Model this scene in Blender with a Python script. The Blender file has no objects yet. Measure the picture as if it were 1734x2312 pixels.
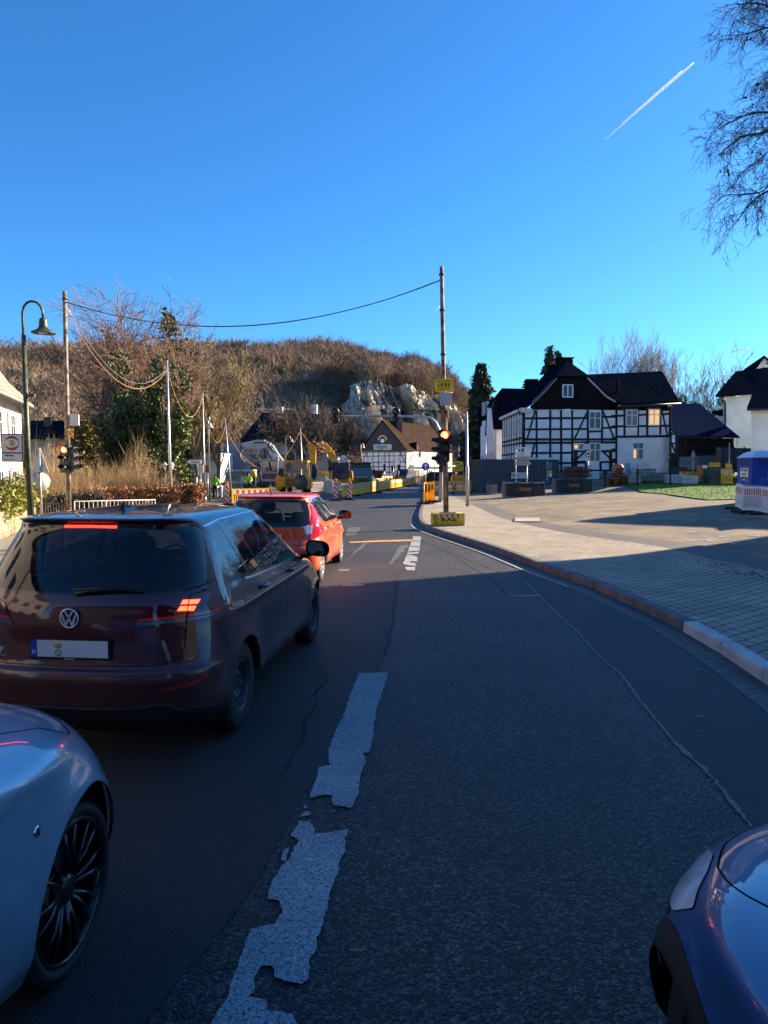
import bpy,bmesh,math,random
import numpy as np
from mathutils import Vector,Matrix,noise
from mathutils.geometry import delaunay_2d_cdt
R = math.radians;PI = math.pi
SC = bpy.context.scene
COL = SC.collection
# ---------------------------------------------------------------- camera, sky, sun, exposure
CAM_H = 1.92;FPX = 1600.0;PITCH = R(3.43)
cam_d = bpy.data.cameras.new('camera');cam = bpy.data.objects.new('camera',cam_d);COL.objects.link(cam)
cam_d.sensor_fit = 'VERTICAL';cam_d.sensor_height = 36.0;cam_d.lens = FPX / 2312 * 36
cam_d.clip_start = 0.05;cam_d.clip_end = 20000
cam.location = (0,0,CAM_H);cam.rotation_euler = (R(90) - PITCH,0,0)
SC.camera = cam
SUN_AZ = R(62);SUN_EL = R(20.5)          # azimuth measured from +Y (view direction) towards +X
SDIR = Vector((math.sin(SUN_AZ) * math.cos(SUN_EL),math.cos(SUN_AZ) * math.cos(SUN_EL),math.sin(SUN_EL)))
w = bpy.data.worlds.new('World');SC.world = w;w.use_nodes = True
nt = w.node_tree;nt.nodes.clear()
sky = nt.nodes.new('ShaderNodeTexSky');sky.sky_type = 'NISHITA';sky.sun_disc = False
sky.sun_elevation = SUN_EL;sky.sun_rotation = SUN_AZ
sky.air_density = 1.0;sky.dust_density = 0.4;sky.ozone_density = 3.0;sky.altitude = 300
hs = nt.nodes.new('ShaderNodeHueSaturation');hs.inputs['Saturation'].default_value = 1.04
tn = nt.nodes.new('ShaderNodeMix');tn.data_type = 'RGBA';tn.blend_type = 'MULTIPLY';tn.inputs[0].default_value = 1;tn.inputs[7].default_value = (.49,.94,1.36,1)   # camera white balance of a clear winter sky
nt.links.new(sky.outputs[0],tn.inputs[6]);nt.links.new(tn.outputs[2],hs.inputs['Color'])
bg = nt.nodes.new('ShaderNodeBackground');bg.inputs[1].default_value = 0.05
wo = nt.nodes.new('ShaderNodeOutputWorld')
nt.links.new(hs.outputs[0],bg.inputs[0]);nt.links.new(bg.outputs[0],wo.inputs[0])
sl = bpy.data.lights.new('sun','SUN');sl.energy = 5.0;sl.angle = R(0.5);sl.color = (1.0,0.79,0.55)
so = bpy.data.objects.new('sun',sl);COL.objects.link(so)
so.rotation_euler = (-SDIR).to_track_quat('-Z','Y').to_euler()
vs = SC.view_settings;vs.view_transform = 'Standard';vs.look = 'None';vs.exposure = 1.92;vs.gamma = 1.0;vs.use_curve_mapping = False
SC.cycles.max_bounces = 6;SC.cycles.transparent_max_bounces = 12
# ---------------------------------------------------------------- photograph pixel -> world
_c,_s = math.cos(PITCH),math.sin(PITCH)
def ray(px,py):
    x = (px - 867) / FPX;v = (1156 - py) / FPX
    return Vector((x,_c + v * _s,-_s + v * _c))
def P(px,py,Y):
    d = ray(px,py);t = Y / d.y
    return Vector((d.x * t,Y,CAM_H + d.z * t))
def sstep(a,b,v):
    t = min(1,max(0,(v - a) / (b - a)));return t * t * (3 - 2 * t)
def gz(x,y):
    z = 0.0
    if x > 5: z += 0.05 * min(x - 5,14)
    if x < -5: z -= 0.03 * min(-5 - x,16) * sstep(8,16,y)
    if x > 8: z += 0.45 * sstep(50,55,y) * sstep(8,12,x)
    return z
def G(px,py,dz=0.0):
    d = ray(px,py);z = 0.0
    for _ in range(25):
        t = (z + dz - CAM_H) / d.z
        p = Vector((d.x * t,d.y * t,0));z = gz(p.x,p.y)
    return Vector((p.x,p.y,z + dz))
def c4(x,y): return (740 + .217 * x,900 + .217 * y)
def c5(x,y): return (1040 + .217 * x,760 + .217 * y)
def c6(x,y): return (1380 + .22605 * x,700 + .22605 * y)
# ---------------------------------------------------------------- materials
MATS = {}
def mat(name,col,rough=0.7,metal=0.0,coat=0.0,spec=0.5,emit=None,es=0.0,var=0.0,vscale=3.0,bump=0.0,bscale=40.0,
        alpha=1.0,trans=0.0,col2=None,coord='Object',coatr=0.03,detail=4,ior=1.45):
    if name in MATS: return MATS[name]
    m = bpy.data.materials.new(name);m.use_nodes = True;MATS[name] = m
    N = m.node_tree.nodes;L = m.node_tree.links;b = N['Principled BSDF']
    c = (*col,1)
    b.inputs['Base Color'].default_value = c;b.inputs['Roughness'].default_value = rough
    b.inputs['Metallic'].default_value = metal;b.inputs['Coat Weight'].default_value = coat;b.inputs['Coat Roughness'].default_value = coatr
    b.inputs['Specular IOR Level'].default_value = spec;b.inputs['Alpha'].default_value = alpha
    b.inputs['Transmission Weight'].default_value = trans;b.inputs['IOR'].default_value = ior
    if emit: b.inputs['Emission Color'].default_value = (*emit,1);b.inputs['Emission Strength'].default_value = es
    if var or bump:
        tc = N.new('ShaderNodeTexCoord')
    if var:
        n = N.new('ShaderNodeTexNoise');n.inputs['Scale'].default_value = vscale;n.inputs['Detail'].default_value = detail
        L.new(tc.outputs[coord],n.inputs['Vector'])
        r = N.new('ShaderNodeMapRange');r.inputs[1].default_value = .3;r.inputs[2].default_value = .7
        L.new(n.outputs[0],r.inputs[0])
        mx = N.new('ShaderNodeMix');mx.data_type = 'RGBA'
        a = tuple(max(0,v * (1 - var)) for v in col);q = col2 if col2 else tuple(min(1,v * (1 + var)) for v in col)
        mx.inputs[6].default_value = (*a,1);mx.inputs[7].default_value = (*q,1)
        L.new(r.outputs[0],mx.inputs[0]);L.new(mx.outputs[2],b.inputs['Base Color'])
    if bump:
        n2 = N.new('ShaderNodeTexNoise');n2.inputs['Scale'].default_value = bscale;n2.inputs['Detail'].default_value = 3
        L.new(tc.outputs[coord],n2.inputs['Vector'])
        bp = N.new('ShaderNodeBump');bp.inputs['Strength'].default_value = bump;bp.inputs['Distance'].default_value = 0.02
        L.new(n2.outputs[0],bp.inputs['Height']);L.new(bp.outputs[0],b.inputs['Normal'])
    return m
def stripes(name,c1,c2,scale,axis=0,rough=.5,duty=.5,diag=0.0):
    """hard stripes along an object axis (axis 0 x, 1 y, 2 z), optional diagonal by z"""
    if name in MATS: return MATS[name]
    m = mat(name,c1,rough);N = m.node_tree.nodes;L = m.node_tree.links;b = N['Principled BSDF']
    tc = N.new('ShaderNodeTexCoord');sx = N.new('ShaderNodeSeparateXYZ');L.new(tc.outputs['Object'],sx.inputs[0])
    a = N.new('ShaderNodeMath');a.operation = 'MULTIPLY_ADD';L.new(sx.outputs[2],a.inputs[0]);a.inputs[1].default_value = diag;L.new(sx.outputs[axis],a.inputs[2])
    s = N.new('ShaderNodeMath');s.operation = 'MULTIPLY';s.inputs[1].default_value = scale;L.new(a.outputs[0],s.inputs[0])
    f = N.new('ShaderNodeMath');f.operation = 'FRACT';L.new(s.outputs[0],f.inputs[0])
    g = N.new('ShaderNodeMath');g.operation = 'GREATER_THAN';g.inputs[1].default_value = duty;L.new(f.outputs[0],g.inputs[0])
    mx = N.new('ShaderNodeMix');mx.data_type = 'RGBA';mx.inputs[6].default_value = (*c1,1);mx.inputs[7].default_value = (*c2,1)
    L.new(g.outputs[0],mx.inputs[0])
    n = N.new('ShaderNodeTexNoise');n.inputs['Scale'].default_value = 6;L.new(tc.outputs['Object'],n.inputs['Vector'])
    mr = N.new('ShaderNodeMapRange');mr.inputs[1].default_value = .35;mr.inputs[2].default_value = .7;mr.inputs[3].default_value = .75;mr.inputs[4].default_value = 1.0
    L.new(n.outputs[0],mr.inputs[0])
    mm = N.new('ShaderNodeMix');mm.data_type = 'RGBA';mm.blend_type = 'MULTIPLY';mm.inputs[0].default_value = 1
    L.new(mx.outputs[2],mm.inputs[6]);L.new(mr.outputs[0],mm.inputs[7]);L.new(mm.outputs[2],b.inputs['Base Color'])
    return m
def rowmat(name,c1,c2,sx,sz,rough=.8,mort=.02,coord='Object',axes=(0,2),bump=.4,offset=.5,var=.25):
    """brick / tile / paver pattern from the Brick texture on two object axes"""
    if name in MATS: return MATS[name]
    m = mat(name,c1,rough);N = m.node_tree.nodes;L = m.node_tree.links;b = N['Principled BSDF']
    tc = N.new('ShaderNodeTexCoord');s = N.new('ShaderNodeSeparateXYZ');L.new(tc.outputs[coord],s.inputs[0])
    cb = N.new('ShaderNodeCombineXYZ');L.new(s.outputs[axes[0]],cb.inputs[0]);L.new(s.outputs[axes[1]],cb.inputs[1])
    br = N.new('ShaderNodeTexBrick');L.new(cb.outputs[0],br.inputs['Vector'])
    br.inputs['Scale'].default_value = 1;br.inputs['Brick Width'].default_value = sx;br.inputs['Row Height'].default_value = sz
    br.inputs['Mortar Size'].default_value = mort;br.offset = offset;br.inputs['Mortar Smooth'].default_value = .2
    br.inputs['Color1'].default_value = (*c1,1);br.inputs['Color2'].default_value = (*[v * (1 - var) for v in c1],1);br.inputs['Mortar'].default_value = (*c2,1)
    n = N.new('ShaderNodeTexNoise');n.inputs['Scale'].default_value = 1.3;n.inputs['Detail'].default_value = 6;L.new(tc.outputs[coord],n.inputs['Vector'])
    mr = N.new('ShaderNodeMapRange');mr.inputs[1].default_value = .3;mr.inputs[2].default_value = .7;mr.inputs[3].default_value = .7;mr.inputs[4].default_value = 1.1
    L.new(n.outputs[0],mr.inputs[0])
    mm = N.new('ShaderNodeMix');mm.data_type = 'RGBA';mm.blend_type = 'MULTIPLY';mm.inputs[0].default_value = 1
    L.new(br.outputs[0],mm.inputs[6]);L.new(mr.outputs[0],mm.inputs[7]);L.new(mm.outputs[2],b.inputs['Base Color'])
    bp = N.new('ShaderNodeBump');bp.invert = True;bp.inputs['Strength'].default_value = bump;bp.inputs['Distance'].default_value = .01
    L.new(br.outputs['Fac'],bp.inputs['Height']);L.new(bp.outputs[0],b.inputs['Normal'])
    return m
# ---------------------------------------------------------------- objects
def tag(o,label=None,cat=None,group=None,kind=None):
    if label: o['label'] = label
    if cat: o['category'] = cat
    if group: o['group'] = group
    if kind: o['kind'] = kind
    return o
def thing(name,label,cat,loc=(0,0,0),rz=0.0,group=None):
    o = bpy.data.objects.new(name,None);COL.objects.link(o);o.empty_display_size = .1
    o.location = loc;o.rotation_euler = (0,0,rz)
    return tag(o,label,cat,group)
def mwm(o):
    m = Matrix.Translation(o.location) @ o.rotation_euler.to_matrix().to_4x4()
    return (mwm(o.parent) @ m) if o.parent else m
def relabel(o,label,group=None):
    o['label'] = label
    if group: o['group'] = group
    return o
def copy_tree(o,parent=None):
    c = o.copy();COL.objects.link(c);c.parent = parent
    for ch in [x for x in KIDS.get(o.name,[])]:
        copy_tree(ch,c)
        KIDS.setdefault(c.name,[])
    return c
KIDS = {}
class MB:
    def __init__(s): s.v = [];s.f = [];s.m = [];s.sm = []
    def add(s,vs_,fs,mi=0,smooth=False):
        b = len(s.v);s.v.extend([tuple(v) for v in vs_])
        for f in fs: s.f.append(tuple(b + i for i in f));s.m.append(mi);s.sm.append(smooth)
        return s
    def box(s,c,d,rz=0.0,mi=0,rx=0.0,ry=0.0):
        M = Matrix.Translation(c) @ Matrix.Rotation(rz,4,'Z') @ Matrix.Rotation(ry,4,'Y') @ Matrix.Rotation(rx,4,'X')
        x,y,z = d[0] / 2,d[1] / 2,d[2] / 2
        p = [M @ Vector((a * x,b * y,e * z)) for a in (-1,1) for b in (-1,1) for e in (-1,1)]
        return s.add(p,[(0,1,3,2),(4,6,7,5),(0,4,5,1),(2,3,7,6),(0,2,6,4),(1,5,7,3)],mi)
    def tube(s,pts,r,n=8,mi=0,cap=True,smooth=True):
        pts = [Vector(p) for p in pts];k = len(pts)
        rs = r if isinstance(r,(list,tuple)) else [r] * k
        vs_ = [];prev = None
        for i in range(k):
            d = (pts[min(i + 1,k - 1)] - pts[max(i - 1,0)])
            if d.length < 1e-9: d = Vector((0,0,1))
            d.normalize()
            a = prev if prev is not None else (Vector((0,0,1)) if abs(d.z) < .95 else Vector((1,0,0)))
            u = d.cross(a);
            if u.length < 1e-6: u = d.cross(Vector((0,1,0)))
            u.normalize();v2 = u.cross(d);prev = v2
            for j in range(n):
                t = 2 * PI * j / n
                vs_.append(pts[i] + (u * math.cos(t) + v2 * math.sin(t)) * rs[i])
        fs = [(i * n + j,i * n + (j + 1) % n,(i + 1) * n + (j + 1) % n,(i + 1) * n + j) for i in range(k - 1) for j in range(n)]
        s.add(vs_,fs,mi,smooth)
        if cap and n > 2:
            b = len(s.v) - k * n
            s.f.append(tuple(b + j for j in range(n)));s.m.append(mi);s.sm.append(False)
            s.f.append(tuple(b + (k - 1) * n + j for j in reversed(range(n))));s.m.append(mi);s.sm.append(False)
        return s
    def prism(s,poly,thick,M=None,mi=0):
        """poly in local (x,z) at y=0, extruded to y=thick, transformed by M"""
        M = M or Matrix();n = len(poly)
        p = [M @ Vector((a,0,b)) for a,b in poly] + [M @ Vector((a,thick,b)) for a,b in poly]
        f = [tuple(range(n)),tuple(reversed(range(n,2 * n)))] + [(i,n + i,n + (i + 1) % n,(i + 1) % n) for i in range(n)]
        return s.add(p,f,mi)
    def quad(s,a,b,c,d,mi=0): return s.add([a,b,c,d],[(0,1,2,3)],mi)
    def slab(s,pts,vec,mi=0):
        """closed prism: polygon pts (3D) extruded by vec"""
        n = len(pts);vec = Vector(vec)
        p = [Vector(q) for q in pts] + [Vector(q) + vec for q in pts]
        f = [tuple(range(n)),tuple(reversed(range(n,2 * n)))] + [(i,n + i,n + (i + 1) % n,(i + 1) % n) for i in range(n)]
        return s.add(p,f,mi)
    def lathe(s,prof,M=None,n=24,mi=0,smooth=True):
        """prof list of (r,h) about local z"""
        M = M or Matrix();k = len(prof)
        vs_ = [M @ Vector((r * math.cos(2 * PI * j / n),r * math.sin(2 * PI * j / n),h)) for r,h in prof for j in range(n)]
        fs = [(i * n + j,i * n + (j + 1) % n,(i + 1) * n + (j + 1) % n,(i + 1) * n + j) for i in range(k - 1) for j in range(n)]
        return s.add(vs_,fs,mi,smooth)
    def build(s,name,mats,parent=None,world=False,bevel=0.0):
        me = bpy.data.meshes.new(name)
        vv = s.v
        if world and parent is not None:
            Mi = mwm(parent).inverted();vv = [tuple(Mi @ Vector(q)) for q in vv]
        me.from_pydata(vv,[],s.f)
        if not isinstance(mats,(list,tuple)): mats = [mats]
        for m in mats: me.materials.append(m)
        me.polygons.foreach_set('material_index',s.m);me.polygons.foreach_set('use_smooth',s.sm)
        if bevel or any(s.sm) or True:
            bm = bmesh.new();bm.from_mesh(me)
            if len(s.f) < 20000: bmesh.ops.recalc_face_normals(bm,faces=bm.faces)
            if bevel: bmesh.ops.bevel(bm,geom=[e for e in bm.edges if e.is_manifold and e.calc_face_angle(0) > .6],offset=bevel,segments=2,affect='EDGES',clamp_overlap=True)
            bm.to_mesh(me);bm.free()
        me.update()
        o = bpy.data.objects.new(name,me);COL.objects.link(o)
        if parent is not None: o.parent = parent;KIDS.setdefault(parent.name,[]).append(o)
        return o
def rawmesh(name,V,F,mats,parent=None,mi=None,smooth=False,normals=None):
    me = bpy.data.meshes.new(name);V = np.asarray(V,dtype=np.float32);F = np.asarray(F,dtype=np.int32)
    nf,k = F.shape
    me.vertices.add(len(V));me.vertices.foreach_set('co',V.ravel())
    me.loops.add(nf * k);me.loops.foreach_set('vertex_index',F.ravel())
    me.polygons.add(nf);me.polygons.foreach_set('loop_start',np.arange(nf,dtype=np.int32) * k)
    me.update(calc_edges=True)
    if not isinstance(mats,(list,tuple)): mats = [mats]
    for m in mats: me.materials.append(m)
    if mi is not None: me.polygons.foreach_set('material_index',np.asarray(mi,dtype=np.int32))
    me.polygons.foreach_set('use_smooth',np.full(nf,bool(smooth or normals is not None)))
    if normals is not None: me.normals_split_custom_set_from_vertices([tuple(n) for n in normals])
    me.validate();me.update()
    o = bpy.data.objects.new(name,me);COL.objects.link(o)
    if parent is not None: o.parent = parent;KIDS.setdefault(parent.name,[]).append(o)
    return o
def text(s,size,m,M,parent,name='lettering',depth=.004,sx=1.0,bold=0.0,align='CENTER'):
    """flat lettering standing in local XZ plane facing -Y after transform M"""
    cu = bpy.data.curves.new('t','FONT');cu.body = s;cu.size = size;cu.extrude = depth / 2;cu.offset = bold
    cu.align_x = align;cu.align_y = 'CENTER';cu.resolution_u = 3
    ob = bpy.data.objects.new('t',cu);COL.objects.link(ob)
    dg = bpy.context.evaluated_depsgraph_get();me = bpy.data.meshes.new_from_object(ob.evaluated_get(dg))
    COL.objects.unlink(ob);bpy.data.objects.remove(ob)
    me.name = name
    me.transform(M @ Matrix.Rotation(PI / 2,4,'X') @ Matrix.Diagonal((sx,1,1,1)))
    me.materials.clear();me.materials.append(m)
    o = bpy.data.objects.new(name,me);COL.objects.link(o);o.parent = parent
    KIDS.setdefault(parent.name,[]).append(o)
    return o
def circ(n,r=1.0,cx=0.0,cy=0.0,a0=0.0): return [(cx + r * math.cos(a0 + 2 * PI * i / n),cy + r * math.sin(a0 + 2 * PI * i / n)) for i in range(n)]
def T(x,y,z): return Matrix.Translation((x,y,z))
def RZ(a): return Matrix.Rotation(a,4,'Z')
# common materials
m_black = mat('black plastic',(.012,.012,.013),.45,bump=.1,bscale=300)
m_rubber = mat('tyre rubber',(.018,.018,.018),.75,var=.3,vscale=14)
m_steel = mat('galvanised steel',(.42,.43,.44),.42,metal=.75,var=.2,vscale=6)
m_chrome = mat('chrome',(.75,.75,.77),.12,metal=1.0)
m_white = mat('white plaster',(.78,.77,.75),.9,var=.10,vscale=1.1,bump=.15,bscale=60)
m_timber = mat('black timber',(.018,.016,.016),.7,var=.35,vscale=9,bump=.3,bscale=30)
m_wframe = mat('white window frame',(.72,.73,.74),.5)
m_wglass = mat('window glass',(.02,.025,.035),.06,spec=.8)
m_glow = mat('curtain lit by lamp',(.75,.45,.22),.7,emit=(1.0,.55,.22),es=.22,var=.3,vscale=5)
m_yellow = mat('yellow plastic',(.85,.47,.02),.5,var=.2,vscale=5)
m_red = mat('signal red',(.55,.03,.02),.5,var=.15,vscale=5)
m_whitep = mat('white plastic',(.74,.73,.70),.5,var=.12,vscale=5)
m_orange = mat('orange lens',(.9,.32,.02),.25,coat=.5)
m_dark = mat('dark grey metal',(.035,.037,.04),.5,metal=.3,var=.3,vscale=8)
m_rust = mat('weathered wood pole',(.085,.05,.032),.75,var=.55,vscale=5,col2=(.32,.27,.22),bump=.3,bscale=20)
# ---------------------------------------------------------------- cars: one smooth shell S(U,t), cut along outlines into body, glass, lamps, gaps
def pchip(xs,ys):
    xs = np.array(xs,float);ys = np.array(ys,float);h = np.diff(xs);d = np.diff(ys) / h
    m = np.zeros(len(xs));m[0] = d[0];m[-1] = d[-1]
    for i in range(1,len(xs) - 1):
        if d[i - 1] * d[i] > 0:
            w1 = 2 * h[i] + h[i - 1];w2 = h[i] + 2 * h[i - 1];m[i] = (w1 + w2) / (w1 / d[i - 1] + w2 / d[i])
    def f(x):
        x = np.asarray(x,float);i = np.clip(np.searchsorted(xs,x) - 1,0,len(xs) - 2);t = (x - xs[i]) / h[i]
        t2 = t * t;t3 = t2 * t
        return (2 * t3 - 3 * t2 + 1) * ys[i] + (t3 - 2 * t2 + t) * h[i] * m[i] + (-2 * t3 + 3 * t2) * ys[i + 1] + (t3 - t2) * h[i] * m[i + 1]
    return f
UR,UF = 1.3,1.5
def winding(px,py,poly):
    inside = np.zeros(len(px),bool);n = len(poly)
    for i in range(n):
        x1,y1 = poly[i];x2,y2 = poly[(i + 1) % n]
        if y1 == y2: continue
        c = ((y1 > py) != (y2 > py)) & (px < (x2 - x1) * (py - y1) / (y2 - y1) + x1)
        inside ^= c
    return inside
def dens(poly,step,closed=True):
    out = [];n = len(poly)
    for i in range(n if closed else n - 1):
        a = np.array(poly[i],float);b = np.array(poly[(i + 1) % n],float);k = max(1,int(np.linalg.norm(b - a) / step))
        for j in range(k): out.append(tuple(a + (b - a) * j / k))
    if not closed: out.append(tuple(poly[-1]))
    return out
def rnd(poly,r=.04,k=4):
    """round the corners of a 2D polygon"""
    out = [];n = len(poly)
    for i in range(n):
        p0 = np.array(poly[i - 1],float);p1 = np.array(poly[i],float);p2 = np.array(poly[(i + 1) % n],float)
        a = p0 - p1;b = p2 - p1;la = np.linalg.norm(a);lb = np.linalg.norm(b);q = min(r,la * .45,lb * .45)
        s = p1 + a / la * q;e = p1 + b / lb * q
        for j in range(k + 1):
            t = j / k;out.append(tuple((1 - t) ** 2 * s + 2 * t * (1 - t) * p1 + t * t * e))
    return out
class Shell:
    def __init__(s,rows,arches=(),archR=.35,L=4.2,crease=(),arch_lip=.014,clad=None,lift=(9,1)):
        s.liftz = lift
        r = np.array(rows,float);tt = [0.0]
        for i in range(1,len(r)):
            d = r[i] - r[i - 1];tt.append(tt[-1] + math.hypot(d[0],max(abs(d[1]),abs(d[3]),abs(d[2]) * .35)) + .004)
        s.t = np.array(tt);s.T = tt[-1];s.L = L
        s.f = [pchip(tt,r[:,i]) for i in range(r.shape[1])]     # z, yr, yf, w, cr, cf, nr, nf, bowr, bowf
        zs = np.linspace(0,s.T,1500);s.zt = s.f[0](zs);s.ts = zs
        s.arches = arches;s.archR = archR;s.crease = crease;s.lip = arch_lip
        s.UL = L - 1.6;s.U = UR + s.UL + UF
    def t_of_z(s,z):
        z = np.asarray(z,float)
        return np.where(z < s.zt[0],z - s.zt[0],np.interp(z,s.zt,s.ts))
    def ev(s,U,t):
        U = np.asarray(U,float);t = np.asarray(t,float)
        z,yr,yf,w_,cr,cf,nr,nf,br,bf = [g(np.clip(t,0,s.T)) for g in s.f]
        z = z + np.minimum(t,0)
        x = np.zeros_like(U);y = np.zeros_like(U)
        # rear
        m = U <= UR;ph = np.clip(U / UR,0,1) * PI / 2
        sn,cs = np.sin(ph),np.cos(ph)
        rho = (np.abs(sn) ** nr + np.abs(cs) ** nr) ** (-1 / nr)
        xr = w_ * sn * rho;yrr = yr + br * 1.0 * (1 - cs ** 2) * 0 + cr - cr * cs * rho + br * (np.clip(xr / np.maximum(w_,1e-3),0,1) ** 2) * (1 - np.clip((U / UR - .5) / .5,0,1))
        x = np.where(m,xr,x);y = np.where(m,yrr,y)
        # side
        k = np.clip((U - UR) / s.UL,0,1)
        ys = yr + cr + (yf - cf - yr - cr) * k;ms = (U > UR) & (U < UR + s.UL)
        bulge = 1 + .012 * np.sin(k * PI)
        x = np.where(ms,w_ * bulge,x);y = np.where(ms,ys,y)
        mf = U >= UR + s.UL;ph = np.clip((s.U - U) / UF,0,1) * PI / 2
        sn,cs = np.sin(ph),np.cos(ph)
        rho = (np.abs(sn) ** nf + np.abs(cs) ** nf) ** (-1 / nf)
        xf = w_ * sn * rho;yff = yf - cf + cf * cs * rho - bf * (np.clip(xf / np.maximum(w_,1e-3),0,1) ** 2) * (1 - np.clip(((s.U - U) / UF - .5) / .5,0,1))
        x = np.where(mf,xf,x);y = np.where(mf,yff,y)
        side = sstepv(.45,.85,x / np.maximum(w_,1e-3)) * sstepv(1.12,.9,z)
        for (ya,za) in s.arches:
            rr = np.hypot(y - ya,z - za)
            x = x + side * s.lip * np.exp(-((rr - s.archR) / .055) ** 2) + side * .018 * np.exp(-((rr - s.archR) / .2) ** 2)
        for (zc,wd,amp,y0,y1) in s.crease:
            x = x + side * amp * np.exp(-((z - zc) / wd) ** 2) * sstepv(y0,y0 + .3,y) * sstepv(y1,y1 - .3,y)
        z = np.where(z > s.liftz[0],s.liftz[0] + (z - s.liftz[0]) * s.liftz[1],z)
        return np.stack([x,y,z],-1)
    def uv_side(s,y,z):
        t = float(s.t_of_z(z));U = np.linspace(0,s.U,500)
        q = s.ev(U,np.full(500,t))[:,1]
        return (float(np.interp(y,np.maximum.accumulate(q),U)),t)
    def uv_rear(s,x,z,front=False):
        t = float(s.t_of_z(z));m = np.linspace(0,UR,160)
        q = s.ev(s.U - m if front else m,np.full(160,t))[:,0]
        v = float(np.interp(x,np.maximum.accumulate(q),m))
        return (s.U - v if front else v,t)
    def outline(s,pts,step=.03):
        """pts: ('r',x,z) | ('s',y,z) | ('f',x,z) -> densified polygon in (U,t)"""
        o = []
        for k in range(len(pts)):
            a,b = pts[k],pts[(k + 1) % len(pts)]
            if a[0] == b[0]:
                n = max(1,int(math.hypot(a[1] - b[1],a[2] - b[2]) / step))
                for j in range(n): o.append(s.cv(a[0],a[1] + (b[1] - a[1]) * j / n,a[2] + (b[2] - a[2]) * j / n))
            else:
                A = s.cv(*a);B = s.cv(*b);n = max(1,int(math.hypot(A[0] - B[0],A[1] - B[1]) / step))
                for j in range(n): o.append((A[0] + (B[0] - A[0]) * j / n,A[1] + (B[1] - A[1]) * j / n))
        return o
    def cv(s,k,a,z):
        if k == 'r': return s.uv_rear(a,z) if a > 1e-4 else (a * 2,float(s.t_of_z(z)))
        if k == 'f': return s.uv_rear(a,z,True) if a > 1e-4 else (s.U - a * 2,float(s.t_of_z(z)))
        if k == 'u': return (a,z)
        return s.uv_side(a,z)
    def strip(s,pts,wd=.007):
        """thin band polygon around an open polyline"""
        line = []
        for k in range(len(pts) - 1):
            a,b = pts[k],pts[k + 1]
            if a[0] == b[0]:
                n = max(1,int(math.hypot(a[1] - b[1],a[2] - b[2]) / .04))
                for j in range(n): line.append(s.cv(a[0],a[1] + (b[1] - a[1]) * j / n,a[2] + (b[2] - a[2]) * j / n))
            else:
                A = s.cv(*a);B = s.cv(*b);n = max(1,int(math.hypot(A[0] - B[0],A[1] - B[1]) / .04))
                for j in range(n): line.append((A[0] + (B[0] - A[0]) * j / n,A[1] + (B[1] - A[1]) * j / n))
        line.append(s.cv(*pts[-1]));L = np.array(line);d = np.gradient(L,axis=0);d /= np.maximum(np.linalg.norm(d,axis=1,keepdims=True),1e-9)
        n = np.stack([-d[:,1],d[:,0]],1) * wd / 2
        return [tuple(p) for p in (L + n)] + [tuple(p) for p in (L - n)[::-1]]
def sstepv(a,b,v):
    t = np.clip((np.asarray(v,float) - a) / (b - a),0,1);return t * t * (3 - 2 * t)
def cut_shell(sh,regions,parent,nu=110,ntt=80,both=True):
    """regions: list (key, polygonUV); later entries win. returns dict key -> object; classes: body first"""
    nu = int(sh.U / .045);us = np.linspace(0,sh.U,nu);ts = np.linspace(0,sh.T,ntt)
    gu,gt = np.meshgrid(us,ts);gp = np.stack([gu.ravel(),gt.ravel()],1)
    pts = [];edges = []
    def addpoly(p):
        b = len(pts);n = len(p);pts.extend(p);edges.extend([(b + i,b + (i + 1) % n) for i in range(n)])
    addpoly(dens([(0,0),(sh.U,0),(sh.U,sh.T),(0,sh.T)],.05))
    for k,poly in regions: addpoly(poly)
    cp = np.array(pts);keep = []
    cell = {}
    for q in cp: cell.setdefault((int(q[0] / .02),int(q[1] / .02)),[]).append(q)
    for q in gp:
        i,j = int(q[0] / .02),int(q[1] / .02);ok = True
        for di in (-1,0,1):
            for dj in (-1,0,1):
                for c in cell.get((i + di,j + dj),()):
                    if abs(c[0] - q[0]) < .012 and abs(c[1] - q[1]) < .012: ok = False;break
        if ok: keep.append(tuple(q))
    allp = [Vector(p) for p in pts] + [Vector(p) for p in keep]
    v,e,f,*_ = delaunay_2d_cdt(allp,edges,[],0,1e-5)
    V = np.array([(a[0],a[1]) for a in v]);F = np.array([t for t in f if len(t) == 3])
    cen = V[F].mean(1)
    ar = np.abs(np.cross(V[F[:,1]] - V[F[:,0]],V[F[:,2]] - V[F[:,0]]))
    ok = (cen[:,0] > 0) & (cen[:,0] < sh.U) & (cen[:,1] > 0) & (cen[:,1] < sh.T) & (ar > 1e-9)
    F = F[ok];cen = cen[ok]
    cls = np.zeros(len(F),int);keys = ['body']
    for k,poly in regions:
        if k not in keys: keys.append(k)
        cls[winding(cen[:,0],cen[:,1],poly)] = keys.index(k)
    S = sh.ev(V[:,0],V[:,1]);h = .003
    Uc = np.clip(V[:,0],h,sh.U - h);tc = np.clip(V[:,1],h,sh.T - h)
    Su = sh.ev(Uc + h,tc) - sh.ev(Uc - h,tc);St = sh.ev(Uc,tc + h) - sh.ev(Uc,tc - h)
    Nn = np.cross(Su,St);ln = np.linalg.norm(Nn,axis=1,keepdims=True);Nn = np.where(ln > 1e-12,Nn / np.maximum(ln,1e-12),[0,0,1])
    c = S[:,1].mean()
    out = np.stack([S[:,0],S[:,1] - c,S[:,2] - .7],1)
    if (np.einsum('ij,ij->i',Nn,out) > 0).mean() < .5: Nn = -Nn
    Nn[V[:,0] < 1e-4,0] = 0;Nn[V[:,0] > sh.U - 1e-4,0] = 0;
    top = V[:,1] > sh.T - .01;Nn[top] = [0,0,1]
    return V,F,cls,keys,S,Nn
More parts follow.
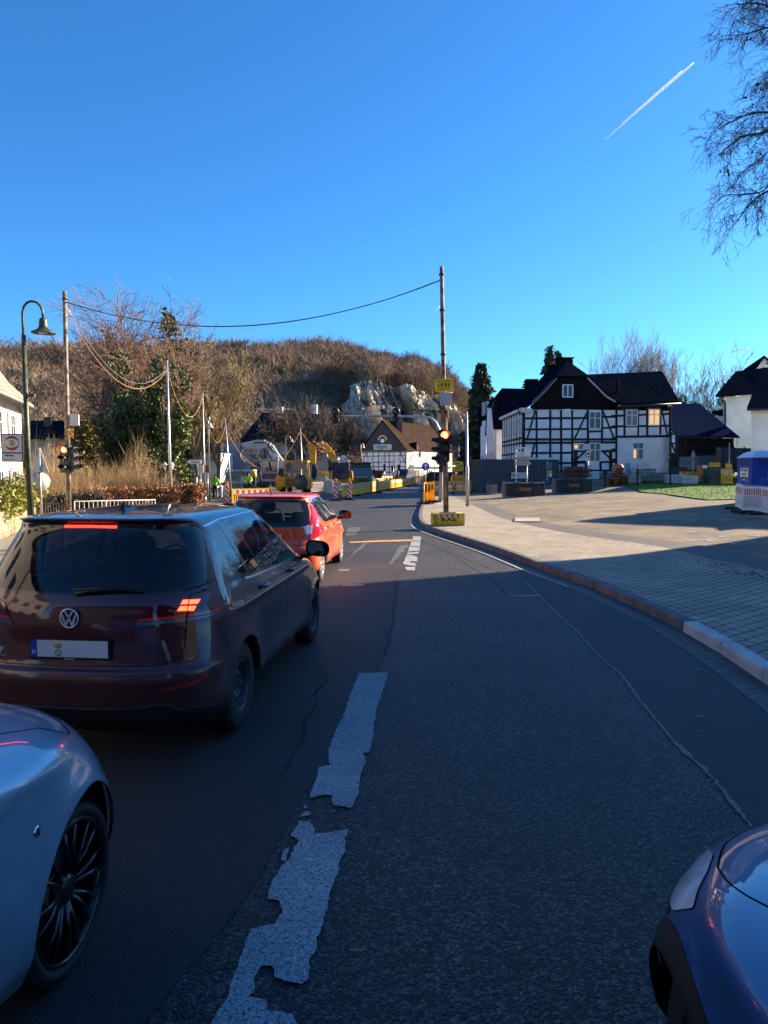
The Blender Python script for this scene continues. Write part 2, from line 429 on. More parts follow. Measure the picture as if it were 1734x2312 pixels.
def components(f):
    par = {}
    def fd(a):
        while par.setdefault(a,a) != a: par[a] = par[par[a]];a = par[a]
        return a
    for t in f.tolist():
        r0 = fd(t[0]);par[fd(t[1])] = r0;par[fd(t[2])] = fd(t[0])
    lab = np.array([fd(t[0]) for t in f.tolist()]);return [f[lab == k] for k in np.unique(lab)]
def shell_part(name,data,key,m,parent,off=0.0):
    """one object per connected piece and side; parent may be a list of earlier pieces (nearest one is taken)"""
    V,F,cls,keys,S,Nn = data
    if key not in keys: return None
    f = F[cls == keys.index(key)]
    if not len(f): return None
    if key in ('body','gap'): return shell_one(name,data,f,m,parent,off,'both')
    out = []
    for c in components(f):
        if len(c) < 4: continue
        sides = ['both'] if S[np.unique(c),0].min() < .004 else ['right','left']
        for wh in sides:
            pr = parent
            if isinstance(parent,list):
                ce = S[np.unique(c)].mean(0) * ([-1,1,1] if wh == 'left' else [1,1,1])
                pr = min(parent,key=lambda o: (Vector(o['_c']) - Vector(ce)).length)
            o = shell_one(name,data,c,m,pr,off,wh)
            out.append(o);ce = S[np.unique(c)].mean(0) * ([-1,1,1] if wh == 'left' else ([0,1,1] if wh == 'both' else [1,1,1]));o['_c'] = [float(v) for v in ce]
    return out
def shell_one(name,data,f,m,parent,off,which):
    V,F,cls,keys,S,Nn = data
    idx = np.unique(f);mp = -np.ones(len(V),int);mp[idx] = np.arange(len(idx));f = mp[f]
    P0 = S[idx] + Nn[idx] * off;N0 = Nn[idx]
    a,b,c = P0[f[:,0]],P0[f[:,1]],P0[f[:,2]]
    fn = np.cross(b - a,c - a);fl = np.einsum('ij,ij->i',fn,N0[f[:,0]]) < 0
    f[fl] = f[fl][:,::-1]
    outV,outF,outN = [],[],[]
    if which in ('both','right'): outV.append(P0);outF.append(f);outN.append(N0)
    if which in ('both','left'):
        o = sum(len(q) for q in outV);outV.append(P0 * [-1,1,1]);outF.append(f[:,::-1] + o);outN.append(N0 * [-1,1,1])
    return rawmesh(name,np.concatenate(outV),np.concatenate(outF),m,parent,normals=np.concatenate(outN))
def paint(name,col,metal=.35,rough=.35,coat=1.0,dust=.0):
    m = mat(name,col,rough,metal=metal,coat=coat,coatr=.02,var=.05,vscale=40)
    N = m.node_tree.nodes;L = m.node_tree.links;b = N['Principled BSDF']
    # inside of the shell is dark trim
    g = N.new('ShaderNodeNewGeometry');mx = N.new('ShaderNodeMix');mx.data_type = 'RGBA';mx.inputs[7].default_value = (.015,.015,.016,1)
    src = b.inputs['Base Color'].links[0].from_socket;L.new(src,mx.inputs[6]);L.new(g.outputs['Backfacing'],mx.inputs[0]);L.new(mx.outputs[2],b.inputs['Base Color'])
    # road dirt rising from the sills, uneven
    tc = N.new('ShaderNodeTexCoord');sp = N.new('ShaderNodeSeparateXYZ');L.new(tc.outputs['Object'],sp.inputs[0])
    n = N.new('ShaderNodeTexNoise');n.inputs['Scale'].default_value = 2.5;n.inputs['Detail'].default_value = 8;n.inputs['Roughness'].default_value = .7;L.new(tc.outputs['Object'],n.inputs['Vector'])
    mr = N.new('ShaderNodeMapRange');mr.inputs[1].default_value = .75;mr.inputs[2].default_value = .2;mr.inputs[3].default_value = 0;mr.inputs[4].default_value = .9 * dust + .05
    L.new(sp.outputs[2],mr.inputs[0])
    mu = N.new('ShaderNodeMath');mu.operation = 'MULTIPLY';L.new(mr.outputs[0],mu.inputs[0]);L.new(n.outputs[0],mu.inputs[1])
    m2 = N.new('ShaderNodeMix');m2.data_type = 'RGBA';m2.inputs[7].default_value = (.16,.13,.10,1);L.new(mx.outputs[2],m2.inputs[6]);L.new(mu.outputs[0],m2.inputs[0]);L.new(m2.outputs[2],b.inputs['Base Color'])
    ad = N.new('ShaderNodeMath');ad.operation = 'MULTIPLY_ADD';ad.inputs[1].default_value = .9;ad.inputs[2].default_value = .03;L.new(mu.outputs[0],ad.inputs[0]);L.new(ad.outputs[0],b.inputs['Coat Roughness'])
    return m
m_cglass = mat('tinted car glass',(.012,.018,.022),.02,alpha=.9,spec=1.0)
m_cglassr = mat('dark rear glass',(.008,.010,.014),.03,alpha=.86,spec=.6)
m_trimb = mat('gloss black trim',(.006,.006,.007),.15,coat=.5)
m_seat = mat('seat fabric',(.02,.02,.022),.9)
m_tail = mat('red lamp lens',(.16,.006,.008),.08,coat=1.0)
m_brake = mat('lit brake light',(.9,.05,.03),.3,emit=(1.0,.025,.01),es=1.6)
m_clear = mat('clear lamp lens',(.35,.37,.40),.08,metal=.4,coat=1.0)
def wheel(parent,x,y,r,wd,kind,name='wheel',side=1):
    t = bpy.data.objects.new(name,None);COL.objects.link(t);t.parent = parent;t.location = (x,y,r);KIDS.setdefault(parent.name,[]).append(t)
    M = Matrix.Rotation(PI / 2 * side,4,'Y')      # local z -> outward
    a = MB();h = wd / 2;rr = {'steel': .60,'alloy': .82,'cover': .66}[kind] * r
    a.lathe([(rr,h * .75),(rr + .008,h * .98),(rr + .02,h * 1.0),(r * .9,h * 1.03),(r * .955,h * .95),(r * .985,h * .78),(r,h * .5),(r,-h * .5),(r * .985,-h * .8),(r * .9,-h),(rr,-h * .8)],M,64)
    a.build('tyre',m_rubber,t)
    g = MB()    # tread blocks on the shoulder
    for i in range(72):
        an = 2 * PI * i / 72
        g.box(M @ Vector((math.cos(an) * (r - .006),math.sin(an) * (r - .006),h * .74)),(.03,.012,.011),0,0,rx=PI / 2 - an if side > 0 else an - PI / 2)
    g.build('tread',m_rubber,t)
    b = MB()
    if kind == 'steel':
        ms = mat('black steel rim',(.06,.063,.07),.4,metal=.3,var=.5,vscale=12)
        b.lathe([(rr + .004,h * .9),(rr - .012,h * .95),(rr - .02,h * .8),(rr * .9,h * .2),(rr * .86,h * .1)],M,64)
        # disc with vent holes: ring of facets
        n = 72;rad = [rr * .86,rr * .72,rr * .5,rr * .42,rr * .2,.0];hh = [h * .1,h * .38,h * .62,h * .62,h * .4,h * .4]
        for i in range(5):
            for j in range(n):
                a0,a1 = 2 * PI * j / n,2 * PI * (j + 1) / n
                if i == 0 and (j % 6) in (1,2,3): continue
                b.add([M @ Vector((rad[i] * math.cos(a0),rad[i] * math.sin(a0),hh[i])),M @ Vector((rad[i] * math.cos(a1),rad[i] * math.sin(a1),hh[i])),
                       M @ Vector((rad[i + 1] * math.cos(a1),rad[i + 1] * math.sin(a1),hh[i + 1])),M @ Vector((rad[i + 1] * math.cos(a0),rad[i + 1] * math.sin(a0),hh[i + 1]))],[(0,1,2,3)],0,True)
        for i in range(5):
            an = 2 * PI * i / 5;b.lathe([(.011,h * .6),(.011,h * .8),(.0,h * .82)],M @ T(math.cos(an) * .056,math.sin(an) * .056,-0.0),6)
        b.lathe([(rr * .86,-h * .6),(.0,-h * .6)],M,24)
        b.build('rim',ms,t)
    elif kind == 'alloy':
        ms = mat('black alloy rim',(.006,.006,.007),.3,metal=.2,coat=.6)
        b.lathe([(rr + .004,h * .92),(rr - .008,h * 1.0),(rr - .016,h * .9),(rr - .022,h * .3),(rr - .03,-h * .6)],M,72)
        for i in range(8):
            for dd in (-.10,.10):
                an = 2 * PI * i / 8
                p0 = M @ Vector((math.cos(an + dd * .8) * .05,math.sin(an + dd * .8) * .05,h * .62));p1 = M @ Vector((math.cos(an + dd * 1.6) * (rr - .015),math.sin(an + dd * 1.6) * (rr - .015),h * .86))
                pm = (p0 + p1) / 2 + M.to_3x3() @ Vector((0,0,.012))
                b.tube([p0,pm,p1],[.014,.010,.008],6)
        b.lathe([(.075,h * .4),(.072,h * .62),(.045,h * .8),(.03,h * .86),(0,h * .86)],M,24)
        b.build('rim',ms,t)
        dsk = MB();dsk.lathe([(rr * .78,0),(rr * .78,h * .1),(.06,h * .1)],M,40);dsk.build('brake_disc',mat('brake disc',(.06,.055,.05),.4,metal=.8),t)
    else:
        ms = mat('silver wheel cover',(.42,.42,.44),.3,metal=.7)
        b.lathe([(rr + .004,h * .92),(rr - .01,h * 1.0),(rr - .018,h * .85)],M,48)
        b.lathe([(rr * .8,-h * .3),(0,-h * .3)],M,24,1)
        for i in range(7):
            an = 2 * PI * i / 7
            w0,w1 = .022,.034
            c0,s0 = math.cos(an),math.sin(an)
            q = [Vector((c0 * .04 - s0 * w0,s0 * .04 + c0 * w0,h * .7)),Vector((c0 * .04 + s0 * w0,s0 * .04 - c0 * w0,h * .7)),Vector((c0 * (rr - .01) + s0 * w1,s0 * (rr - .01) - c0 * w1,h * .92)),Vector((c0 * (rr - .01) - s0 * w1,s0 * (rr - .01) + c0 * w1,h * .92))]
            b.slab([M @ k for k in q],M.to_3x3() @ Vector((0,0,.012)))
        b.lathe([(.05,h * .6),(.05,h * .8),(0,h * .84)],M,20)
        b.build('rim',[ms,m_black],t)
    return t
def mirror_part(parent,x,y,z,side,mp):
    k = MB();prof = []
    M = T(x,y,z)
    n,mq = 16,8;vs_ = []
    for i in range(mq + 1):
        u = i / mq;yy = -.045 + .15 * u;sc = math.sqrt(max(0.0,1 - max(0,(u - .0)) ** 2.2)) if i < mq else .05
        for j in range(n):
            a = 2 * PI * j / n;cx = math.copysign(abs(math.cos(a)) ** .75,math.cos(a));sz = math.copysign(abs(math.sin(a)) ** .75,math.sin(a))
            vs_.append(M @ Vector((side * .02 + cx * .125 * sc,yy,sz * .085 * sc - .012 * cx * side)))
    fs = [(i * n + j,i * n + (j + 1) % n,(i + 1) * n + (j + 1) % n,(i + 1) * n + j) for i in range(mq) for j in range(n)]
    k.add(vs_,fs,0,True);ob = k.build('wing_mirror',mp,parent)
    g = MB();g.add([M @ Vector((side * .02 + math.copysign(abs(math.cos(2 * PI * j / n)) ** .75,math.cos(2 * PI * j / n)) * .108,-.043,math.copysign(abs(math.sin(2 * PI * j / n)) ** .75,math.sin(2 * PI * j / n)) * .07 - .012 * math.cos(2 * PI * j / n) * side)) for j in range(n)],[tuple(range(n))],0)
    g.build('mirror_glass',mat('mirror glass',(.07,.08,.1),.03,metal=1.0),ob)
    b = MB();b.tube([M @ Vector((0,-.046,0)),M @ Vector((0,-.02,0))],.001,4)
    s = MB();s.tube([M @ Vector((-side * .17,.03,-.09)),M @ Vector((-side * .04,.02,-.06))],[.03,.022],8);s.build('mirror_arm',m_black,ob)
    return ob
def fit_parts(name,label,cat,loc,rz,mp): pass
def place_car(name,label,px_r,py_r,px_f,py_f,yw_r,yw_f,wx,group=None):
    """empty at ground under rear bumper centre; wheel contacts of the right side given as photo points"""
    a = G(px_r,py_r);b = G(px_f,py_f);d = (b - a);ang = math.atan2(d.x,d.y)
    fw = Vector((math.sin(ang),math.cos(ang),0));rt = Vector((math.cos(ang),-math.sin(ang),0))
    return a - fw * yw_r - rt * wx,-ang,(b - a).length
# ---------------------------------------------------------------- burgundy estate hatchback
def build_common(car,sh,data,mp,yr,yf,wx,rw,kind,wd=.205,seats=True,sides=(1,-1)):
    shell_part('body',data,'body',mp,car)
    gm = mat('panel gap',(.004,.004,.004),.9)
    shell_part('panel_gap',data,'gap',gm,car,-.006)
    shell_part('window_trim',data,'trim',m_trimb,car,-.001)
    shell_part('lower_cladding',data,'clad',m_black,car,.002)
    for sd in sides:
        for yy in (yr,yf): wheel(car,sd * (wx - wd / 2),yy,rw,wd,kind,side=sd)
        for yy in (yr,yf):
            k = MB();n = 20;Ra = sh.archR + .012
            vs_ = []
            for i in range(n + 1):
                a = PI * 1.0 * i / n
                uu = sh.uv_side(yy + math.cos(a) * Ra,rw + .01 + math.sin(a) * Ra);xo = float(sh.ev([uu[0]],[uu[1]])[0][0]) - .03
                for xx in (xo,wx - .36): vs_.append((sd * xx,yy + math.cos(a) * Ra,rw + .01 + math.sin(a) * Ra))
            k.add(vs_,[(2 * i,2 * i + 1,2 * i + 3,2 * i + 2) for i in range(n)]);k.add(vs_[1::2],[tuple(range(n + 1))])
            k.build('wheel_well',m_black,car)
    ub = MB();ub.box((0,sh.L / 2,.26),(1.0,sh.L - .5,.06));ub.box((0,.42,.36),(1.2,.45,.2));ub.box((0,sh.L - .5,.3),(1.2,.5,.12))
    ub.build('underbody',m_black,car)
    if seats:
        s = MB();s.box((0,sh.L * .5,.42),(1.4,sh.L * .5,.1));s.box((0,1.0,.72),(1.35,.14,.6),rx=R(-14));s.box((0,yf - .62,.78),(1.35,.3,.42))
        for x in (-.38,.38):
            s.box((x,2.05,.75),(.5,.14,.68),rx=R(-14));s.box((x,2.0,.52),(.5,.5,.16));s.box((x,1.92,1.22),(.26,.09,.2),rx=R(-10));s.box((x,.93,1.10),(.25,.08,.16),rx=R(-10))
        s.build('seats',m_seat,car,bevel=.03)
        q = MB();q.tube([(-.38 + .18 * math.cos(a),yf - .85 + .05 * math.sin(a),.98 + .17 * math.sin(a)) for a in [2 * PI * i / 20 for i in range(21)]],.014,6);q.build('steering_wheel',m_black,car)
def vw():
    rows = [  # z, yr, yf, w, cr, cf, nr, nf, br, bf
        (.20,.16,4.18,.80,.50,.80,3.6,3.0,.04,.10),
        (.30,.05,4.28,.865,.50,.85,3.8,3.0,.05,.12),
        (.42,.015,4.32,.885,.50,.90,4.0,3.0,.06,.13),
        (.56,.0,4.33,.893,.50,.90,4.0,3.0,.06,.14),
        (.625,.012,4.31,.896,.50,.90,4.0,3.0,.06,.14),
        (.65,.045,4.30,.897,.50,.90,3.8,3.0,.05,.14),
        (.70,.055,4.27,.898,.52,.90,3.6,2.9,.05,.14),
        (.80,.06,4.18,.900,.55,.92,3.3,2.8,.06,.14),
        (.90,.055,4.00,.900,.58,.95,3.1,2.7,.07,.12),
        (.97,.06,3.72,.895,.60,.90,3.0,2.6,.07,.10),
        (1.04,.075,3.40,.876,.60,.75,3.0,2.6,.07,.08),
        (1.10,.10,3.25,.853,.58,.70,3.0,2.7,.07,.08),
        (1.20,.155,3.03,.812,.55,.68,3.1,2.7,.07,.08),
        (1.35,.25,2.72,.745,.50,.62,3.2,2.8,.07,.08),
        (1.46,.325,2.46,.690,.46,.55,3.3,2.9,.07,.08),
        (1.505,.34,2.33,.655,.42,.50,3.6,3.0,.06,.08),
        (1.53,.30,2.22,.615,.36,.45,4.0,3.0,.05,.06),
        (1.548,.42,2.05,.54,.35,.40,3.2,3.0,.04,.05),
        (1.562,.68,1.85,.42,.35,.40,2.8,2.8,.02,.03),
        (1.572,1.0,1.65,.25,.25,.30,2.4,2.4,.01,.01),
        (1.576,1.22,1.45,.01,.10,.10,2.0,2.0,.0,.0)]
    yr,yf,rw = .84,3.52,.318
    sh = Shell(rows,arches=[(yr,rw),(yf,rw)],archR=.372,L=4.34,lift=(1.1,1.115),crease=[(.93,.035,.014,.5,4.0),(.36,.06,.012,1.0,3.2),(.60,.16,-.014,1.15,3.2)])
    def ar(y,r=.372): return rnd([('s',y + r * math.cos(a),rw + r * math.sin(a)) for a in [PI * 1.16 - PI * 1.32 * i / 24 for i in range(25)]],0) if False else [('s',y + r * math.cos(a),max(.16,rw + r * math.sin(a))) for a in [PI * 1.14 - PI * 1.28 * i / 28 for i in range(29)]]
    reg = []
    O = sh.outline
    def rs(pts,k='s',r=.04): return O([(k,a,b) for a,b in rnd(pts,r)])
    # rear glass with black surround, tailgate
    reg.append(('trim',O([('r',0,1.105),('r',.60,1.11),('r',.745,1.125),('r',.79,1.16),('r',.70,1.40),('r',.655,1.497),('r',0,1.512)])))
    reg.append(('rearglass',O([('r',0,1.12),('r',.58,1.125),('r',.685,1.145),('r',.71,1.18),('r',.62,1.38),('r',.57,1.440),('r',.50,1.462),('r',0,1.47)])))
    reg.append(('thirdlight',O([('r',0,1.482),('r',.185,1.480),('r',.185,1.496),('r',0,1.498)])))
    # side glass
    reg.append(('trim',rs([(.60,1.475),(1.0,1.50),(1.9,1.507),(2.36,1.492),(2.72,1.35),(3.22,1.075),(2.1,1.055),(1.2,1.075),(.93,1.105),(.80,1.17)],r=.05)))
    reg.append(('chrome',O([('s',1.0,1.086),('s',1.2,1.074),('s',2.1,1.054),('s',3.20,1.072),('s',3.17,1.086),('s',2.1,1.069),('s',1.2,1.089),('s',1.0,1.102)])))
    reg.append(('chrome',O([('s',.64,1.478),('s',1.0,1.503),('s',1.9,1.510),('s',2.38,1.495),('s',2.38,1.487),('s',1.9,1.501),('s',1.0,1.494),('s',.65,1.468)])))
    reg.append(('sideglass',rs([(.66,1.448),(.93,1.472),(1.10,1.12),(.96,1.135),(.84,1.19)],r=.03)))
    reg.append(('sideglass',rs([(1.00,1.475),(1.19,1.482),(1.47,1.10),(1.18,1.11)],r=.012)))
    reg.append(('sideglass',rs([(1.215,1.482),(1.86,1.487),(2.02,1.085),(1.495,1.098)],r=.012)))
    reg.append(('sideglass',rs([(1.97,1.487),(2.32,1.470),(2.66,1.33),(2.86,1.22),(2.98,1.095),(2.14,1.085)],r=.012)))
    reg.append(('sideglass',rs([(2.90,1.205),(3.08,1.105),(3.005,1.097)],r=.01)))
    # windscreen
    reg.append(('trim',O([('f',0,1.03),('f',.70,1.04),('f',.76,1.10),('f',.62,1.46),('f',0,1.50)])))
    reg.append(('windscreen',O([('f',0,1.05),('f',.68,1.06),('f',.72,1.10),('f',.58,1.44),('f',0,1.475)])))
    # lamps: inner (tailgate) and outer
    reg.append(('lamp',O([('r',.44,.965),('r',.50,1.045),('r',.575,1.065),('r',.70,1.085),('r',.70,.965)])))
    reg.append(('lampstrip',O([('r',.43,.945),('r',.44,.962),('r',.70,.972),('r',.70,.955)])))
    reg.append(('lampchrome',O([('r',.415,.915),('r',.43,.940),('r',.70,.951),('r',.70,.93)])))
    reg.append(('lamp',O([('r',.715,.965),('r',.715,1.090),('r',.79,1.105),('s',.30,1.10),('s',.46,1.065),('s',.52,1.04),('s',.44,.985),('s',.22,.962)])))
    reg.append(('lampstrip',O([('r',.715,.955),('r',.715,.973),('r',.80,.972),('s',.44,.987),('s',.42,.968)])))
    reg.append(('lampchrome',O([('r',.715,.928),('r',.715,.949),('r',.80,.950),('s',.42,.964),('s',.38,.944)])))
    reg.append(('brake',O([('r',.755,1.030),('r',.765,1.055),('s',.24,1.062),('s',.22,1.037)])))
    reg.append(('brake',O([('r',.740,.990),('r',.75,1.016),('s',.215,1.025),('s',.195,.999)])))
    reg.append(('reflector',O([('r',.60,.505),('r',.62,.53),('r',.70,.54),('r',.80,.565),('s',.22,.600),('s',.20,.565),('r',.76,.525)])))
    reg.append(('clad',O([('r',0,.20),('r',0,.40),('r',.45,.405),('r',.60,.44),('r',.72,.37),('s',.30,.34),('s',.46,.34),('s',.46,.20)])))
    reg.append(('chrome',O([('r',0,.385),('r',.45,.392),('r',.585,.425),('r',.70,.36),('r',.715,.37),('r',.60,.44),('r',.45,.407),('r',0,.398)])))
    reg.append(('chrome',O([('s',1.26,.248),('s',3.10,.250),('s',3.10,.268),('s',1.26,.268)])))
    reg.append(('headlamp',O([('f',.50,.70),('f',.52,.80),('f',.74,.86),('s',3.95,.89),('s',4.0,.80),('f',.70,.71)])))
    g = lambda pts,w_=.007: reg.append(('gap',sh.strip(pts,w_)))
    g([('r',0.0,.655),('r',.56,.66),('r',.68,.70),('r',.708,.76),('r',.708,1.092)]);g([('r',.708,1.09),('r',.80,1.108),('s',.35,1.112)])
    g([('r',.66,1.50),('r',.735,1.36),('r',.81,1.16),('s',.26,1.115)],.008)
    g([('s',1.15,1.07),('s',1.24,1.0),('s',1.32,.90),('s',1.30,.70),('s',1.36,.5),('s',1.42,.28),('s',2.22,.27),('s',3.02,.27)])
    g([('s',2.09,1.06),('s',2.17,.95),('s',2.19,.6),('s',2.17,.27)])
    g([('s',3.15,1.07),('s',3.10,.95),('s',3.16,.7),('s',3.04,.5),('s',3.02,.27)])
    g([('s',.88,1.02),('s',1.03,1.03),('s',1.10,.99),('s',1.13,.88),('s',1.05,.83),('s',.90,.83),('s',.85,.90),('s',.855,.98),('s',.90,1.022)],.005)
    g([('r',0,1.02),('r',.01,1.02)],.003)
    g([('s',.50,.70),('s',.40,.80),('s',.42,.93)],.006)
    for y in (yr,yf): reg.append(('hole',O(ar(y))))
    data = cut_shell(sh,reg,None)
    loc,rz,wb = place_car('','',553,1641,717,1442,yr,yf,.90)
    car = thing('parked_car' if False else 'hatchback_car','dark burgundy hatchback with lit brake lights waiting behind the red car','car',loc,rz,'cars waiting on the road')
    mp = paint('burgundy paint',(.075,.008,.012),.3,.42,1.0,.55)
    build_common(car,sh,data,mp,yr,yf,.885,rw,'steel')
    shell_part('rear_window',data,'rearglass',m_cglassr,car,-.002)
    shell_part('side_window',data,'sideglass',m_cglass,car,-.003)
    shell_part('windscreen',data,'windscreen',mat('clear glass',(.03,.04,.04),.02,alpha=.3,spec=.9),car,-.003)
    shell_part('third_brake_light',data,'thirdlight',m_brake,car,.006)
    shell_part('chrome_strip',data,'chrome',mat('satin chrome',(.6,.6,.62),.2,metal=1.0),car,.004)
    tl = shell_part('tail_light',data,'lamp',mat('dark smoked red lens',(.11,.006,.008),.06,coat=1.0),car,.006)
    shell_part('lit_bars',data,'brake',mat('lit red bars',(.9,.03,.02),.3,emit=(1.0,.04,.012),es=3.2),tl,.009)
    shell_part('light_strip',data,'lampstrip',mat('red strip',(.25,.010,.012),.2,coat=1,emit=(1,.05,.05),es=.015),tl,.008)
    shell_part('lamp_trim',data,'lampchrome',mat('grey lamp strip',(.16,.17,.20),.2,metal=.6),tl,.006)
    shell_part('reflector',data,'reflector',mat('red reflector',(.42,.012,.015),.25,coat=1.0),car,.004)
    shell_part('headlight',data,'headlamp',m_clear,car,.004)
    # number plate: blank white with a blue strip
    yb = .052
    pl = MB();pl.box((0,yb - .008,.765),(.54,.014,.135));plo = pl.build('number_plate',m_black,car)
    q = MB();q.box((.02,yb - .017,.772),(.475,.006,.108));q.build('plate_face',mat('number plate white',(.62,.63,.64),.4),plo)
    q = MB();q.box((-.24,yb - .017,.772),(.045,.0062,.108));q.build('blue_strip',mat('plate blue',(.01,.05,.35),.4),plo)
    text('D',.035,m_wframe,T(-.24,yb - .022,.748),plo,depth=.002)
    q = MB();q.lathe([(.021,0),(.021,.004),(0,.004)],T(-.075,yb - .020,.795) @ Matrix.Rotation(PI / 2,4,'X'),20);q.build('yellow_seal',mat('seal yellow',(.55,.42,.08),.5),plo)
    q = MB();q.lathe([(.021,0),(.021,.004),(.013,.004)],T(-.075,yb - .020,.747) @ Matrix.Rotation(PI / 2,4,'X'),20);q.build('blue_seal',mat('seal blue',(.12,.25,.34),.5),plo)
    text('autohaus',.018,m_wframe,T(0,yb - .018,.706),plo,depth=.002)
    # emblem: chrome ring with stacked V and W on dark blue
    em = MB();M = T(0,.048,.968) @ Matrix.Rotation(PI / 2,4,'X')
    em.lathe([(.062,0),(.066,.008),(.060,.014),(.055,.010),(.054,.006)],M,40)
    r_ = .053;d_ = -.012
    def bar(x0,z0,x1,z1,w_=.011):
        a = Vector((x0,0,z0));b = Vector((x1,0,z1));n = (b - a).normalized().cross(Vector((0,1,0))) * w_ / 2
        em.slab([T(0,.040,.968) @ p for p in (a - n,b - n,b + n,a + n)],(0,-.005,0))
    bar(-.027,.047,-.001,.008);bar(.027,.047,.001,.008)
    bar(-.047,.026,-.022,-.047);bar(-.022,-.047,-.001,.0);bar(.001,.0,.022,-.047);bar(.022,-.047,.047,.026)
    eo = em.build('emblem',mat('emblem silver',(.7,.71,.73),.35,metal=.6),car)
    q = MB();q.lathe([(.058,.0),(.058,.006),(0,.006)],M,30);q.build('emblem_disc',mat('emblem blue',(.01,.014,.05),.3),eo)
    text('GOLF',.052,MATS['emblem silver'],T(-.565,.085,.742),car,depth=.006,sx=1.25,bold=.002)
    q = MB();q.box((-.545,.083,.705),(.17,.006,.014));q.build('badge_bar',m_chrome,car)
    # rear wiper, shark fin, handles
    q = MB();q.tube([(.02,.095,1.118),(.10,.085,1.135),(.46,.100,1.165)],[.016,.012,.006],6);q.tube([(.0,.088,1.145),(.46,.105,1.172)],.006,5);q.build('rear_wiper',m_black,car)
    q = MB();n = 8;pr = [(0,0),(.19,.0),(.14,.012),(.045,.060),(.02,.066),(.008,.055)]
    q.slab([(-.012,.80 + a,1.612 + b) for a,b in pr],(.024,0,0));q.add([(-.034,.78,1.614),(.034,.78,1.614),(.025,1.02,1.622),(-.025,1.02,1.622),(0,.83,1.65),(0,.95,1.642)],[(0,1,4),(1,2,5,4),(2,3,5),(3,0,4,5)],0);q.build('roof_antenna',m_trimb,car)
    for sd in (1,-1):
        for yh in (1.36,2.30):
            q = MB();xs = .900 * sd
            q.tube([(xs,yh - .10,.985),(xs + sd * .034,yh - .07,.985),(xs + sd * .038,yh + .03,.984),(xs + sd * .03,yh + .09,.982),(xs - sd * .002,yh + .12,.98)],[.013,.016,.016,.014,.010],8);q.build('door_handle',mp,car)
        mirror_part(car,sd * 1.02,2.98,1.11,sd,mat('dark mirror shell',(.012,.008,.009),.2,coat=.8))
    return car
def jazz():
    rows = [
        (.20,.14,3.84,.76,.45,.80,3.6,3.0,.04,.10),(.30,.04,3.94,.82,.45,.85,3.6,3.0,.05,.12),(.45,.0,3.98,.838,.45,.88,3.6,3.0,.05,.13),
        (.60,.0,3.98,.843,.45,.88,3.5,3.0,.05,.14),(.68,.04,3.96,.845,.45,.88,3.3,3.0,.05,.14),(.78,.08,3.88,.846,.48,.9,3.1,2.9,.05,.14),(.88,.09,3.70,.845,.5,.95,3.0,2.8,.06,.12),
        (.95,.10,3.45,.84,.5,1.0,3.0,2.7,.06,.10),(1.02,.12,3.20,.822,.5,.8,3.0,2.6,.06,.08),(1.10,.17,3.0,.79,.5,.72,3.0,2.6,.06,.08),
        (1.22,.25,2.72,.735,.46,.65,3.0,2.7,.06,.08),(1.36,.34,2.38,.665,.42,.55,3.2,2.8,.06,.08),(1.43,.36,2.18,.62,.40,.5,3.6,2.9,.05,.06),
        (1.465,.28,2.05,.585,.34,.45,4.0,3.0,.05,.06),(1.49,.40,1.85,.52,.3,.4,3.2,3,.04,.05),(1.507,.65,1.65,.40,.3,.4,2.8,2.8,.02,.03),(1.516,.9,1.45,.24,.2,.25,2.4,2.4,.01,.01),(1.52,1.1,1.3,.01,.05,.05,2,2,0,0)]
    yr,yf,rw = .72,3.22,.298
    sh = Shell(rows,arches=[(yr,rw),(yf,rw)],archR=.34,L=3.995,crease=[(.86,.03,.022,.3,3.2),(.55,.14,-.018,1.0,3.0),(.34,.05,.014,.9,3.0)])
    O = sh.outline;reg = []
    def rs(pts,k='s',r=.04): return O([(k,a,b) for a,b in rnd(pts,r)])
    reg.append(('trim',O([('r',0,.965),('r',.62,.98),('r',.69,1.02),('r',.665,1.20),('r',.62,1.33),('r',.58,1.405),('r',0,1.425)])))
    reg.append(('rearglass',O([('r',0,1.06),('r',.48,1.06),('r',.56,1.09),('r',.575,1.16),('r',.55,1.30),('r',.50,1.365),('r',0,1.375)])))
    reg.append(('lamp',O([('r',.70,1.02),('r',.70,1.18),('r',.615,1.40),('r',.64,1.41),('s',.50,1.37),('r',.76,1.18),('s',.42,1.05),('s',.60,.98),('s',.66,.90),('s',.52,.84),('s',.25,.77),('r',.72,.75),('r',.70,.80)])))
    reg.append(('clear',O([('r',.725,.86),('r',.735,1.0),('s',.19,.98),('s',.21,.86)])))
    reg.append(('sideglass',rs([(.62,1.33),(.80,1.385),(1.10,1.02),(.95,1.03),(.76,1.15)],r=.02)))
    reg.append(('trim',rs([(.56,1.36),(.85,1.415),(1.5,1.435),(2.02,1.415),(2.5,1.24),(3.0,.985),(2.0,.985),(1.06,1.0),(.9,1.02),(.72,1.13)],r=.03)))
    reg.append(('sideglass',rs([(.62,1.345),(.82,1.39),(1.10,1.03),(.95,1.04),(.76,1.14)],r=.02)))
    reg.append(('sideglass',rs([(.87,1.40),(1.48,1.413),(1.68,1.015),(1.14,1.025)],r=.02)))
    reg.append(('sideglass',rs([(1.58,1.413),(2.0,1.395),(2.45,1.225),(2.66,1.02),(1.78,1.012)],r=.02)))
    reg.append(('windscreen',O([('f',0,1.02),('f',.64,1.03),('f',.68,1.07),('f',.56,1.37),('f',0,1.41)])))
    reg.append(('headlamp',O([('f',.46,.70),('f',.48,.80),('f',.66,.86),('s',3.5,.86),('s',3.6,.74),('f',.66,.68)])))
    reg.append(('clad',O([('r',0,.20),('r',0,.34),('r',.6,.34),('r',.7,.20)])))
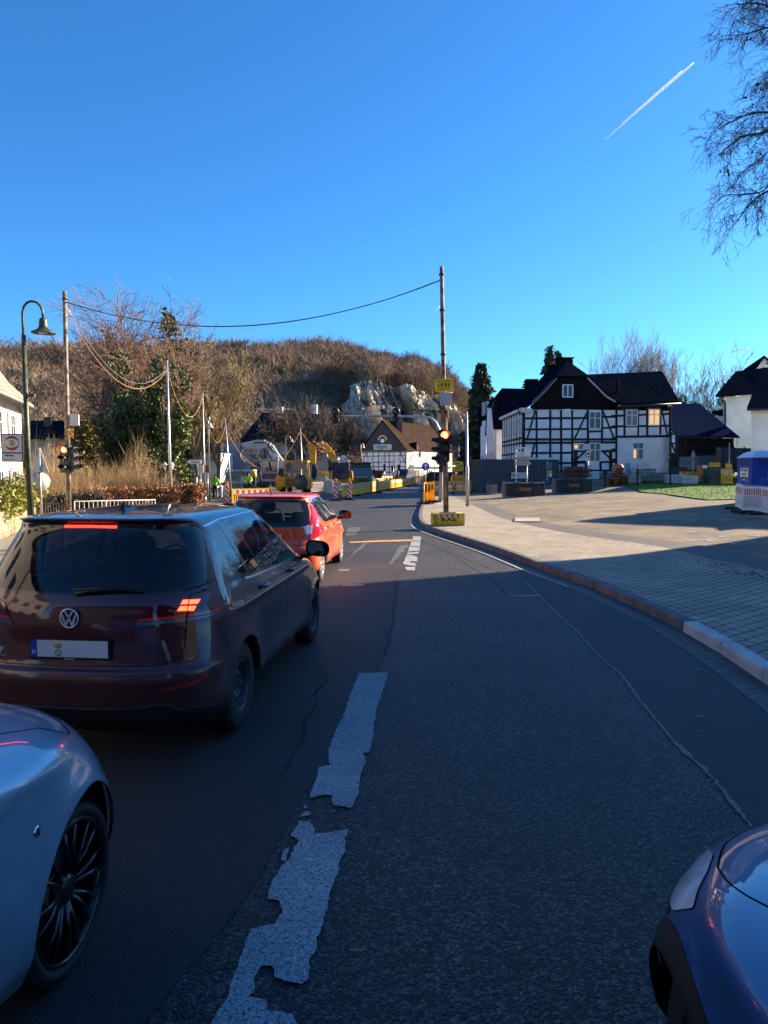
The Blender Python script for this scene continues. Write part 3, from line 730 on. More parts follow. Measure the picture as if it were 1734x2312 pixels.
    g = lambda pts,w_=.008: reg.append(('gap',sh.strip(pts,w_)))
    g([('r',0,.67),('r',.6,.68),('r',.69,.73),('r',.70,1.02)]);g([('s',.98,1.0),('s',1.08,.9),('s',1.10,.7),('s',1.16,.5),('s',1.2,.27),('s',2.8,.27)])
    g([('s',1.72,1.0),('s',1.80,.8),('s',1.79,.27)]);g([('s',2.85,.985),('s',2.82,.8),('s',2.84,.5),('s',2.78,.27)])
    g([('s',.5,.6),('s',.42,.7),('s',.45,.82)])
    ar = lambda y,r=.34: [('s',y + r * math.cos(a),max(.16,rw + r * math.sin(a))) for a in [PI * 1.14 - PI * 1.28 * i / 24 for i in range(25)]]
    for y in (yr,yf): reg.append(('hole',O(ar(y))))
    data = cut_shell(sh,reg,None)
    loc,rz,wb = place_car('','',730,1312,772,1270,yr,yf,.845)
    car = thing('small_car','bright red small hatchback at the head of the queue, sunlit side','car',loc,rz,'cars waiting on the road')
    mp = paint('red paint',(.80,.085,.015),.1,.35,1.0,.5)
    build_common(car,sh,data,mp,yr,yf,.83,rw,'cover',.185)
    shell_part('rear_window',data,'rearglass',mat('clear rear glass',(.02,.03,.035),.03,alpha=.45,spec=.6),car,-.002)
    shell_part('side_window',data,'sideglass',m_cglass,car,-.003)
    shell_part('windscreen',data,'windscreen',MATS['clear glass'],car,-.003)
    tl = shell_part('tail_light',data,'lamp',mat('bright red lens',(.42,.008,.02),.08,coat=1.0),car,.008)
    shell_part('clear_insert',data,'clear',m_clear,tl,.010)
    shell_part('headlight',data,'headlamp',m_clear,car,.004)
    q = MB();q.tube([(0,.52,1.49),(0,.50,1.53),(0,.42,1.70)],[.02,.012,.004],6);q.build('roof_antenna',m_black,car)
    for sd in (1,-1):
        for yh in (1.22,1.95):
            q = MB();xs = .855 * sd;q.tube([(xs,yh - .09,.905),(xs + sd * .03,yh - .06,.905),(xs + sd * .03,yh + .05,.905),(xs,yh + .09,.905)],.014,6);q.build('door_handle',mp,car)
        mirror_part(car,sd * .96,2.72,1.03,sd,mp)
    q = MB();q.box((0,.06,.80),(.52,.012,.115));q.build('number_plate',m_whitep,car)
    return car
def small_hatch(name,label,loc,rz,col,metal,rough,kind,rw,key):
    silver = key == 'silver'
    rows = [
        (.20,.14,3.74,.76,.45,.72,3.4,3.0,.04,.10),(.32,.04,3.86,.815,.45,.80,3.4,2.9,.05,.12),(.48,.0,3.90,.83,.45,.84,3.3,2.8,.05,.13),
        (.60,.0,3.89,.835,.45,.88,3.2,2.7,.05,.14),(.70,.04,3.83,.835,.48,.92,3.0,2.6,.05,.14),(.78,.07,3.72,.833,.5,.95,2.9,2.5,.05,.13),(.85,.08,3.52,.828,.5,.92,2.9,2.45,.06,.12),
        (.91,.09,3.26,.818,.5,.88,2.9,2.3,.06,.10),(.965,.10,2.98,.80,.5,.75,2.9,2.4,.06,.08),(1.02,.13,2.82,.775,.5,.70,3.0,2.5,.06,.08),
        (1.15,.22,2.55,.72,.46,.62,3.0,2.6,.06,.08),(1.32,.33,2.2,.64,.42,.55,3.0,2.7,.05,.06),(1.42,.44,1.95,.56,.4,.45,3,2.8,.05,.05),
        (1.46,.6,1.75,.44,.35,.4,2.8,2.8,.03,.03),(1.48,.85,1.55,.26,.25,.3,2.4,2.4,.01,.01),(1.485,1.1,1.3,.01,.05,.05,2,2,0,0)]
    yr,yf = .62,3.12
    aR = rw + (.055 if silver else .045)
    sh = Shell(rows,arches=[(yr,rw),(yf,rw)],archR=aR,L=3.9,lift=(.5,1.16 if silver else 1.0),crease=[(.84,.05,.018,.3,3.4),(.5,.14,-.012,1.0,2.7)],arch_lip=.018)
    O = sh.outline;reg = []
    def rs(pts,k='s',r=.04): return O([(k,a,b) for a,b in rnd(pts,r)])
    reg.append(('trim',rs([(.56,1.30),(.85,1.38),(1.5,1.40),(1.9,1.37),(2.3,1.2),(2.72,.96),(1.9,.95),(1.0,.98)],r=.03)))
    reg.append(('sideglass',rs([(.62,1.28),(.85,1.36),(1.35,1.378),(1.40,.985),(1.0,1.0)],r=.02)))
    reg.append(('sideglass',rs([(1.42,1.378),(1.88,1.35),(2.25,1.2),(2.58,.985),(1.47,.98)],r=.02)))
    reg.append(('windscreen',O([('f',0,.975),('f',.62,.985),('f',.66,1.02),('f',.52,1.34),('f',0,1.40)])))
    reg.append(('rearglass',O([('r',0,1.02),('r',.58,1.02),('r',.5,1.36),('r',0,1.40)])))
    if silver:
        reg.append(('intake',rs([(3.52,.30),(3.56,.56),(3.60,.56),(3.60,.32)],r=.01)))
        reg.append(('headlamp',rs([(.30,.60),(.34,.72),(.52,.76),(.60,.70),(.52,.60)],'f',.05)))
    else:
        reg.append(('headlamp',rs([(3.19,.772),(3.34,.785),(3.47,.765),(3.61,.71),(3.60,.655),(3.44,.645),(3.30,.695)],r=.02)))
        reg.append(('lampbase',rs([(3.36,.668),(3.60,.648),(3.61,.625),(3.46,.625),(3.33,.66)],r=.01)))
        reg.append(('clad',O([('s',yf + (aR + .07) * math.cos(a),max(.2,rw + (aR + .07) * math.sin(a))) for a in [PI * 1.14 - PI * 1.28 * i / 24 for i in range(25)]])))
    g = lambda pts,w_=.007: reg.append(('gap',sh.strip(pts,w_)))
    if silver: g([('s',2.6,.955),('s',2.9,.925),('s',3.18,.862),('s',3.30,.80),('f',.66,.79),('f',.52,.80),('f',0.02,.765)],.010)
    else: g([('s',2.6,.955),('s',2.9,.915),('s',3.14,.855),('s',3.34,.80),('f',.55,.765),('f',.02,.775)],.009)
    g([('s',2.56,.95),('s',2.52,.8),('s',2.54,.5),('s',2.46,.26),('s',1.5,.26)])
    ar = lambda y,r=aR: [('s',y + r * math.cos(a),max(.16,rw + r * math.sin(a))) for a in [PI * 1.14 - PI * 1.28 * i / 28 for i in range(29)]]
    for y in (yr,yf): reg.append(('hole',O(ar(y))))
    data = cut_shell(sh,reg,None)
    car = thing(name,label,'car',loc,rz,'cars waiting on the road')
    mp = paint(key + ' paint',col,metal,rough,1.0,.15)
    build_common(car,sh,data,mp,yr,yf,.80 if silver else .77,rw,kind,.205)
    shell_part('rear_window',data,'rearglass',m_cglassr,car,-.002)
    shell_part('side_window',data,'sideglass',m_cglass,car,-.003)
    shell_part('windscreen',data,'windscreen',MATS['clear glass'],car,-.003)
    hl = shell_part('headlight',data,'headlamp',mat('headlight glass',(.55,.62,.70),.22,metal=.1,coat=1.0,var=.45,vscale=9),car,.004)
    shell_part('lamp_base',data,'lampbase',m_trimb,car,.003)
    shell_part('side_intake',data,'intake',m_black,car,-.01)
    if silver:
        for sd in (1,-1):
            q = MB();q.lathe([(.022,0),(.022,.006),(.016,.009),(0,.009)],T(sd * .843,2.80,.71) @ Matrix.Rotation(PI / 2 * sd,4,'Y'),20);eo = q.build('round_badge',m_chrome,car)
            q = MB();q.box((sd * .853,2.80,.712),(.002,.006,.022));q.box((sd * .853,2.80,.706),(.002,.018,.006));q.build('badge_mark',m_black,eo)
    for sd in (1,-1): mirror_part(car,sd * .93,2.12,1.02,sd,mp)
    return car
vw();jazz()
def front_car(name,label,contact,heading,wx,**k):
    fw = Vector((math.sin(heading),math.cos(heading),0));rt = Vector((math.cos(heading),-math.sin(heading),0))
    loc = Vector(contact) - fw * 3.12 - rt * wx
    return small_hatch(name,label,loc,-heading,**k)
front_car('silver_car','silver grey small car with black multi spoke wheel behind the burgundy car',(-1.155,2.62,0),R(4),.83,col=(.27,.37,.47),metal=.4,rough=.34,kind='alloy',rw=.315,key='silver')
front_car('blue_car','dark blue car whose front left corner shows at the bottom right of the road',(.765,1.72,0),R(2),-.83,col=(.008,.07,.22),metal=.1,rough=.34,kind='steel',rw=.30,key='blue')
# ---------------------------------------------------------------- ground, road, pavement, lot
def link_noise(N,L,tc,scale,detail=6,rough=.6,lo=.35,hi=.65):
    n = N.new('ShaderNodeTexNoise');n.inputs['Scale'].default_value = scale;n.inputs['Detail'].default_value = detail;n.inputs['Roughness'].default_value = rough
    L.new(tc,n.inputs['Vector']);r = N.new('ShaderNodeMapRange');r.inputs[1].default_value = lo;r.inputs[2].default_value = hi;L.new(n.outputs[0],r.inputs[0]);return r.outputs[0]
def mixc(N,L,fac,a,b,mode='MIX'):
    m = N.new('ShaderNodeMix');m.data_type = 'RGBA';m.blend_type = mode
    if hasattr(fac,'links') or not isinstance(fac,(int,float)): L.new(fac,m.inputs[0])
    else: m.inputs[0].default_value = fac
    for k,v in ((6,a),(7,b)):
        if isinstance(v,tuple): m.inputs[k].default_value = (*v,1)
        else: L.new(v,m.inputs[k])
    return m.outputs[2]
def asphalt(name,base,light,grain=95.0,bump=1.0,rough=.72,patches=.35,dist=.006,stain=None):
    m = mat(name,base,rough);N = m.node_tree.nodes;L = m.node_tree.links;b = N['Principled BSDF']
    tc = N.new('ShaderNodeTexCoord').outputs['Object']
    v = N.new('ShaderNodeTexVoronoi');v.inputs['Scale'].default_value = grain;L.new(tc,v.inputs['Vector'])
    hsv = N.new('ShaderNodeSeparateColor');L.new(v.outputs['Color'],hsv.inputs[0])
    rr = N.new('ShaderNodeMapRange');rr.inputs[1].default_value = .2;rr.inputs[2].default_value = 1.0;L.new(hsv.outputs[0],rr.inputs[0])
    p = N.new('ShaderNodeMath');p.operation = 'POWER';p.inputs[1].default_value = 2.6;L.new(rr.outputs[0],p.inputs[0])
    c = mixc(N,L,p.outputs[0],base,light)
    big = link_noise(N,L,tc,.55,8,.65)
    c = mixc(N,L,big,mixc(N,L,1.0,c,(1 - patches,) * 3,'MULTIPLY'),c)
    mid = link_noise(N,L,tc,4,5,.7,.3,.75)
    c = mixc(N,L,mid,c,mixc(N,L,1.0,c,(1.25,1.22,1.18),'MULTIPLY'))
    if stain: c = mixc(N,L,link_noise(N,L,tc,.9,8,.7,.52,.72),c,stain)
    L.new(c,b.inputs['Base Color'])
    bp = N.new('ShaderNodeBump');bp.inputs['Strength'].default_value = bump;bp.inputs['Distance'].default_value = dist;bp.invert = True
    L.new(v.outputs['Distance'],bp.inputs['Height'])
    n = N.new('ShaderNodeTexNoise');n.inputs['Scale'].default_value = 22;n.inputs['Detail'].default_value = 4;L.new(tc,n.inputs['Vector'])
    b2 = N.new('ShaderNodeBump');b2.inputs['Strength'].default_value = .22;b2.inputs['Distance'].default_value = .012
    L.new(n.outputs[0],b2.inputs['Height']);L.new(bp.outputs[0],b2.inputs['Normal']);L.new(b2.outputs[0],b.inputs['Normal'])
    return m
def sheet(name,poly,m,dz,label=None,step=1.6,kind='structure',lump=0.0):
    """flat-ish polygon (world xy) triangulated with inner points and draped over the ground at +dz"""
    poly = [tuple(p[:2]) for p in poly];bd = dens(poly,step * .6)
    xs = [p[0] for p in poly];ys = [p[1] for p in poly]
    gx,gy = np.meshgrid(np.arange(min(xs),max(xs),step),np.arange(min(ys),max(ys),step))
    ins = winding(gx.ravel(),gy.ravel(),poly);gp = np.stack([gx.ravel(),gy.ravel()],1)[ins]
    pts = [Vector(p) for p in bd] + [Vector(p) for p in gp.tolist()]
    v,e,f,*_ = delaunay_2d_cdt(pts,[(i,(i + 1) % len(bd)) for i in range(len(bd))],[],1,1e-4)
    F = [t for t in f if len(t) == 3]
    V = [(p[0],p[1],gz(p[0],p[1]) + dz + (lump * (noise.noise(Vector((p[0] * .35,p[1] * .35,3))) - .3) if lump else 0)) for p in v]
    o = rawmesh(name,V,F,m);tag(o,kind=kind);return o
def poly_px(pts): return [tuple(G(*p)[:2]) for p in pts]
# big terrain sheet
nx = 120;xs = np.concatenate([np.linspace(-1500,-60,16),np.linspace(-55,55,60),np.linspace(60,1500,16)]);ys = np.concatenate([np.linspace(-300,-5,10),np.linspace(0,120,62),np.linspace(130,3500,14)])
V = [(x,y,gz(x,y) - .012) for y in ys for x in xs];W_ = len(xs)
F = [(j * W_ + i,j * W_ + i + 1,(j + 1) * W_ + i + 1,(j + 1) * W_ + i) for j in range(len(ys) - 1) for i in range(W_ - 1)]
m_lot = asphalt('dusty yard surface',(.20,.17,.118),(.36,.30,.21),60,.9,.85,.5,.012,stain=(.075,.075,.08))
tag(rawmesh('ground',V,F,m_lot),kind='structure')
# kerb line of the right pavement (foot of the kerb, photo pixels)
KB = [(2000,1760),(1860,1640),(1734,1552),(1660,1500),(1574,1447),(1493,1402),(1403,1361),(1327,1326),(1227,1291),(1126,1251),(1051,1226),(990,1206),(955,1191),(944,1175),(947,1155),(953,1141),(957,1125),(955,1108),(951,1096)]
kb = [G(*p) for p in KB]
def smooth_line(pts,n=6):
    out = [];P4 = [pts[0]] + list(pts) + [pts[-1]]
    for i in range(1,len(P4) - 2):
        for j in range(n):
            t = j / n;a,b,c,d = P4[i - 1],P4[i],P4[i + 1],P4[i + 2]
            out.append(.5 * ((2 * b) + (c - a) * t + (2 * a - 5 * b + 4 * c - d) * t * t + (3 * b - a - 3 * c + d) * t ** 3))
    out.append(Vector(pts[-1]));return out
kl = smooth_line([Vector((p.x,p.y,0)) for p in kb])
def offset_line(l,d):
    out = []
    for i in range(len(l)):
        t = (l[min(i + 1,len(l) - 1)] - l[max(i - 1,0)]).normalized();n = Vector((t.y,-t.x,0));out.append(l[i] + n * d)
    return out
gut = offset_line(kl,-.30);kin = offset_line(kl,.16)
EDGE_R = [(2200,1420),(1900,1350),(1734,1307),(1604,1276),(1483,1246),(1352,1226),(1252,1208),(1176,1190),(1126,1175),(1095,1160),(1071,1148),(1048,1138),(1020,1122),(1003,1108)]
er = smooth_line([Vector((G(*p).x,G(*p).y,0)) for p in EDGE_R])
# left road edge
road_l = [(-5.6,-8),(-6.4,8),(-8.1,16),(-9.2,22),(-9.6,30),(-9.0,38),(-6.5,50),(-2.5,70),(2.0,95),(6,125)]
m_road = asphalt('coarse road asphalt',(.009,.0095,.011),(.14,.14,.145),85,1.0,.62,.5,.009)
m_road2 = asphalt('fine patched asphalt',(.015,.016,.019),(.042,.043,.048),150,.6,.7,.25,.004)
right_edge = [(p.x,p.y) for p in gut]
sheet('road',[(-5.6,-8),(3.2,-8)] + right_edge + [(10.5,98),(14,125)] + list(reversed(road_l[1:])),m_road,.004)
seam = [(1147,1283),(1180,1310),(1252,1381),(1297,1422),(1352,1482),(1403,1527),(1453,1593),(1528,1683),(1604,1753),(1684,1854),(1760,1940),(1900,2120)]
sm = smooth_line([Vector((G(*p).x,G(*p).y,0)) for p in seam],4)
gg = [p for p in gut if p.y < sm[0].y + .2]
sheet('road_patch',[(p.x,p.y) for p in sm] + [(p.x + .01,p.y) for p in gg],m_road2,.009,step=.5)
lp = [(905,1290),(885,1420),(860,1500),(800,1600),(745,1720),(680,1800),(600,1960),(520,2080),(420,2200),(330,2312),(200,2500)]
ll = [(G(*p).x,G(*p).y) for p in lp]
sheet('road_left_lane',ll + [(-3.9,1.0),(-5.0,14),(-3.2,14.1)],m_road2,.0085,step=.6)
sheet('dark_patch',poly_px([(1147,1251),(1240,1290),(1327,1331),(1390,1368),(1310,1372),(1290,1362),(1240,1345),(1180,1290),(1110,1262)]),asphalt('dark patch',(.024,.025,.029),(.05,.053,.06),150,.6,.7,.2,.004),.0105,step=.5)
# broken light seam along the patch edge
random.seed(4)
mk = asphalt('worn white road paint',(.30,.325,.345),(.48,.51,.53),90,.8,.75,.35,.004)
def jag(poly,amp,step=.03,seed=1):
    out = [];p = [(q[0],q[1]) for q in poly]
    for i,q in enumerate(dens(p,step)):
        n = noise.noise_vector(Vector((q[0] * 14,q[1] * 14,seed)));n2 = noise.noise_vector(Vector((q[0] * 45,q[1] * 45,seed + 7)))
        out.append((q[0] + amp * (n.x + .6 * n2.x),q[1] + amp * (n.y + .6 * n2.y)))
    return out
def thin_marking(name,poly,m,dz,amp=.02,seed=1,st=.03):
    return sheet(name,jag(poly,amp,st,seed),m,dz,step=.35)
sl_ = [];sr_ = []
for i,p in enumerate(sm):
    wd = .010 + .02 * abs(noise.noise(Vector((i * .7,1,2))));sl_.append((p.x - wd,p.y));sr_.append((p.x + wd,p.y))
thin_marking('road_seam',sl_ + sr_[::-1],asphalt('seam sealing',(.13,.135,.14),(.22,.225,.23),90,.6,.8,.3,.004),.0098,.018,3)
def c_b(pts): return [tuple(G(450 + .3762 * x,1480 + .3762 * y)[:2]) for x,y in pts]
A1 = [(960,112),(1135,110),(1120,160),(1090,250),(1060,330),(1045,480),(1020,590),(975,600),(1000,620),(985,690),(965,760),(950,860),(910,930),(805,910),(790,850),(740,848),(660,870),(690,760),(725,680),(790,668),(770,600),(800,500),(860,380),(920,210)]
A2 = [(590,1010),(660,1005),(692,1045),(690,1085),(890,1055),(870,1190),(845,1260),(820,1340),(780,1440),(760,1560),(720,1690),(690,1800),(655,1840),(655,1960),(610,2000),(455,1950),(440,1880),(370,1885),(330,1960),(335,2010),(300,2060),(400,2080),(410,2150),(560,2170),(600,2260),(620,2420),(-20,2420),(90,2212),(170,2040),(240,1870),(290,1700),(320,1660),(455,1630),(500,1560),(480,1490),(405,1480),(440,1360),(490,1280),(545,1230),(590,1120),(550,1100),(570,1060)]
def crackpaint(o): return o
mp_ = MATS['worn white road paint'];Np,Lp = mp_.node_tree.nodes,mp_.node_tree.links
_b = Np['Principled BSDF'];_tc = Np.new('ShaderNodeTexCoord').outputs['Object']
_dn = Np.new('ShaderNodeTexNoise');_dn.inputs['Scale'].default_value = 6;Lp.new(_tc,_dn.inputs['Vector'])
_ad = Np.new('ShaderNodeVectorMath');_ad.operation = 'MULTIPLY_ADD';_ad.inputs[1].default_value = (.25,.25,.25);Lp.new(_dn.outputs['Color'],_ad.inputs[0]);Lp.new(_tc,_ad.inputs[2])
_v = Np.new('ShaderNodeTexVoronoi');_v.feature = 'DISTANCE_TO_EDGE';_v.inputs['Scale'].default_value = 9;Lp.new(_ad.outputs[0],_v.inputs['Vector'])
_m = Np.new('ShaderNodeMapRange');_m.inputs[1].default_value = .0;_m.inputs[2].default_value = .012;Lp.new(_v.outputs['Distance'],_m.inputs[0])
_msk = link_noise(Np,Lp,_tc,2.2,4,.6,.36,.50)
_g = Np.new('ShaderNodeMath');_g.operation = 'MAXIMUM';Lp.new(_m.outputs[0],_g.inputs[0]);Lp.new(_msk,_g.inputs[1])
_old = _b.inputs['Base Color'].links[0].from_socket
_sp = link_noise(Np,Lp,_tc,70,3,.7,.36,.50);_old = mixc(Np,Lp,_sp,(.05,.052,.058),_old)
Lp.new(mixc(Np,Lp,_g.outputs[0],(.06,.062,.068),_old),_b.inputs['Base Color'])
thin_marking('lane_marking',c_b(A1),mk,.013,.012,1,.02)
thin_marking('lane_marking',c_b(A2),mk,.013,.012,2,.02)
for k,q in enumerate([[(600,985),(635,945),(668,955),(665,970)],[(490,1240),(505,1190),(530,1170),(540,1180),(515,1250)],[(785,940),(812,936),(812,946)],[(632,912),(648,915),(645,930),(628,932)]]):
    sheet('paint_flake',jag(c_b(q),.006,.02,k),mk,.0135,step=.3)
def c1(pts): return [tuple(G(740 + .3014 * x,1090 + .3014 * y)[:2]) for x,y in pts]
FD = [[(640,402),(700,407),(694,438),(632,436)],[(630,440),(694,442),(690,482),(612,474)],[(612,480),(690,487),(685,512),(600,520)],[(600,526),(683,520),(680,536),(592,540)],[(592,546),(640,546),(672,562),(670,596),(630,590),(600,602),(655,604),(660,628),(570,616),(560,608)],[(578,634),(655,634),(650,662),(590,660)]]
for k,q in enumerate(FD): thin_marking('lane_marking',c1(q),mk,.013,.03,5 + k,.08)
thin_marking('temporary_marking',c1([(160,446),(400,434),(625,427),(625,440),(400,446),(165,454)]),mat('orange road marking',(.62,.30,.06),.6,var=.3,vscale=3),.013,.03,9,.2)
for k,q in enumerate([[(105,770),(270,766),(268,778),(110,780)],[(80,656),(160,654),(158,662),(82,663)]]): thin_marking('paint_scuff',c1(q),mk,.013,.03,20 + k,.1)
thin_marking('paint_scuff',[tuple(G(*p)[:2]) for p in [(1146,1347.5),(1220,1346),(1220,1348),(1148,1349)]],mk,.015,.01,30,.05)
for k,q in enumerate([[(150,336),(256,333),(206,396),(132,401)],[(540,472),(612,466),(472,618),(452,620)],[(265,455),(300,453),(175,560),(120,600)]]): thin_marking('road_patch',c1(q),asphalt('pale asphalt patch',(.075,.074,.072),(.15,.145,.14),120,.6,.7,.3,.004),.0105,.05,40 + k,.15)
mcr = mat('road crack',(.012,.012,.013),.9)
def crack(pts,wd,k):
    l = smooth_line([Vector((G(*p).x,G(*p).y,0)) for p in pts],8);L_,R_ = [],[]
    for i,p in enumerate(l):
        n = noise.noise_vector(Vector((p.x * 3,p.y * 3,k))) * .06;w_ = wd * (.5 + abs(noise.noise(Vector((i * .9,k,1)))) * 2);L_.append((p.x + n.x - w_,p.y + n.y));R_.append((p.x + n.x + w_,p.y + n.y))
    sheet('road_crack',L_ + R_[::-1],mcr,.0125,step=.5)
crack([(900,1285),(893,1340),(882,1420),(868,1480)],.010,1);crack([(735,1530),(760,1520),(800,1516)],.010,2);crack([(735,1530),(715,1580),(690,1650),(650,1740)],.012,3);crack([(940,1215),(985,1235),(1050,1262),(1110,1285)],.014,4);crack([(780,1240),(740,1275),(700,1330)],.014,5);crack([(985,1250),(1010,1248),(1110,1310),(1150,1350)],.008,6)
# light edge line following the kerb in the middle part, gutter pavers nearer
m_gut = rowmat('gutter pavers',(.085,.085,.088),(.03,.03,.03),.16,.30,.7,.012,axes=(1,0),offset=0)
def band(name,la,lb,dz,m,k0,k1,kind='structure',zfun=None):
    a = la[k0:k1];b = lb[k0:k1];V = []
    for p,q in zip(a,b): V += [(p.x,p.y,gz(p.x,p.y) + dz),(q.x,q.y,gz(q.x,q.y) + dz)]
    F = [(2 * i,2 * i + 1,2 * i + 3,2 * i + 2) for i in range(len(a) - 1)]
    o = rawmesh(name,V,F,m);tag(o,kind=kind);return o
NK = len(kl)
band('gutter',offset_line(kl,-.31),kl,.013,m_gut,0,NK)
i0 = next(i for i,p in enumerate(kl) if p.y > G(1330,1327).y);i1 = next(i for i,p in enumerate(kl) if p.y > G(950,1185).y)
band('edge_line',offset_line(kl,-.36),offset_line(kl,-.30),.018,mat('edge line paint',(.27,.26,.24),.7,var=.25,vscale=6),i0,i1)
# kerb stones: one prism per metre with joints
m_kerb = mat('old dark kerb stone',(.10,.105,.11),.8,var=.35,vscale=4,bump=.4,bscale=60)
m_kerbn = mat('new pale kerb stone',(.40,.42,.43),.8,var=.2,vscale=4,bump=.3,bscale=60)
def resample(l,step):
    out = [l[0].copy()];acc = 0
    for i in range(len(l) - 1):
        a,b = l[i],l[i + 1];d = (b - a).length;t = step - acc
        while t <= d: out.append(a + (b - a) * (t / d));t += step
        acc = (acc + d) % step
    return out
kr = resample(kl,1.0);prof = [(0,-.05),(0.002,.11),(.012,.130),(.03,.138),(.155,.138),(.155,-.05)]
ki_pale = G(1574,1447).y
for grp,nm,mm in ((0,'kerb',m_kerb),(1,'kerb_new',m_kerbn)):
    mb = MB()
    for i in range(len(kr) - 1):
        a,b = kr[i],kr[i + 1]
        if (a.y < ki_pale - .3) != bool(grp): continue
        t = (b - a).normalized();n = Vector((t.y,-t.x,0));a2,b2 = a + t * .012,b - t * .008
        A = [a2 + n * u + Vector((0,0,v + gz(a2.x,a2.y))) for u,v in prof];B = [b2 + n * u + Vector((0,0,v + gz(b2.x,b2.y))) for u,v in prof]
        k = len(prof);mb.add(A + B,[tuple(range(k)),tuple(reversed(range(k,2 * k)))] + [(j,(j + 1) % k,k + (j + 1) % k,k + j) for j in range(k)])
    tag(mb.build(nm,mm),kind='structure')
m_pave = rowmat('pavement pavers',(.36,.32,.25),(.085,.075,.06),.20,.165,.85,.014,axes=(0,1),offset=.5,bump=.5,var=.2)
for nd in m_pave.node_tree.nodes:
    if nd.bl_idname == 'ShaderNodeTexBrick':
        cbn = nd.inputs['Vector'].links[0].from_node;mpg = m_pave.node_tree.nodes.new('ShaderNodeMapping');mpg.inputs['Rotation'].default_value = (0,0,R(-38))
        m_pave.node_tree.links.new(cbn.outputs[0],mpg.inputs[0]);m_pave.node_tree.links.new(mpg.outputs[0],nd.inputs['Vector'])
pv = [(p.x,p.y) for p in offset_line(kl,.157)] + [(p.x,p.y) for p in reversed(er)]
sheet('pavement',pv,m_pave,.130,step=.8)
# edge of the pavement towards the yard: dark asphalt strip, flush with the paving
e2 = offset_line(er,.85)
band('asphalt_strip',er,e2,.127,asphalt('strip asphalt',(.085,.082,.08),(.13,.125,.12),110,.5,.8,.25,.004),0,len(er) - 14)
# yard surface ramp: meets the strip
V = [];
yard = [(p.x,p.y) for p in e2[:len(er) - 14]] + [(p.x,p.y) for p in offset_line(er[len(er) - 15:],0.02)] + [(4.5,60),(60,60),(60,-2)]
sheet('yard',yard,m_lot,.120,step=.7,lump=.035)
# wet puddle-like bare patches with pale frost
m_frost = mat('pale frosty ground',(.27,.285,.31),.55,var=.3,vscale=6,bump=.3,bscale=30)
random.seed(8)
kk = 0
for px,py,w_,h_,n_ in [(1640,1212,95,7,9),(1560,1220,60,5,5),(1620,1174,80,4,7),(1330,1168,55,4,6),(1700,1190,70,5,5),(1160,1130,90,4,6),(1260,1120,120,4,6)]:
    for j in range(n_):
        kk += 1;cx,cy = px + random.gauss(0,w_ * .45),py + random.gauss(0,h_ * .8);ww,hh_ = w_ * random.uniform(.08,.3),h_ * random.uniform(.08,.3)
        q = [(cx + ww * math.cos(a) * random.uniform(.5,1),cy + hh_ * math.sin(a) * random.uniform(.5,1)) for a in [2 * PI * i / 12 for i in range(12)]]
        sheet('frost_patch',jag([tuple(G(*p,.12)[:2]) for p in q],.10,.10,kk),m_frost,.128,step=.6,lump=.035)
# rubble clods along the strip
mb = MB();random.seed(5)
for i in range(300):
    t = random.random();px = 1600 + 180 * t;py = 1268 + 45 * t + random.gauss(0,7) + 6
    g = G(px,py,.12);s_ = random.uniform(.008,.032)
    mb.add([g + Vector((random.uniform(-1,1),random.uniform(-1,1),random.uniform(-.3,1))) * s_ for _ in range(6)],[(0,1,2),(2,3,4),(4,5,0),(0,2,4),(1,3,5),(1,2,3),(3,4,5),(5,0,1)])
tag(mb.build('rubble',mat('dark soil',(.10,.08,.06),.95,var=.4,vscale=9)),kind='stuff')
# manhole frame in the pavement
def cover(name,lab,pts,dz,m,mi):
    q = [G(*p,dz) for p in pts];t = thing(name,lab,'manhole cover',sum(q,Vector()) / 4)
    mb = MB();mb.slab([p + Vector((0,0,.0)) for p in q],(0,0,.006));mb.build('plate',m,t,world=True)
    c = sum(q,Vector()) / 4;r_ = [c + (p - c) * 1.12 for p in q];mb = MB();mb.slab([p - Vector((0,0,.002)) for p in r_],(0,0,.005));mb.build('frame',mi,t,world=True)
cover('manhole_cover','square manhole cover with paved lid set in the pavement',[(1204,1263),(1262,1274),(1287,1268),(1268,1252)] if False else [(1199,1260),(1243,1271),(1275,1262),(1230,1252)],.131,rowmat('lid pavers',(.27,.235,.2),(.08,.07,.06),.2,.165,.85,.014,axes=(0,1)),m_steel)
cover('manhole_cover','pale rectangular concrete cover flush with the dusty yard',[(1163,1177),(1220,1177),(1218,1169),(1164,1169)],.150,mat('pale concrete',(.36,.33,.28),.85,var=.15),m_kerb)
# left pavement
sheet('left_pavement',[(-5.6,-8),(-6.4,8),(-8.1,16),(-9.2,22),(-9.6,30),(-9.0,38),(-11.5,42),(-14.5,31),(-13.2,24),(-10.6,16),(-9.4,8),(-9,-8)],rowmat('left pavers',(.30,.27,.23),(.1,.09,.08),.3,.3,.85,.01,axes=(0,1)),.09,step=.9)
mb = MB();lk = [Vector((a,b,0)) for a,b in road_l[:6]]
for a,b in zip(lk[:-1],lk[1:]):
    n = Vector(((b - a).y,-(b - a).x,0)).normalized() * .14;z0,z1 = gz(a.x,a.y),gz(b.x,b.y)
    mb.slab([a + Vector((0,0,z0 - .02)),a + n + Vector((0,0,z0 - .02)),b + n + Vector((0,0,z1 - .02)),b + Vector((0,0,z1 - .02))],(0,0,.13))
tag(mb.build('left_kerb',m_kerb),kind='structure')
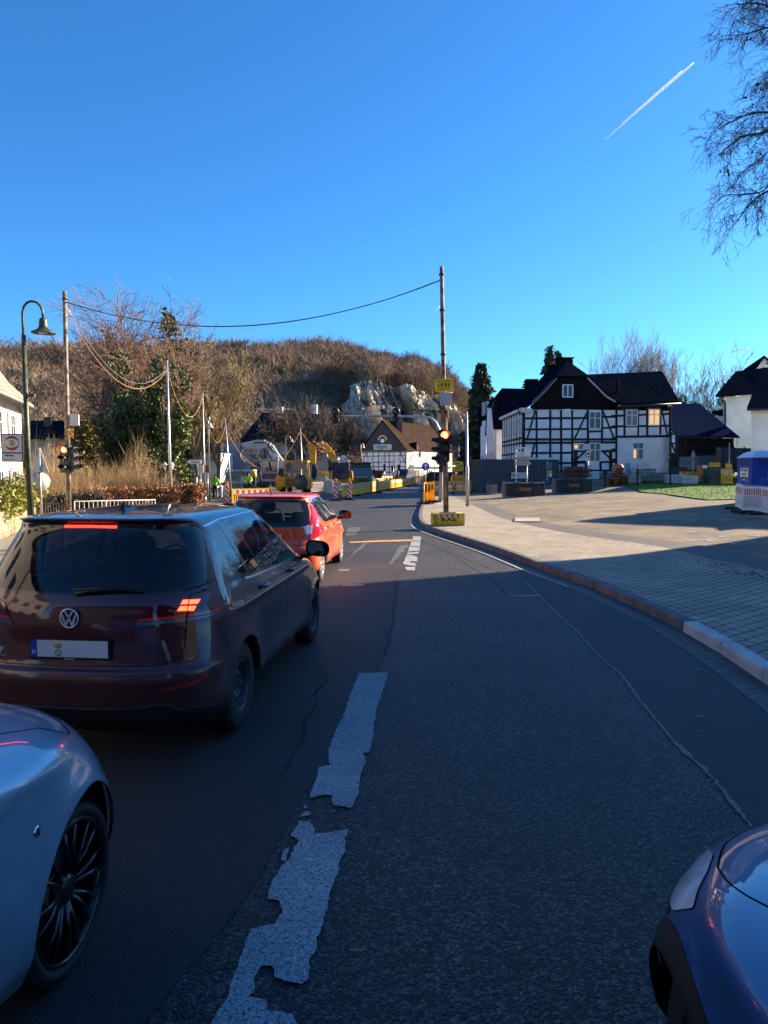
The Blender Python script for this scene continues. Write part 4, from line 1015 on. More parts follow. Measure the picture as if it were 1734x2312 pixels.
# lawn on the right
gp = [(1395,1106),(1450,1112),(1500,1116),(1555,1124),(1600,1130),(1660,1128),(1720,1126),(1760,1126),(1800,1092),(1740,1084),(1660,1083),(1600,1086),(1500,1095),(1440,1099)]
m_soil = mat('lawn soil',(.05,.14,.004),.95,var=.3,vscale=5)
lawn = [(G(*p,.12).x,G(*p,.12).y) for p in gp]
sheet('lawn',lawn,m_soil,.16,step=.8)
random.seed(3);bx0,bx1 = min(p[0] for p in lawn),max(p[0] for p in lawn);by0,by1 = min(p[1] for p in lawn),max(p[1] for p in lawn)
n_ = 60000;rx = np.random.default_rng(2);X = rx.uniform(bx0,bx1,n_);Y = rx.uniform(by0,by1,n_);k = winding(X,Y,lawn);X = X[k];Y = Y[k];n_ = len(X)
Z = np.array([gz(x,y) + .155 for x,y in zip(X,Y)]);a = rx.uniform(0,2 * PI,n_);hh = rx.uniform(.04,.10,n_);b_ = rx.normal(0,.03,(n_,2))
V = np.empty((n_,3,3));V[:,0] = np.stack([X - .012 * np.cos(a),Y - .012 * np.sin(a),Z],1);V[:,1] = np.stack([X + .012 * np.cos(a),Y + .012 * np.sin(a),Z],1);V[:,2] = np.stack([X + b_[:,0],Y + b_[:,1],Z + hh],1)
tag(rawmesh('grass',V.reshape(-1,3),np.arange(n_ * 3).reshape(-1,3),mat('grass blades',(.09,.26,.005),.7,var=.35,vscale=2)),kind='stuff')
# ---------------------------------------------------------------- wooded hill, cliff, forest
def interp(tab,x):
    xs = [t[0] for t in tab];return float(np.interp(x,xs,[t[1] for t in tab]))
SIL = [(-500,800),(-200,790),(0,790),(60,795),(150,805),(210,800),(330,790),(450,775),(520,775),(600,772),(680,768),(735,762),(800,780),(860,800),(920,830),(965,855),(1000,880),(1045,905),(1062,935),(1085,985),(1120,1045),(1180,1075)]
YB,YR = 165.0,340.0
def hill_pt(px,t):
    """t 0 foot .. 1 ridge .. 1.3 behind"""
    nearer = interp([(-500,95),(300,110),(560,150),(800,178),(1180,190)],px)
    Y = nearer + (YR - nearer) * t
    zr = CAM_H + (1060 - interp(SIL,px) - 42) / FPX * YR
    x = (px - 867) / FPX * Y
    z0 = -1.0
    f = sstepv(0,1,min(t,1)) * .55 + .45 * min(t,1) ** .8
    z = z0 + (zr - z0) * f - max(0,t - 1) * 60
    n = noise.fractal(Vector((x * .018,Y * .018,.3)),1.0,2.0,4) * 7 * min(1,t * 3) * (1 if t < .92 else .35)
    return Vector((x,Y,z + n))
cols = np.linspace(-500,1180,90);rowst = np.linspace(0,1.35,46)
V = [tuple(hill_pt(c,t)) for t in rowst for c in cols];nc = len(cols)
F = [(j * nc + i,j * nc + i + 1,(j + 1) * nc + i + 1,(j + 1) * nc + i) for j in range(len(rowst) - 1) for i in range(nc - 1)]
m_hill = mat('leaf litter slope',(.085,.055,.035),.95,var=.4,vscale=.08,col2=(.14,.10,.06),bump=.8,bscale=.6)
tag(rawmesh('hill',V,F,m_hill,smooth=True),kind='structure')
# bare-tree template as thin triangles
def tree_template(rng,kind):
    """kind 0 tall beech, 1 bushy; returns triangles array (n,3,3) unit height"""
    tri = []
    def seg(a,b,w0,w1):
        d = np.array(b) - np.array(a);s = np.cross(d,[rng.normal(),rng.normal(),rng.normal() * .2]);s /= (np.linalg.norm(s) + 1e-9)
        a = np.array(a);b = np.array(b);tri.append([a - s * w0,a + s * w0,b + s * w1]);
        if w1 > .002: tri.append([a - s * w0,b + s * w1,b - s * w1])
    seg([0,0,0],[rng.normal() * .02,rng.normal() * .02,.6],.013,.008)
    nb = 34 if kind == 0 else 44
    for i in range(nb):
        h = rng.uniform(.25 if kind == 0 else .08,.9);az = rng.uniform(0,2 * PI);L = (.34 * (1 - abs(h - .55)) + .06) * rng.uniform(.7,1.2) * (1 if kind == 0 else 1.3)
        up = rng.uniform(.5,1.3);d = np.array([math.cos(az),math.sin(az),up]);d /= np.linalg.norm(d)
        a = np.array([0,0,h * .62]);b = a + d * L;seg(a,b,.006,.003)
        for j in range(5):
            t = rng.uniform(.3,1);c = a + (b - a) * t;d2 = d + rng.normal(0,.55,3);d2[2] = abs(d2[2]) + .2;d2 /= np.linalg.norm(d2)
            seg(c,c + d2 * L * rng.uniform(.3,.6),.0042,.0018)
    return np.array(tri)
def scatter(name,m,pts,hs,seed,templates,rad=1.0,mi=None):
    rng = np.random.default_rng(seed);outs = []
    for p,h in zip(pts,hs):
        T_ = templates[rng.integers(len(templates))];a = rng.uniform(0,2 * PI);c,s = math.cos(a),math.sin(a)
        q = T_.copy() * h;x = q[...,0] * c - q[...,1] * s;y = q[...,0] * s + q[...,1] * c
        q[...,0] = x * rad + p[0];q[...,1] = y * rad + p[1];q[...,2] += p[2]
        outs.append(q)
    V = np.concatenate(outs).reshape(-1,3)
    return rawmesh(name,V,np.arange(len(V)).reshape(-1,3),m)
rng = np.random.default_rng(11)
TPL = [tree_template(rng,0) for _ in range(5)] + [tree_template(rng,1) for _ in range(3)]
m_wood = [mat('bare wood grey',(.17,.125,.095),.9,var=.45,vscale=.03,col2=(.30,.21,.145)),mat('bare wood russet',(.23,.145,.095),.9,var=.3,vscale=.06),mat('bare wood pale',(.30,.25,.17),.9,var=.3,vscale=.06)]
CLIFF = [(762,1075),(778,985),(790,905),(800,868),(830,856),(870,862),(905,870),(960,880),(985,888),(1010,905),(1035,922),(1058,945)]     # top edge of the rock in the photo
grp = [([],[]),([],[]),([],[])]
for i in range(3300):
    px = rng.uniform(-60,1100);t = rng.uniform(0.02,1.06) ** .9
    if px > 790 and t < .55: continue
    p = hill_pt(px,t);h = rng.uniform(7.5,14) * (.85 if t > .8 else 1)
    nz_ = noise.noise(Vector((p.x * .02,p.y * .02,5)));k = int(rng.choice(3,p=[.45,.33,.22] if nz_ > -.1 else [.8,.1,.1]))
    grp[k][0].append(p - Vector((0,0,1)));grp[k][1].append(h)
for k in range(3):
    tag(scatter('hillside_wood',m_wood[k],grp[k][0],grp[k][1],k,TPL,1.15),kind='stuff')
# limestone cliff: a steep, faceted face
def ridged(x,y,s): return 1 - abs(noise.noise(Vector((x,y,s)))) * 2
def cliff_pt(px,v):
    top = interp(CLIFF,px);bot = 1085
    Y0 = interp([(760,172),(900,186),(1060,200)],px);Yt = Y0 + 30 * v ** 1.25
    py = bot + (top - bot) * v
    z = CAM_H + (1060 - py) / FPX * Yt;x = (px - 867) / FPX * Yt
    u = x + z * .35                                  # strata lean to the right
    r1 = ridged(u * .07,z * .018,1.7);c1 = noise.cell(Vector((u * .16,z * .05,2)));c2 = noise.cell(Vector((u * .42 + .3 * noise.noise(Vector((x * .2,z * .2,1))),z * .16,6)))
    r2 = ridged(u * .22,z * .06,4);r3 = ridged(u * .65,z * .22,9);r4 = noise.noise(Vector((x * 1.6,z * 1.1,3)))
    sw = (u * .075 + .6 * noise.noise(Vector((x * .05,z * .06,8)))) % 1.0;sw2 = (u * .23 + noise.noise(Vector((x * .1,z * .1,5)))) % 1.0
    d = (.5 - sw) * 11 * (1 if sw < .86 else 1) + (.5 - sw2) * 3.5 + (r1 - .6) * 4 + (c1 - .5) * 3.5 + (c2 - .5) * 1.8 + (r2 - .6) * 4.5 + (r3 - .6) * 1.8 + r4 * .7
    d *= min(1,max(0,(px - 760) / 40)) * min(1,v * 5 + .2)
    return Vector((x + d * .25,Yt - d,z + .5 * r4))
cols = np.linspace(762,1078,300);rws = np.linspace(0,1,150)
V = [tuple(cliff_pt(c,v)) for v in rws for c in cols]
V += [(lambda p: (p[0] + 3,p[1] + 45,p[2] + 2))(V[149 * 300 + i]) for i in range(300)]
nc = len(cols);F = [(j * nc + i,j * nc + i + 1,(j + 1) * nc + i + 1,(j + 1) * nc + i) for j in range(len(rws)) for i in range(nc - 1)]
m_rock = mat('pale limestone',(.34,.30,.235),.95,var=.5,vscale=.2,col2=(.62,.57,.47),bump=1.0,bscale=1.4,detail=9)
tag(rawmesh('cliff',V,F,[m_rock]),kind='structure')
# small crag in the wood
CRB = min((hill_pt(694,k / 60) for k in range(2,50)),key=lambda p: abs(1060 - (p.z - CAM_H) / p.y * FPX - 893))
def crag_pt(a,v,cx=694,cy=890):
    b = CRB;x = (a - .5) * 6 * (1 - .25 * v);z = v * 10
    d = 3.5 * math.sin(PI * a) + (ridged(x * .3,z * .12,2) - .6) * 3 + (noise.cell(Vector((x * .5,z * .25,3))) - .5) * 2 + noise.noise(Vector((x,z,4))) * .8
    return Vector((b.x + x + .6 * noise.noise(Vector((z * .4,1,a * 3))),b.y - 2.5 + 5 * v - d,b.z + z * (.75 + .25 * math.sin(PI * a)) - 2))
CR = [crag_pt(i / 26,j / 30) for j in range(31) for i in range(27)]
tag(rawmesh('rock_crag',[tuple(p) for p in CR] + [(p.x,p.y + 9,p.z) for p in CR[-27:]],[(j * 27 + i,j * 27 + i + 1,(j + 1) * 27 + i + 1,(j + 1) * 27 + i) for j in range(31) for i in range(26)],m_rock),kind='structure')
# brush at the cliff foot and on ledges, trees above the cliff
pts = [];hs_ = []
for i in range(240):
    px = rng.uniform(780,1075);v = rng.choice([rng.uniform(0,.22),rng.uniform(.3,.95)],p=[.75,.25])
    if v > .25 and noise.noise(Vector((px * .03,v * 6,0))) < .02: continue
    p = cliff_pt(px,v);pts.append(p - Vector((0,1.5,.6)));hs_.append(rng.uniform(3,6.5) if v < .25 else rng.uniform(1.5,3))
tag(scatter('cliff_scrub',m_wood[1],pts,hs_,6,TPL[5:],1.5),kind='stuff')
pts = [];hs_ = []
for i in range(520):
    px = rng.uniform(785,1075);p = cliff_pt(px,1.0);q = p + Vector((rng.uniform(0,6),rng.uniform(0,60),0));q.z += (q.y - p.y) * .22 - 1
    pts.append(q);hs_.append(rng.uniform(7,10.5) * (1 if px < 1000 else .75))
tag(scatter('clifftop_wood',m_wood[0],pts,hs_,7,TPL[:5],1.0),kind='stuff')
def conifer_tpl(rng,n=150,spread=.17):
    tri = []
    tri.append([[-.012,0,0],[.012,0,0],[0,0,1]])
    for i in range(n):
        h = rng.uniform(.08,.98);az = rng.uniform(0,2 * PI);L = spread * (1.02 - h) ** .8 * rng.uniform(.6,1.15) + .012;d = np.array([math.cos(az),math.sin(az),-.25 + .3 * h])
        a = np.array([0,0,h]);b = a + d * L;s = np.array([-d[1],d[0],0]) * L * .28
        for k in range(3):
            c = a + (b - a) * (k / 3.0 + .1);e_ = a + (b - a) * (k / 3.0 + .45);tri.append([c - s * (1 - k * .25) + rng.normal(0,.006,3),c + s * (1 - k * .25) + rng.normal(0,.006,3),e_ + [0,0,-.01]])
    return np.array(tri)
CT = [conifer_tpl(rng) for _ in range(3)]
m_ever = mat('evergreen needles',(.035,.055,.018),.85,var=.5,vscale=.4,col2=(.09,.115,.03))
pts = [];hs_ = []
for px,t,h in [(128,.55,15),(205,.5,11),(75,.35,13),(640,.55,15),(655,.5,12),(760,.78,10),(742,.74,12),(775,.72,8),(300,.3,15),(330,.42,13),(560,.25,12),(675,.12,10),(700,.2,9),(230,.8,9),(420,.7,10),(30,.6,11),(480,.4,12)]:
    p = hill_pt(px,t);pts.append(p);hs_.append(h)
tag(scatter('hillside_evergreens',m_ever,pts,hs_,9,CT,1.0),kind='stuff')
# ---------------------------------------------------------------- buildings
class Plane:
    """vertical plane through ground points A,B (xy); maps photo points onto it"""
    def __init__(s,A,B):
        s.A = Vector((A[0],A[1],0));s.B = Vector((B[0],B[1],0));s.u = (s.B - s.A).normalized();n = Vector((s.u.y,-s.u.x,0))
        s.n = n if n.dot(-s.A) > 0 else -n
    def f(s,p,off=0.0):
        d = ray(*p);o = Vector((0,0,CAM_H));t = (s.A - o).dot(s.n) / d.dot(s.n);return o + d * t + s.n * off
    def w(s,p):
        q = s.f(p);return ((q - s.A).dot(s.u),q.z)
    def at(s,a,z,off=0.0): return s.A + s.u * a + s.n * off + Vector((0,0,z))
def rect(mb,pl,a0,z0,a1,z1,off,th,mi=0):
    p = [pl.at(a0,z0,off),pl.at(a1,z0,off),pl.at(a1,z1,off),pl.at(a0,z1,off)];mb.slab(p,-pl.n * th,mi)
def beam(mb,pl,a,b,w_=.18,off=.03,th=.06,mi=0):
    j_ = lambda: random.uniform(-.018,.018)
    a = Vector((a[0] + j_(),a[1] + j_()));b = Vector((b[0] + j_(),b[1] + j_()));d = (b - a).normalized();n = Vector((-d.y,d.x)) * w_ / 2 * random.uniform(.85,1.15)
    mb.slab([pl.at(p[0],p[1],off) for p in (a - n,b - n,b + n,a + n)],-pl.n * th,mi)
def window(parent,pl,a0,z0,a1,z1,cols=2,rows=2,glass=None,frame=None,fw=.08,split=None,off=.05,name='window'):
    frame = frame or m_wframe;glass = glass or m_wglass
    mb = MB();t = .06
    rect(mb,pl,a0,z0,a1,z0 + fw,off,t);rect(mb,pl,a0,z1 - fw,a1,z1,off,t);rect(mb,pl,a0,z0 + fw,a0 + fw,z1 - fw,off,t);rect(mb,pl,a1 - fw,z0 + fw,a1,z1 - fw,off,t)
    for i in range(1,cols):
        x = a0 + (a1 - a0) * i / cols;rect(mb,pl,x - fw * .45,z0 + fw,x + fw * .45,z1 - fw,off - .004,t * .8)
    zz = [z0 + (z1 - z0) * (split if split else i / rows) for i in range(1,rows)]
    for z in zz: rect(mb,pl,a0 + fw,z - fw * .35,a1 - fw,z + fw * .35,off - .008,t * .7)
    f = mb.build(name,frame,parent,world=True)
    g = MB();rect(g,pl,a0 + fw * .5,z0 + fw * .5,a1 - fw * .5,z1 - fw * .5,off - .045,.01);gl = g.build('pane',glass,parent if False else f) if False else None
    Mi = mwm(parent).inverted();g2 = g.build('pane',glass);me = g2.data;me.transform(Mi);g2.parent = f;KIDS.setdefault(f.name,[]).append(g2)
    return f
m_slate = rowmat('dark slate tiles',(.009,.014,.028),(.008,.008,.009),.28,.2,.65,.03,axes=(0,2),bump=1.0)
m_slate2 = rowmat('black slate cladding',(.022,.019,.019),(.010,.009,.009),.2,.14,.7,.015,axes=(0,2),bump=.4)
m_tileb = rowmat('brown roof tiles',(.075,.052,.042),(.02,.014,.012),.25,.3,.8,.04,axes=(1,2),bump=.8)
m_plinth = mat('grey plinth',(.17,.18,.19),.85,var=.25,vscale=3,bump=.2)
m_curt = mat('dim curtain behind glass',(.16,.17,.15),.2,var=.5,vscale=6,coat=.6)
def house(name,label,pos,cat='house',group=None): return thing(name,label,cat,pos,0,group)
# --- main half-timbered house
PL = Plane((10.78,55.0),(22.98,57.0))
H = house('timbered_house','black and white half-timbered house with slate gable behind the yard',(PL.A.x,PL.A.y,.7))
def h5(x,y): return PL.w(c5(x,y))
def h6(x,y): return PL.w(c6(x,y))
aL = h5(650,760)[0];aG = h5(1635,900)[0];aR = h6(585,960)[0];zE = h5(900,762)[1];zB = h5(1100,1415)[1];zG = .4
wl = MB();DEP = 9.5;bk = Vector((0,DEP,0))
P0,P1 = PL.at(aL,0),PL.at(aR,0)
wl.slab([PL.at(aL,zB,.0),PL.at(aR,zB,.0),PL.at(aR,zE + .05,.0),PL.at(aL,zE + .05,.0)],bk)
wl.build('wall',m_white,H,world=True)
q = MB();q.slab([PL.at(aL - .02,zG,.04),PL.at(aR,zG,.04),PL.at(aR,zB - .003,.04),PL.at(aL - .02,zB - .003,.04)],bk);q.build('plinth',m_plinth,H,world=True)
tb = MB()
def B5(x0,y0,x1,y1,w_=.17): beam(tb,PL,h5(x0,y0),h5(x1,y1),w_)
def B6(x0,y0,x1,y1,w_=.17): beam(tb,PL,h6(x0,y0),h6(x1,y1),w_)
for x,y0,y1 in [(660,765,1420),(790,765,1260),(930,765,1260),(1045,765,1415),(1160,765,1415),(1325,765,1100),(1470,765,1100),(1620,765,1400),(1300,1310,1400),(1455,1300,1400),(1160,1180,1400)]: B5(x,y0,x,y1)
for y,x0,x1 in [(853,660,1325),(965,660,1325),(1072,660,1625),(1105,660,1625),(1213,730,1160),(1318,1000,1300),(1412,1000,1300),(950,1470,1625),(838,1470,1625),(1306,1200,1300),(1306,1460,1620),(1395,1300,1640),(988,1330,1465),(1192,1165,1330),(1192,1460,1625)]: B5(x0,y,x1,y - 4)
for a in [(775,770,690,1070),(770,1110,735,1255),(1320,770,1185,1065),(1478,770,1595,1050),(1285,1200,1200,1280),(1480,1200,1560,1270)]: B5(*a,.14)
for x,y0,y1 in [(1195,1200,1405),(1560,1200,1400)]: B5(x,y0,x,y1,.3)
for x,y0,y1 in [(48,985,1600),(133,985,1250),(268,985,1250),(357,975,1250),(488,970,1245),(585,960,1250)]: B6(x,y0,x,y1)
for y,x0,x1 in [(1265,48,590),(1165,0,590),(1060,0,140),(1050,270,360),(1045,490,585),(985,130,275),(972,355,495),(1285,0,50),(1395,0,50),(1500,0,50)]: B6(x0,y,x1,y - 8)
B6(500,970,560,1245,.14);B6(0,1215,25,1275,.14)
tb.build('timber_frame',m_timber,H,world=True)
def W5(x0,y0,x1,y1,**k): a = h5(x0,y1);b = h5(x1,y0);window(H,PL,a[0],a[1],b[0],b[1],**k)
def W6(x0,y0,x1,y1,**k): a = h6(x0,y1);b = h6(x1,y0);window(H,PL,a[0],a[1],b[0],b[1],**k)
W5(1332,778,1462,962,split=.62,glass=m_wglass);W5(1336,1105,1458,1300,split=.62);W5(1172,1108,1285,1182,rows=1,glass=m_curt)
W6(145,995,266,1158,split=.66,glass=m_curt);W6(366,988,488,1155,split=.66,glass=m_glow);W6(207,1320,325,1495,split=.62,glass=m_wglass)
q = MB();a = h6(212,1478);b = h6(258,1392);rect(q,PL,a[0] + .08,a[1],b[0] - .06,b[1],.02,.01);q.build('lit_curtain',m_glow,H,world=True)
q = MB();a = h5(1183,1165);b = h5(1218,1125);rect(q,PL,a[0],a[1],b[0],b[1],.02,.01);q.build('lit_curtain',m_glow,H,world=True)
q = MB();a = h5(1310,1480);b = h5(1440,1400);rect(q,PL,a[0],a[1],b[0],b[1],.07,.08);q.build('door',m_wframe,H,world=True)
# roof: half-hipped gable block and the lower wing to its right
def S(p,off=0.0): return PL.f(p,off)
zt = PL.w(c5(985,425))[1];gl = PL.w(c5(985,425))[0];gr = PL.w(c5(1310,420))[0]
gE0 = PL.w(c5(700,762))[0];gE1 = PL.w(c5(1575,750))[0]
gb = MB();pts = [c5(720,762),c5(1565,748),c5(1500,620),c5(1400,510),c5(1315,432),c5(985,435),c5(900,530),c5(820,610),c5(735,700)]
gb.slab([S(p,.10) for p in pts],-PL.n * .15);gb.build('slate_gable',m_slate2,H,world=True)
window(H,PL,*PL.w(c5(1050,635)),*PL.w(c5(1165,500)),rows=1,cols=2,off=.16,fw=.09)
vb = MB()
for ln in ([c5(620,775),c5(735,700),c5(820,615),c5(900,530),c5(985,432)],[c5(1310,428),c5(1400,515),c5(1500,615),c5(1655,712)]):
    for a,b in zip(ln[:-1],ln[1:]): beam(vb,PL,PL.w(a),PL.w(b),.14,.22,.2)
q0 = PL.w(c5(625,770));q1 = PL.w(c5(735,735));rect(vb,PL,q0[0],q0[1] - .15,q1[0],q1[1] - .1,.22,.2)
vb.build('verge_board',mat('white verge board',(.66,.66,.67),.5),H,world=True)
rf = MB();D1 = Vector((0,10.5,0));up = Vector((0,0,.12))
def prof_roof(pts,depth,over=.35):
    for a,b in zip(pts[:-1],pts[1:]):
        A = S(a,over);Bq = S(b,over);rf.slab([A,Bq,Bq + depth,A + depth],up)
Lp = [c5(610,775),c5(735,698),c5(820,612),c5(900,528),c5(985,428)];Rp = [c5(1312,425),c5(1400,512),c5(1500,612),c5(1660,714)]
prof_roof(Lp,D1);prof_roof(Rp,Vector((0,4.5,0)))
pk = P(c5(1110,262)[0],c5(1110,262)[1],58.6);pk2 = P(c5(1035,262)[0],c5(1035,262)[1],60.6);pk2.z = pk.z;pkb = pk + Vector((0,8,0))
a,b = S(Lp[-1],.35),S(Rp[0],.35)
rf.slab([a,b,pk],up);rf.slab([a,pk,pkb,a + D1],up);rf.slab([b,b + D1,pkb,pk],up)
# wing roof
E0 = PL.w(c5(1600,722));E1 = PL.w(c6(648,925));zr_ = 10.1
wa0 = PL.at(E0[0] - 1.5,E0[1] - .05,.45);wa1 = PL.at(E1[0],E1[1] - .02,.45);r1_ = P(c6(510,625)[0],c6(510,625)[1],61.0);r0_ = P(c5(1320,408)[0],c5(1320,408)[1],60.2)
rf.slab([wa0,wa1,r1_,r0_],up);rf.slab([r0_,r1_,wa1 + Vector((0,9.5,0)),wa0 + Vector((0,9.5,0))],up)
ro = rf.build('roof',m_slate,H,world=True)
q = MB();q.slab([PL.at(aR - .1,zE,.0),PL.at(aR - .1,zE,-9),r1_ + Vector((-.3,0,-.1))],PL.u * .1);q.build('gable_end',m_slate2,H,world=True)
for (x,y,Y,w_,h_) in [(1075,262,61,1.3,.8),(985,340,63,1.2,1.0),(738,500,66,1.2,1.2)]:
    p = P(*c5(x,y),Y);q = MB();q.box(p + Vector((0,0,-h_ / 2)),(w_,.9,h_ + .3));q.box(p + Vector((0,0,.28)),(w_ + .2,1.1,.06));q.build('chimney',m_slate2,H,world=True)
q = MB();p = P(*c6(65,750),57.5);q.tube([p + Vector((0,0,-.8)),p + Vector((0,0,.4))],.12,10);q.build('vent_pipe',m_slate2,H,world=True)
gt = MB();gt.tube([PL.at(E0[0],E0[1] - .1,.5),PL.at(E1[0] + .1,E1[1] - .1,.5)],.08,8);gt.build('gutter',m_dark,H,world=True);gt = MB();gt.tube([PL.at(aR + .02,E1[1] - .1,.45),PL.at(aR + .05,E1[1] - .5,.1),PL.at(aR + .05,.6,.1)],.05,8)
gt.build('downpipe',m_dark,H,world=True);gt = MB();gt.tube([PL.at(aL - .5,zE + .1,.3),PL.at(aL - .45,zE - .1,.1),PL.at(aL - .05,zE - .5,.08),PL.at(aL - .05,.6,.08)],.05,8);gt.build('downpipe',m_dark,H,world=True)
# left side wall of the house, receding
_x = PL.at(aL,0).x - .012;PS = Plane((_x,55.0),(_x,64.5));
if PS.n.x > 0: PS.n = -PS.n
sd_ = MB();
for z in (zB + .1,3.2,4.0,4.35,zE - .15): beam(sd_,PS,(0,z),(9.4,z),.16)
for i in range(9): beam(sd_,PS,(.1 + i * 1.16,zB),(.1 + i * 1.16,zE),.15)
sd_.build('timber_frame',m_timber,H,world=True)
for i in range(4):
    window(H,PS,.55 + i * 2.3,4.6,1.55 + i * 2.3,6.0);window(H,PS,.55 + i * 2.3,1.9,1.55 + i * 2.3,3.1)
q = MB();q.slab([Vector((10.45,54.6,zE - .12)),Vector((10.45,64.8,zE - .12)),Vector((10.78,64.8,zE - .12)),Vector((10.78,54.6,zE - .12))],(0,0,.22));q.build('eaves_board',m_wframe,H,world=True)
# --- second timbered house left behind
H2 = house('timbered_house','smaller half-timbered house with hipped slate roof left behind the large one',(9.5,70,.3))
def Q(x,y,Y): return P(*c5(x,y),Y)
q = MB();q.slab([Q(272,1300,69),Q(355,1300,67),Q(355,965,67),Q(320,745,67.5),Q(280,745,69),Q(265,1020,69)],(3.5,6,0));q.slab([Q(372,1300,67),Q(470,1300,67),Q(470,965,67),Q(372,965,67)],(0,6,0));q.build('wall',m_white,H2,world=True)
PB = Plane((Q(272,1300,69).x,Q(272,1300,69).y),(Q(355,1300,67).x,Q(355,1300,67).y))
tb2 = MB()
for x0,y0,x1,y1 in [(275,1025,355,970),(275,1040,355,985),(275,1110,355,1075),(275,1200,355,1180),(285,870,335,850),(278,940,345,915),(295,750,282,1000),(325,745,350,960),(310,760,320,960),(285,1030,285,1300),(305,1010,305,1300),(335,990,335,1300),(352,980,352,1300)]: beam(tb2,PB,PB.w(c5(x0,y0)),PB.w(c5(x1,y1)),.12)
tb2.build('timber_frame',m_timber,H2,world=True)
for x0,x1 in ((312,330),(288,302)):
    a = PB.w(c5(x0,1260));b = PB.w(c5(x1,1130));window(H2,PB,a[0],a[1],b[0],b[1])
q = MB();q.slab([Q(262,1025,68.6),Q(285,750,69),Q(325,735,67.2),Q(365,965,66.6)],(0,0,.0) if False else (.1,.3,.1),0) if False else None
q.slab([Q(340,968,66.4),Q(470,968,66.4),Q(780,560,70),Q(430,552,70)],(0,0,.15));q.slab([Q(340,968,66.4),Q(318,730,67.2),Q(430,552,70)],(0,.05,.15));q.slab([Q(270,745,69.4),Q(318,730,67),Q(430,552,70),Q(425,556,74)],(0,0,.15));q.slab([Q(255,1030,69.2),Q(272,760,69.4),Q(285,745,69),Q(272,1025,68.8)],(0,.2,.0));q.build('roof',m_slate,H2,world=True)
q = MB();q.box(Q(735,520,71),(1.2,.9,1.4));q.box(Q(740,497,71),(1.6,1.1,.12));q.box(Q(705,525,70.5),(1.2,.8,.1));q.build('chimney',m_slate2,H2,world=True)
# narrow white house behind
H3 = house('town_house','narrow white plastered house seen left of the timbered houses',(9.8,84,.2))
q = MB();q.slab([Q(207,1300,84),Q(266,1300,82),Q(266,870,82),Q(207,885,84)],(4,8,0));q.build('wall',m_white,H3,world=True)
q = MB();q.slab([Q(200,880,84.2),Q(268,862,81.8),Q(262,830,83)],(4,8,.2));q.box(Q(225,835,84),(.9,.9,2.2));q.build('roof',m_slate,H3,world=True)
PC = Plane((Q(207,1300,84).x,84),(Q(266,1300,82).x,82))
for z in (2.2,5.0,8.2):
    for a in (.5,1.9): window(H3,PC,a,z,a + .8,z + 1.5)
# --- barn
HB = house('barn','open timber barn with corrugated roof right of the timbered house',(25,58,.9),'barn')
def K(x,y,Y): return P(*c6(x,y),Y)
q = MB();q.slab([K(655,1268,55.5),K(1272,1278,56.5),K(880,945,63),K(608,948,62.5)],(0,0,.1));q.slab([K(592,1190,57),K(655,1268,55.5),K(608,948,62.5)],(0,.02,.1));q.slab([K(1272,1278,56.5),K(1285,1278,64),K(880,945,63)],(0,0,.1))
mcor = stripes('corrugated roof',(.012,.022,.06),(.006,.011,.033),5.5,0,.95,.5);q.build('roof',mcor,HB,world=True)
PBn = Plane((K(655,1600,56).x,56),(K(1240,1600,57.2).x,57.2));q = MB()
a0 = PBn.w(c6(655,1600))[0];a1 = PBn.w(c6(1240,1600))[0];rect(q,PBn,a0,.9,a1,PBn.w(c6(900,1275))[1],-.4,.1);q.slab([K(600,1650,56.2),K(655,1650,56),K(655,1270,56),K(600,1215,56.2)],(0,.2,0));q.build('board_wall',mat('dark weathered boards',(.045,.03,.022),.85,var=.5,vscale=4),HB,world=True)
q = MB()
for x in (660,740,815,880,950,1015,1095,1235): beam(q,PBn,PBn.w(c6(x,1275)),PBn.w(c6(x,1420)),.13,-.2)
beam(q,PBn,PBn.w(c6(660,1400)),PBn.w(c6(1240,1370)),.2,-.15);beam(q,PBn,PBn.w(c6(700,1290)),PBn.w(c6(660,1400)),.12,-.2);beam(q,PBn,PBn.w(c6(640,1440)),PBn.w(c6(1050,1430)),.15,-.15);q.build('timber_frame',m_timber,HB,world=True)
PBs = Plane((K(597,1650,55.9).x,55.9),(K(655,1650,55.7).x,55.7));q = MB();rect(q,PBs,0,PBs.w(c6(620,1425))[1],PBs.w(c6(652,1650))[0],PBs.w(c6(620,1250))[1],.0,.1);q.build('white_infill',m_white,HB,world=True)
q = MB();beam(q,PBs,PBs.w(c6(600,1320)),PBs.w(c6(640,1420)),.14,.05);beam(q,PBs,PBs.w(c6(600,1330)),PBs.w(c6(652,1335)),.12,.05);beam(q,PBs,PBs.w(c6(655,1250)),PBs.w(c6(655,1640)),.2,.05);q.build('timber_frame',m_timber,HB,world=True)
q = MB();q.slab([K(680,1600,54.9),K(1050,1600,55.3),K(1050,1450,55.3),K(680,1468,54.9)],(0,.1,0));q.build('grey_door',mat('grey sheet metal',(.14,.17,.17),.6,var=.2),HB,world=True)
# metal gate fence right of the barn
FN = thing('metal_gate','dark grey sheet metal gate beside the barn','gate',(28,53,.9));q = MB()
q.slab([K(1048,1600,53.0),K(1400,1640,53.0),K(1400,1380,53.0),K(1050,1372,53.0)],(0,.06,0));q.build('sheet_panel',mat('dark sheet metal',(.065,.075,.08),.5,var=.2),FN,world=True)
for x in (1050,1120,1225,1330): q = MB();q.tube([K(x,1640,52.9),K(x,1366,52.9)],.06,8);q.build('post',m_dark,FN,world=True)
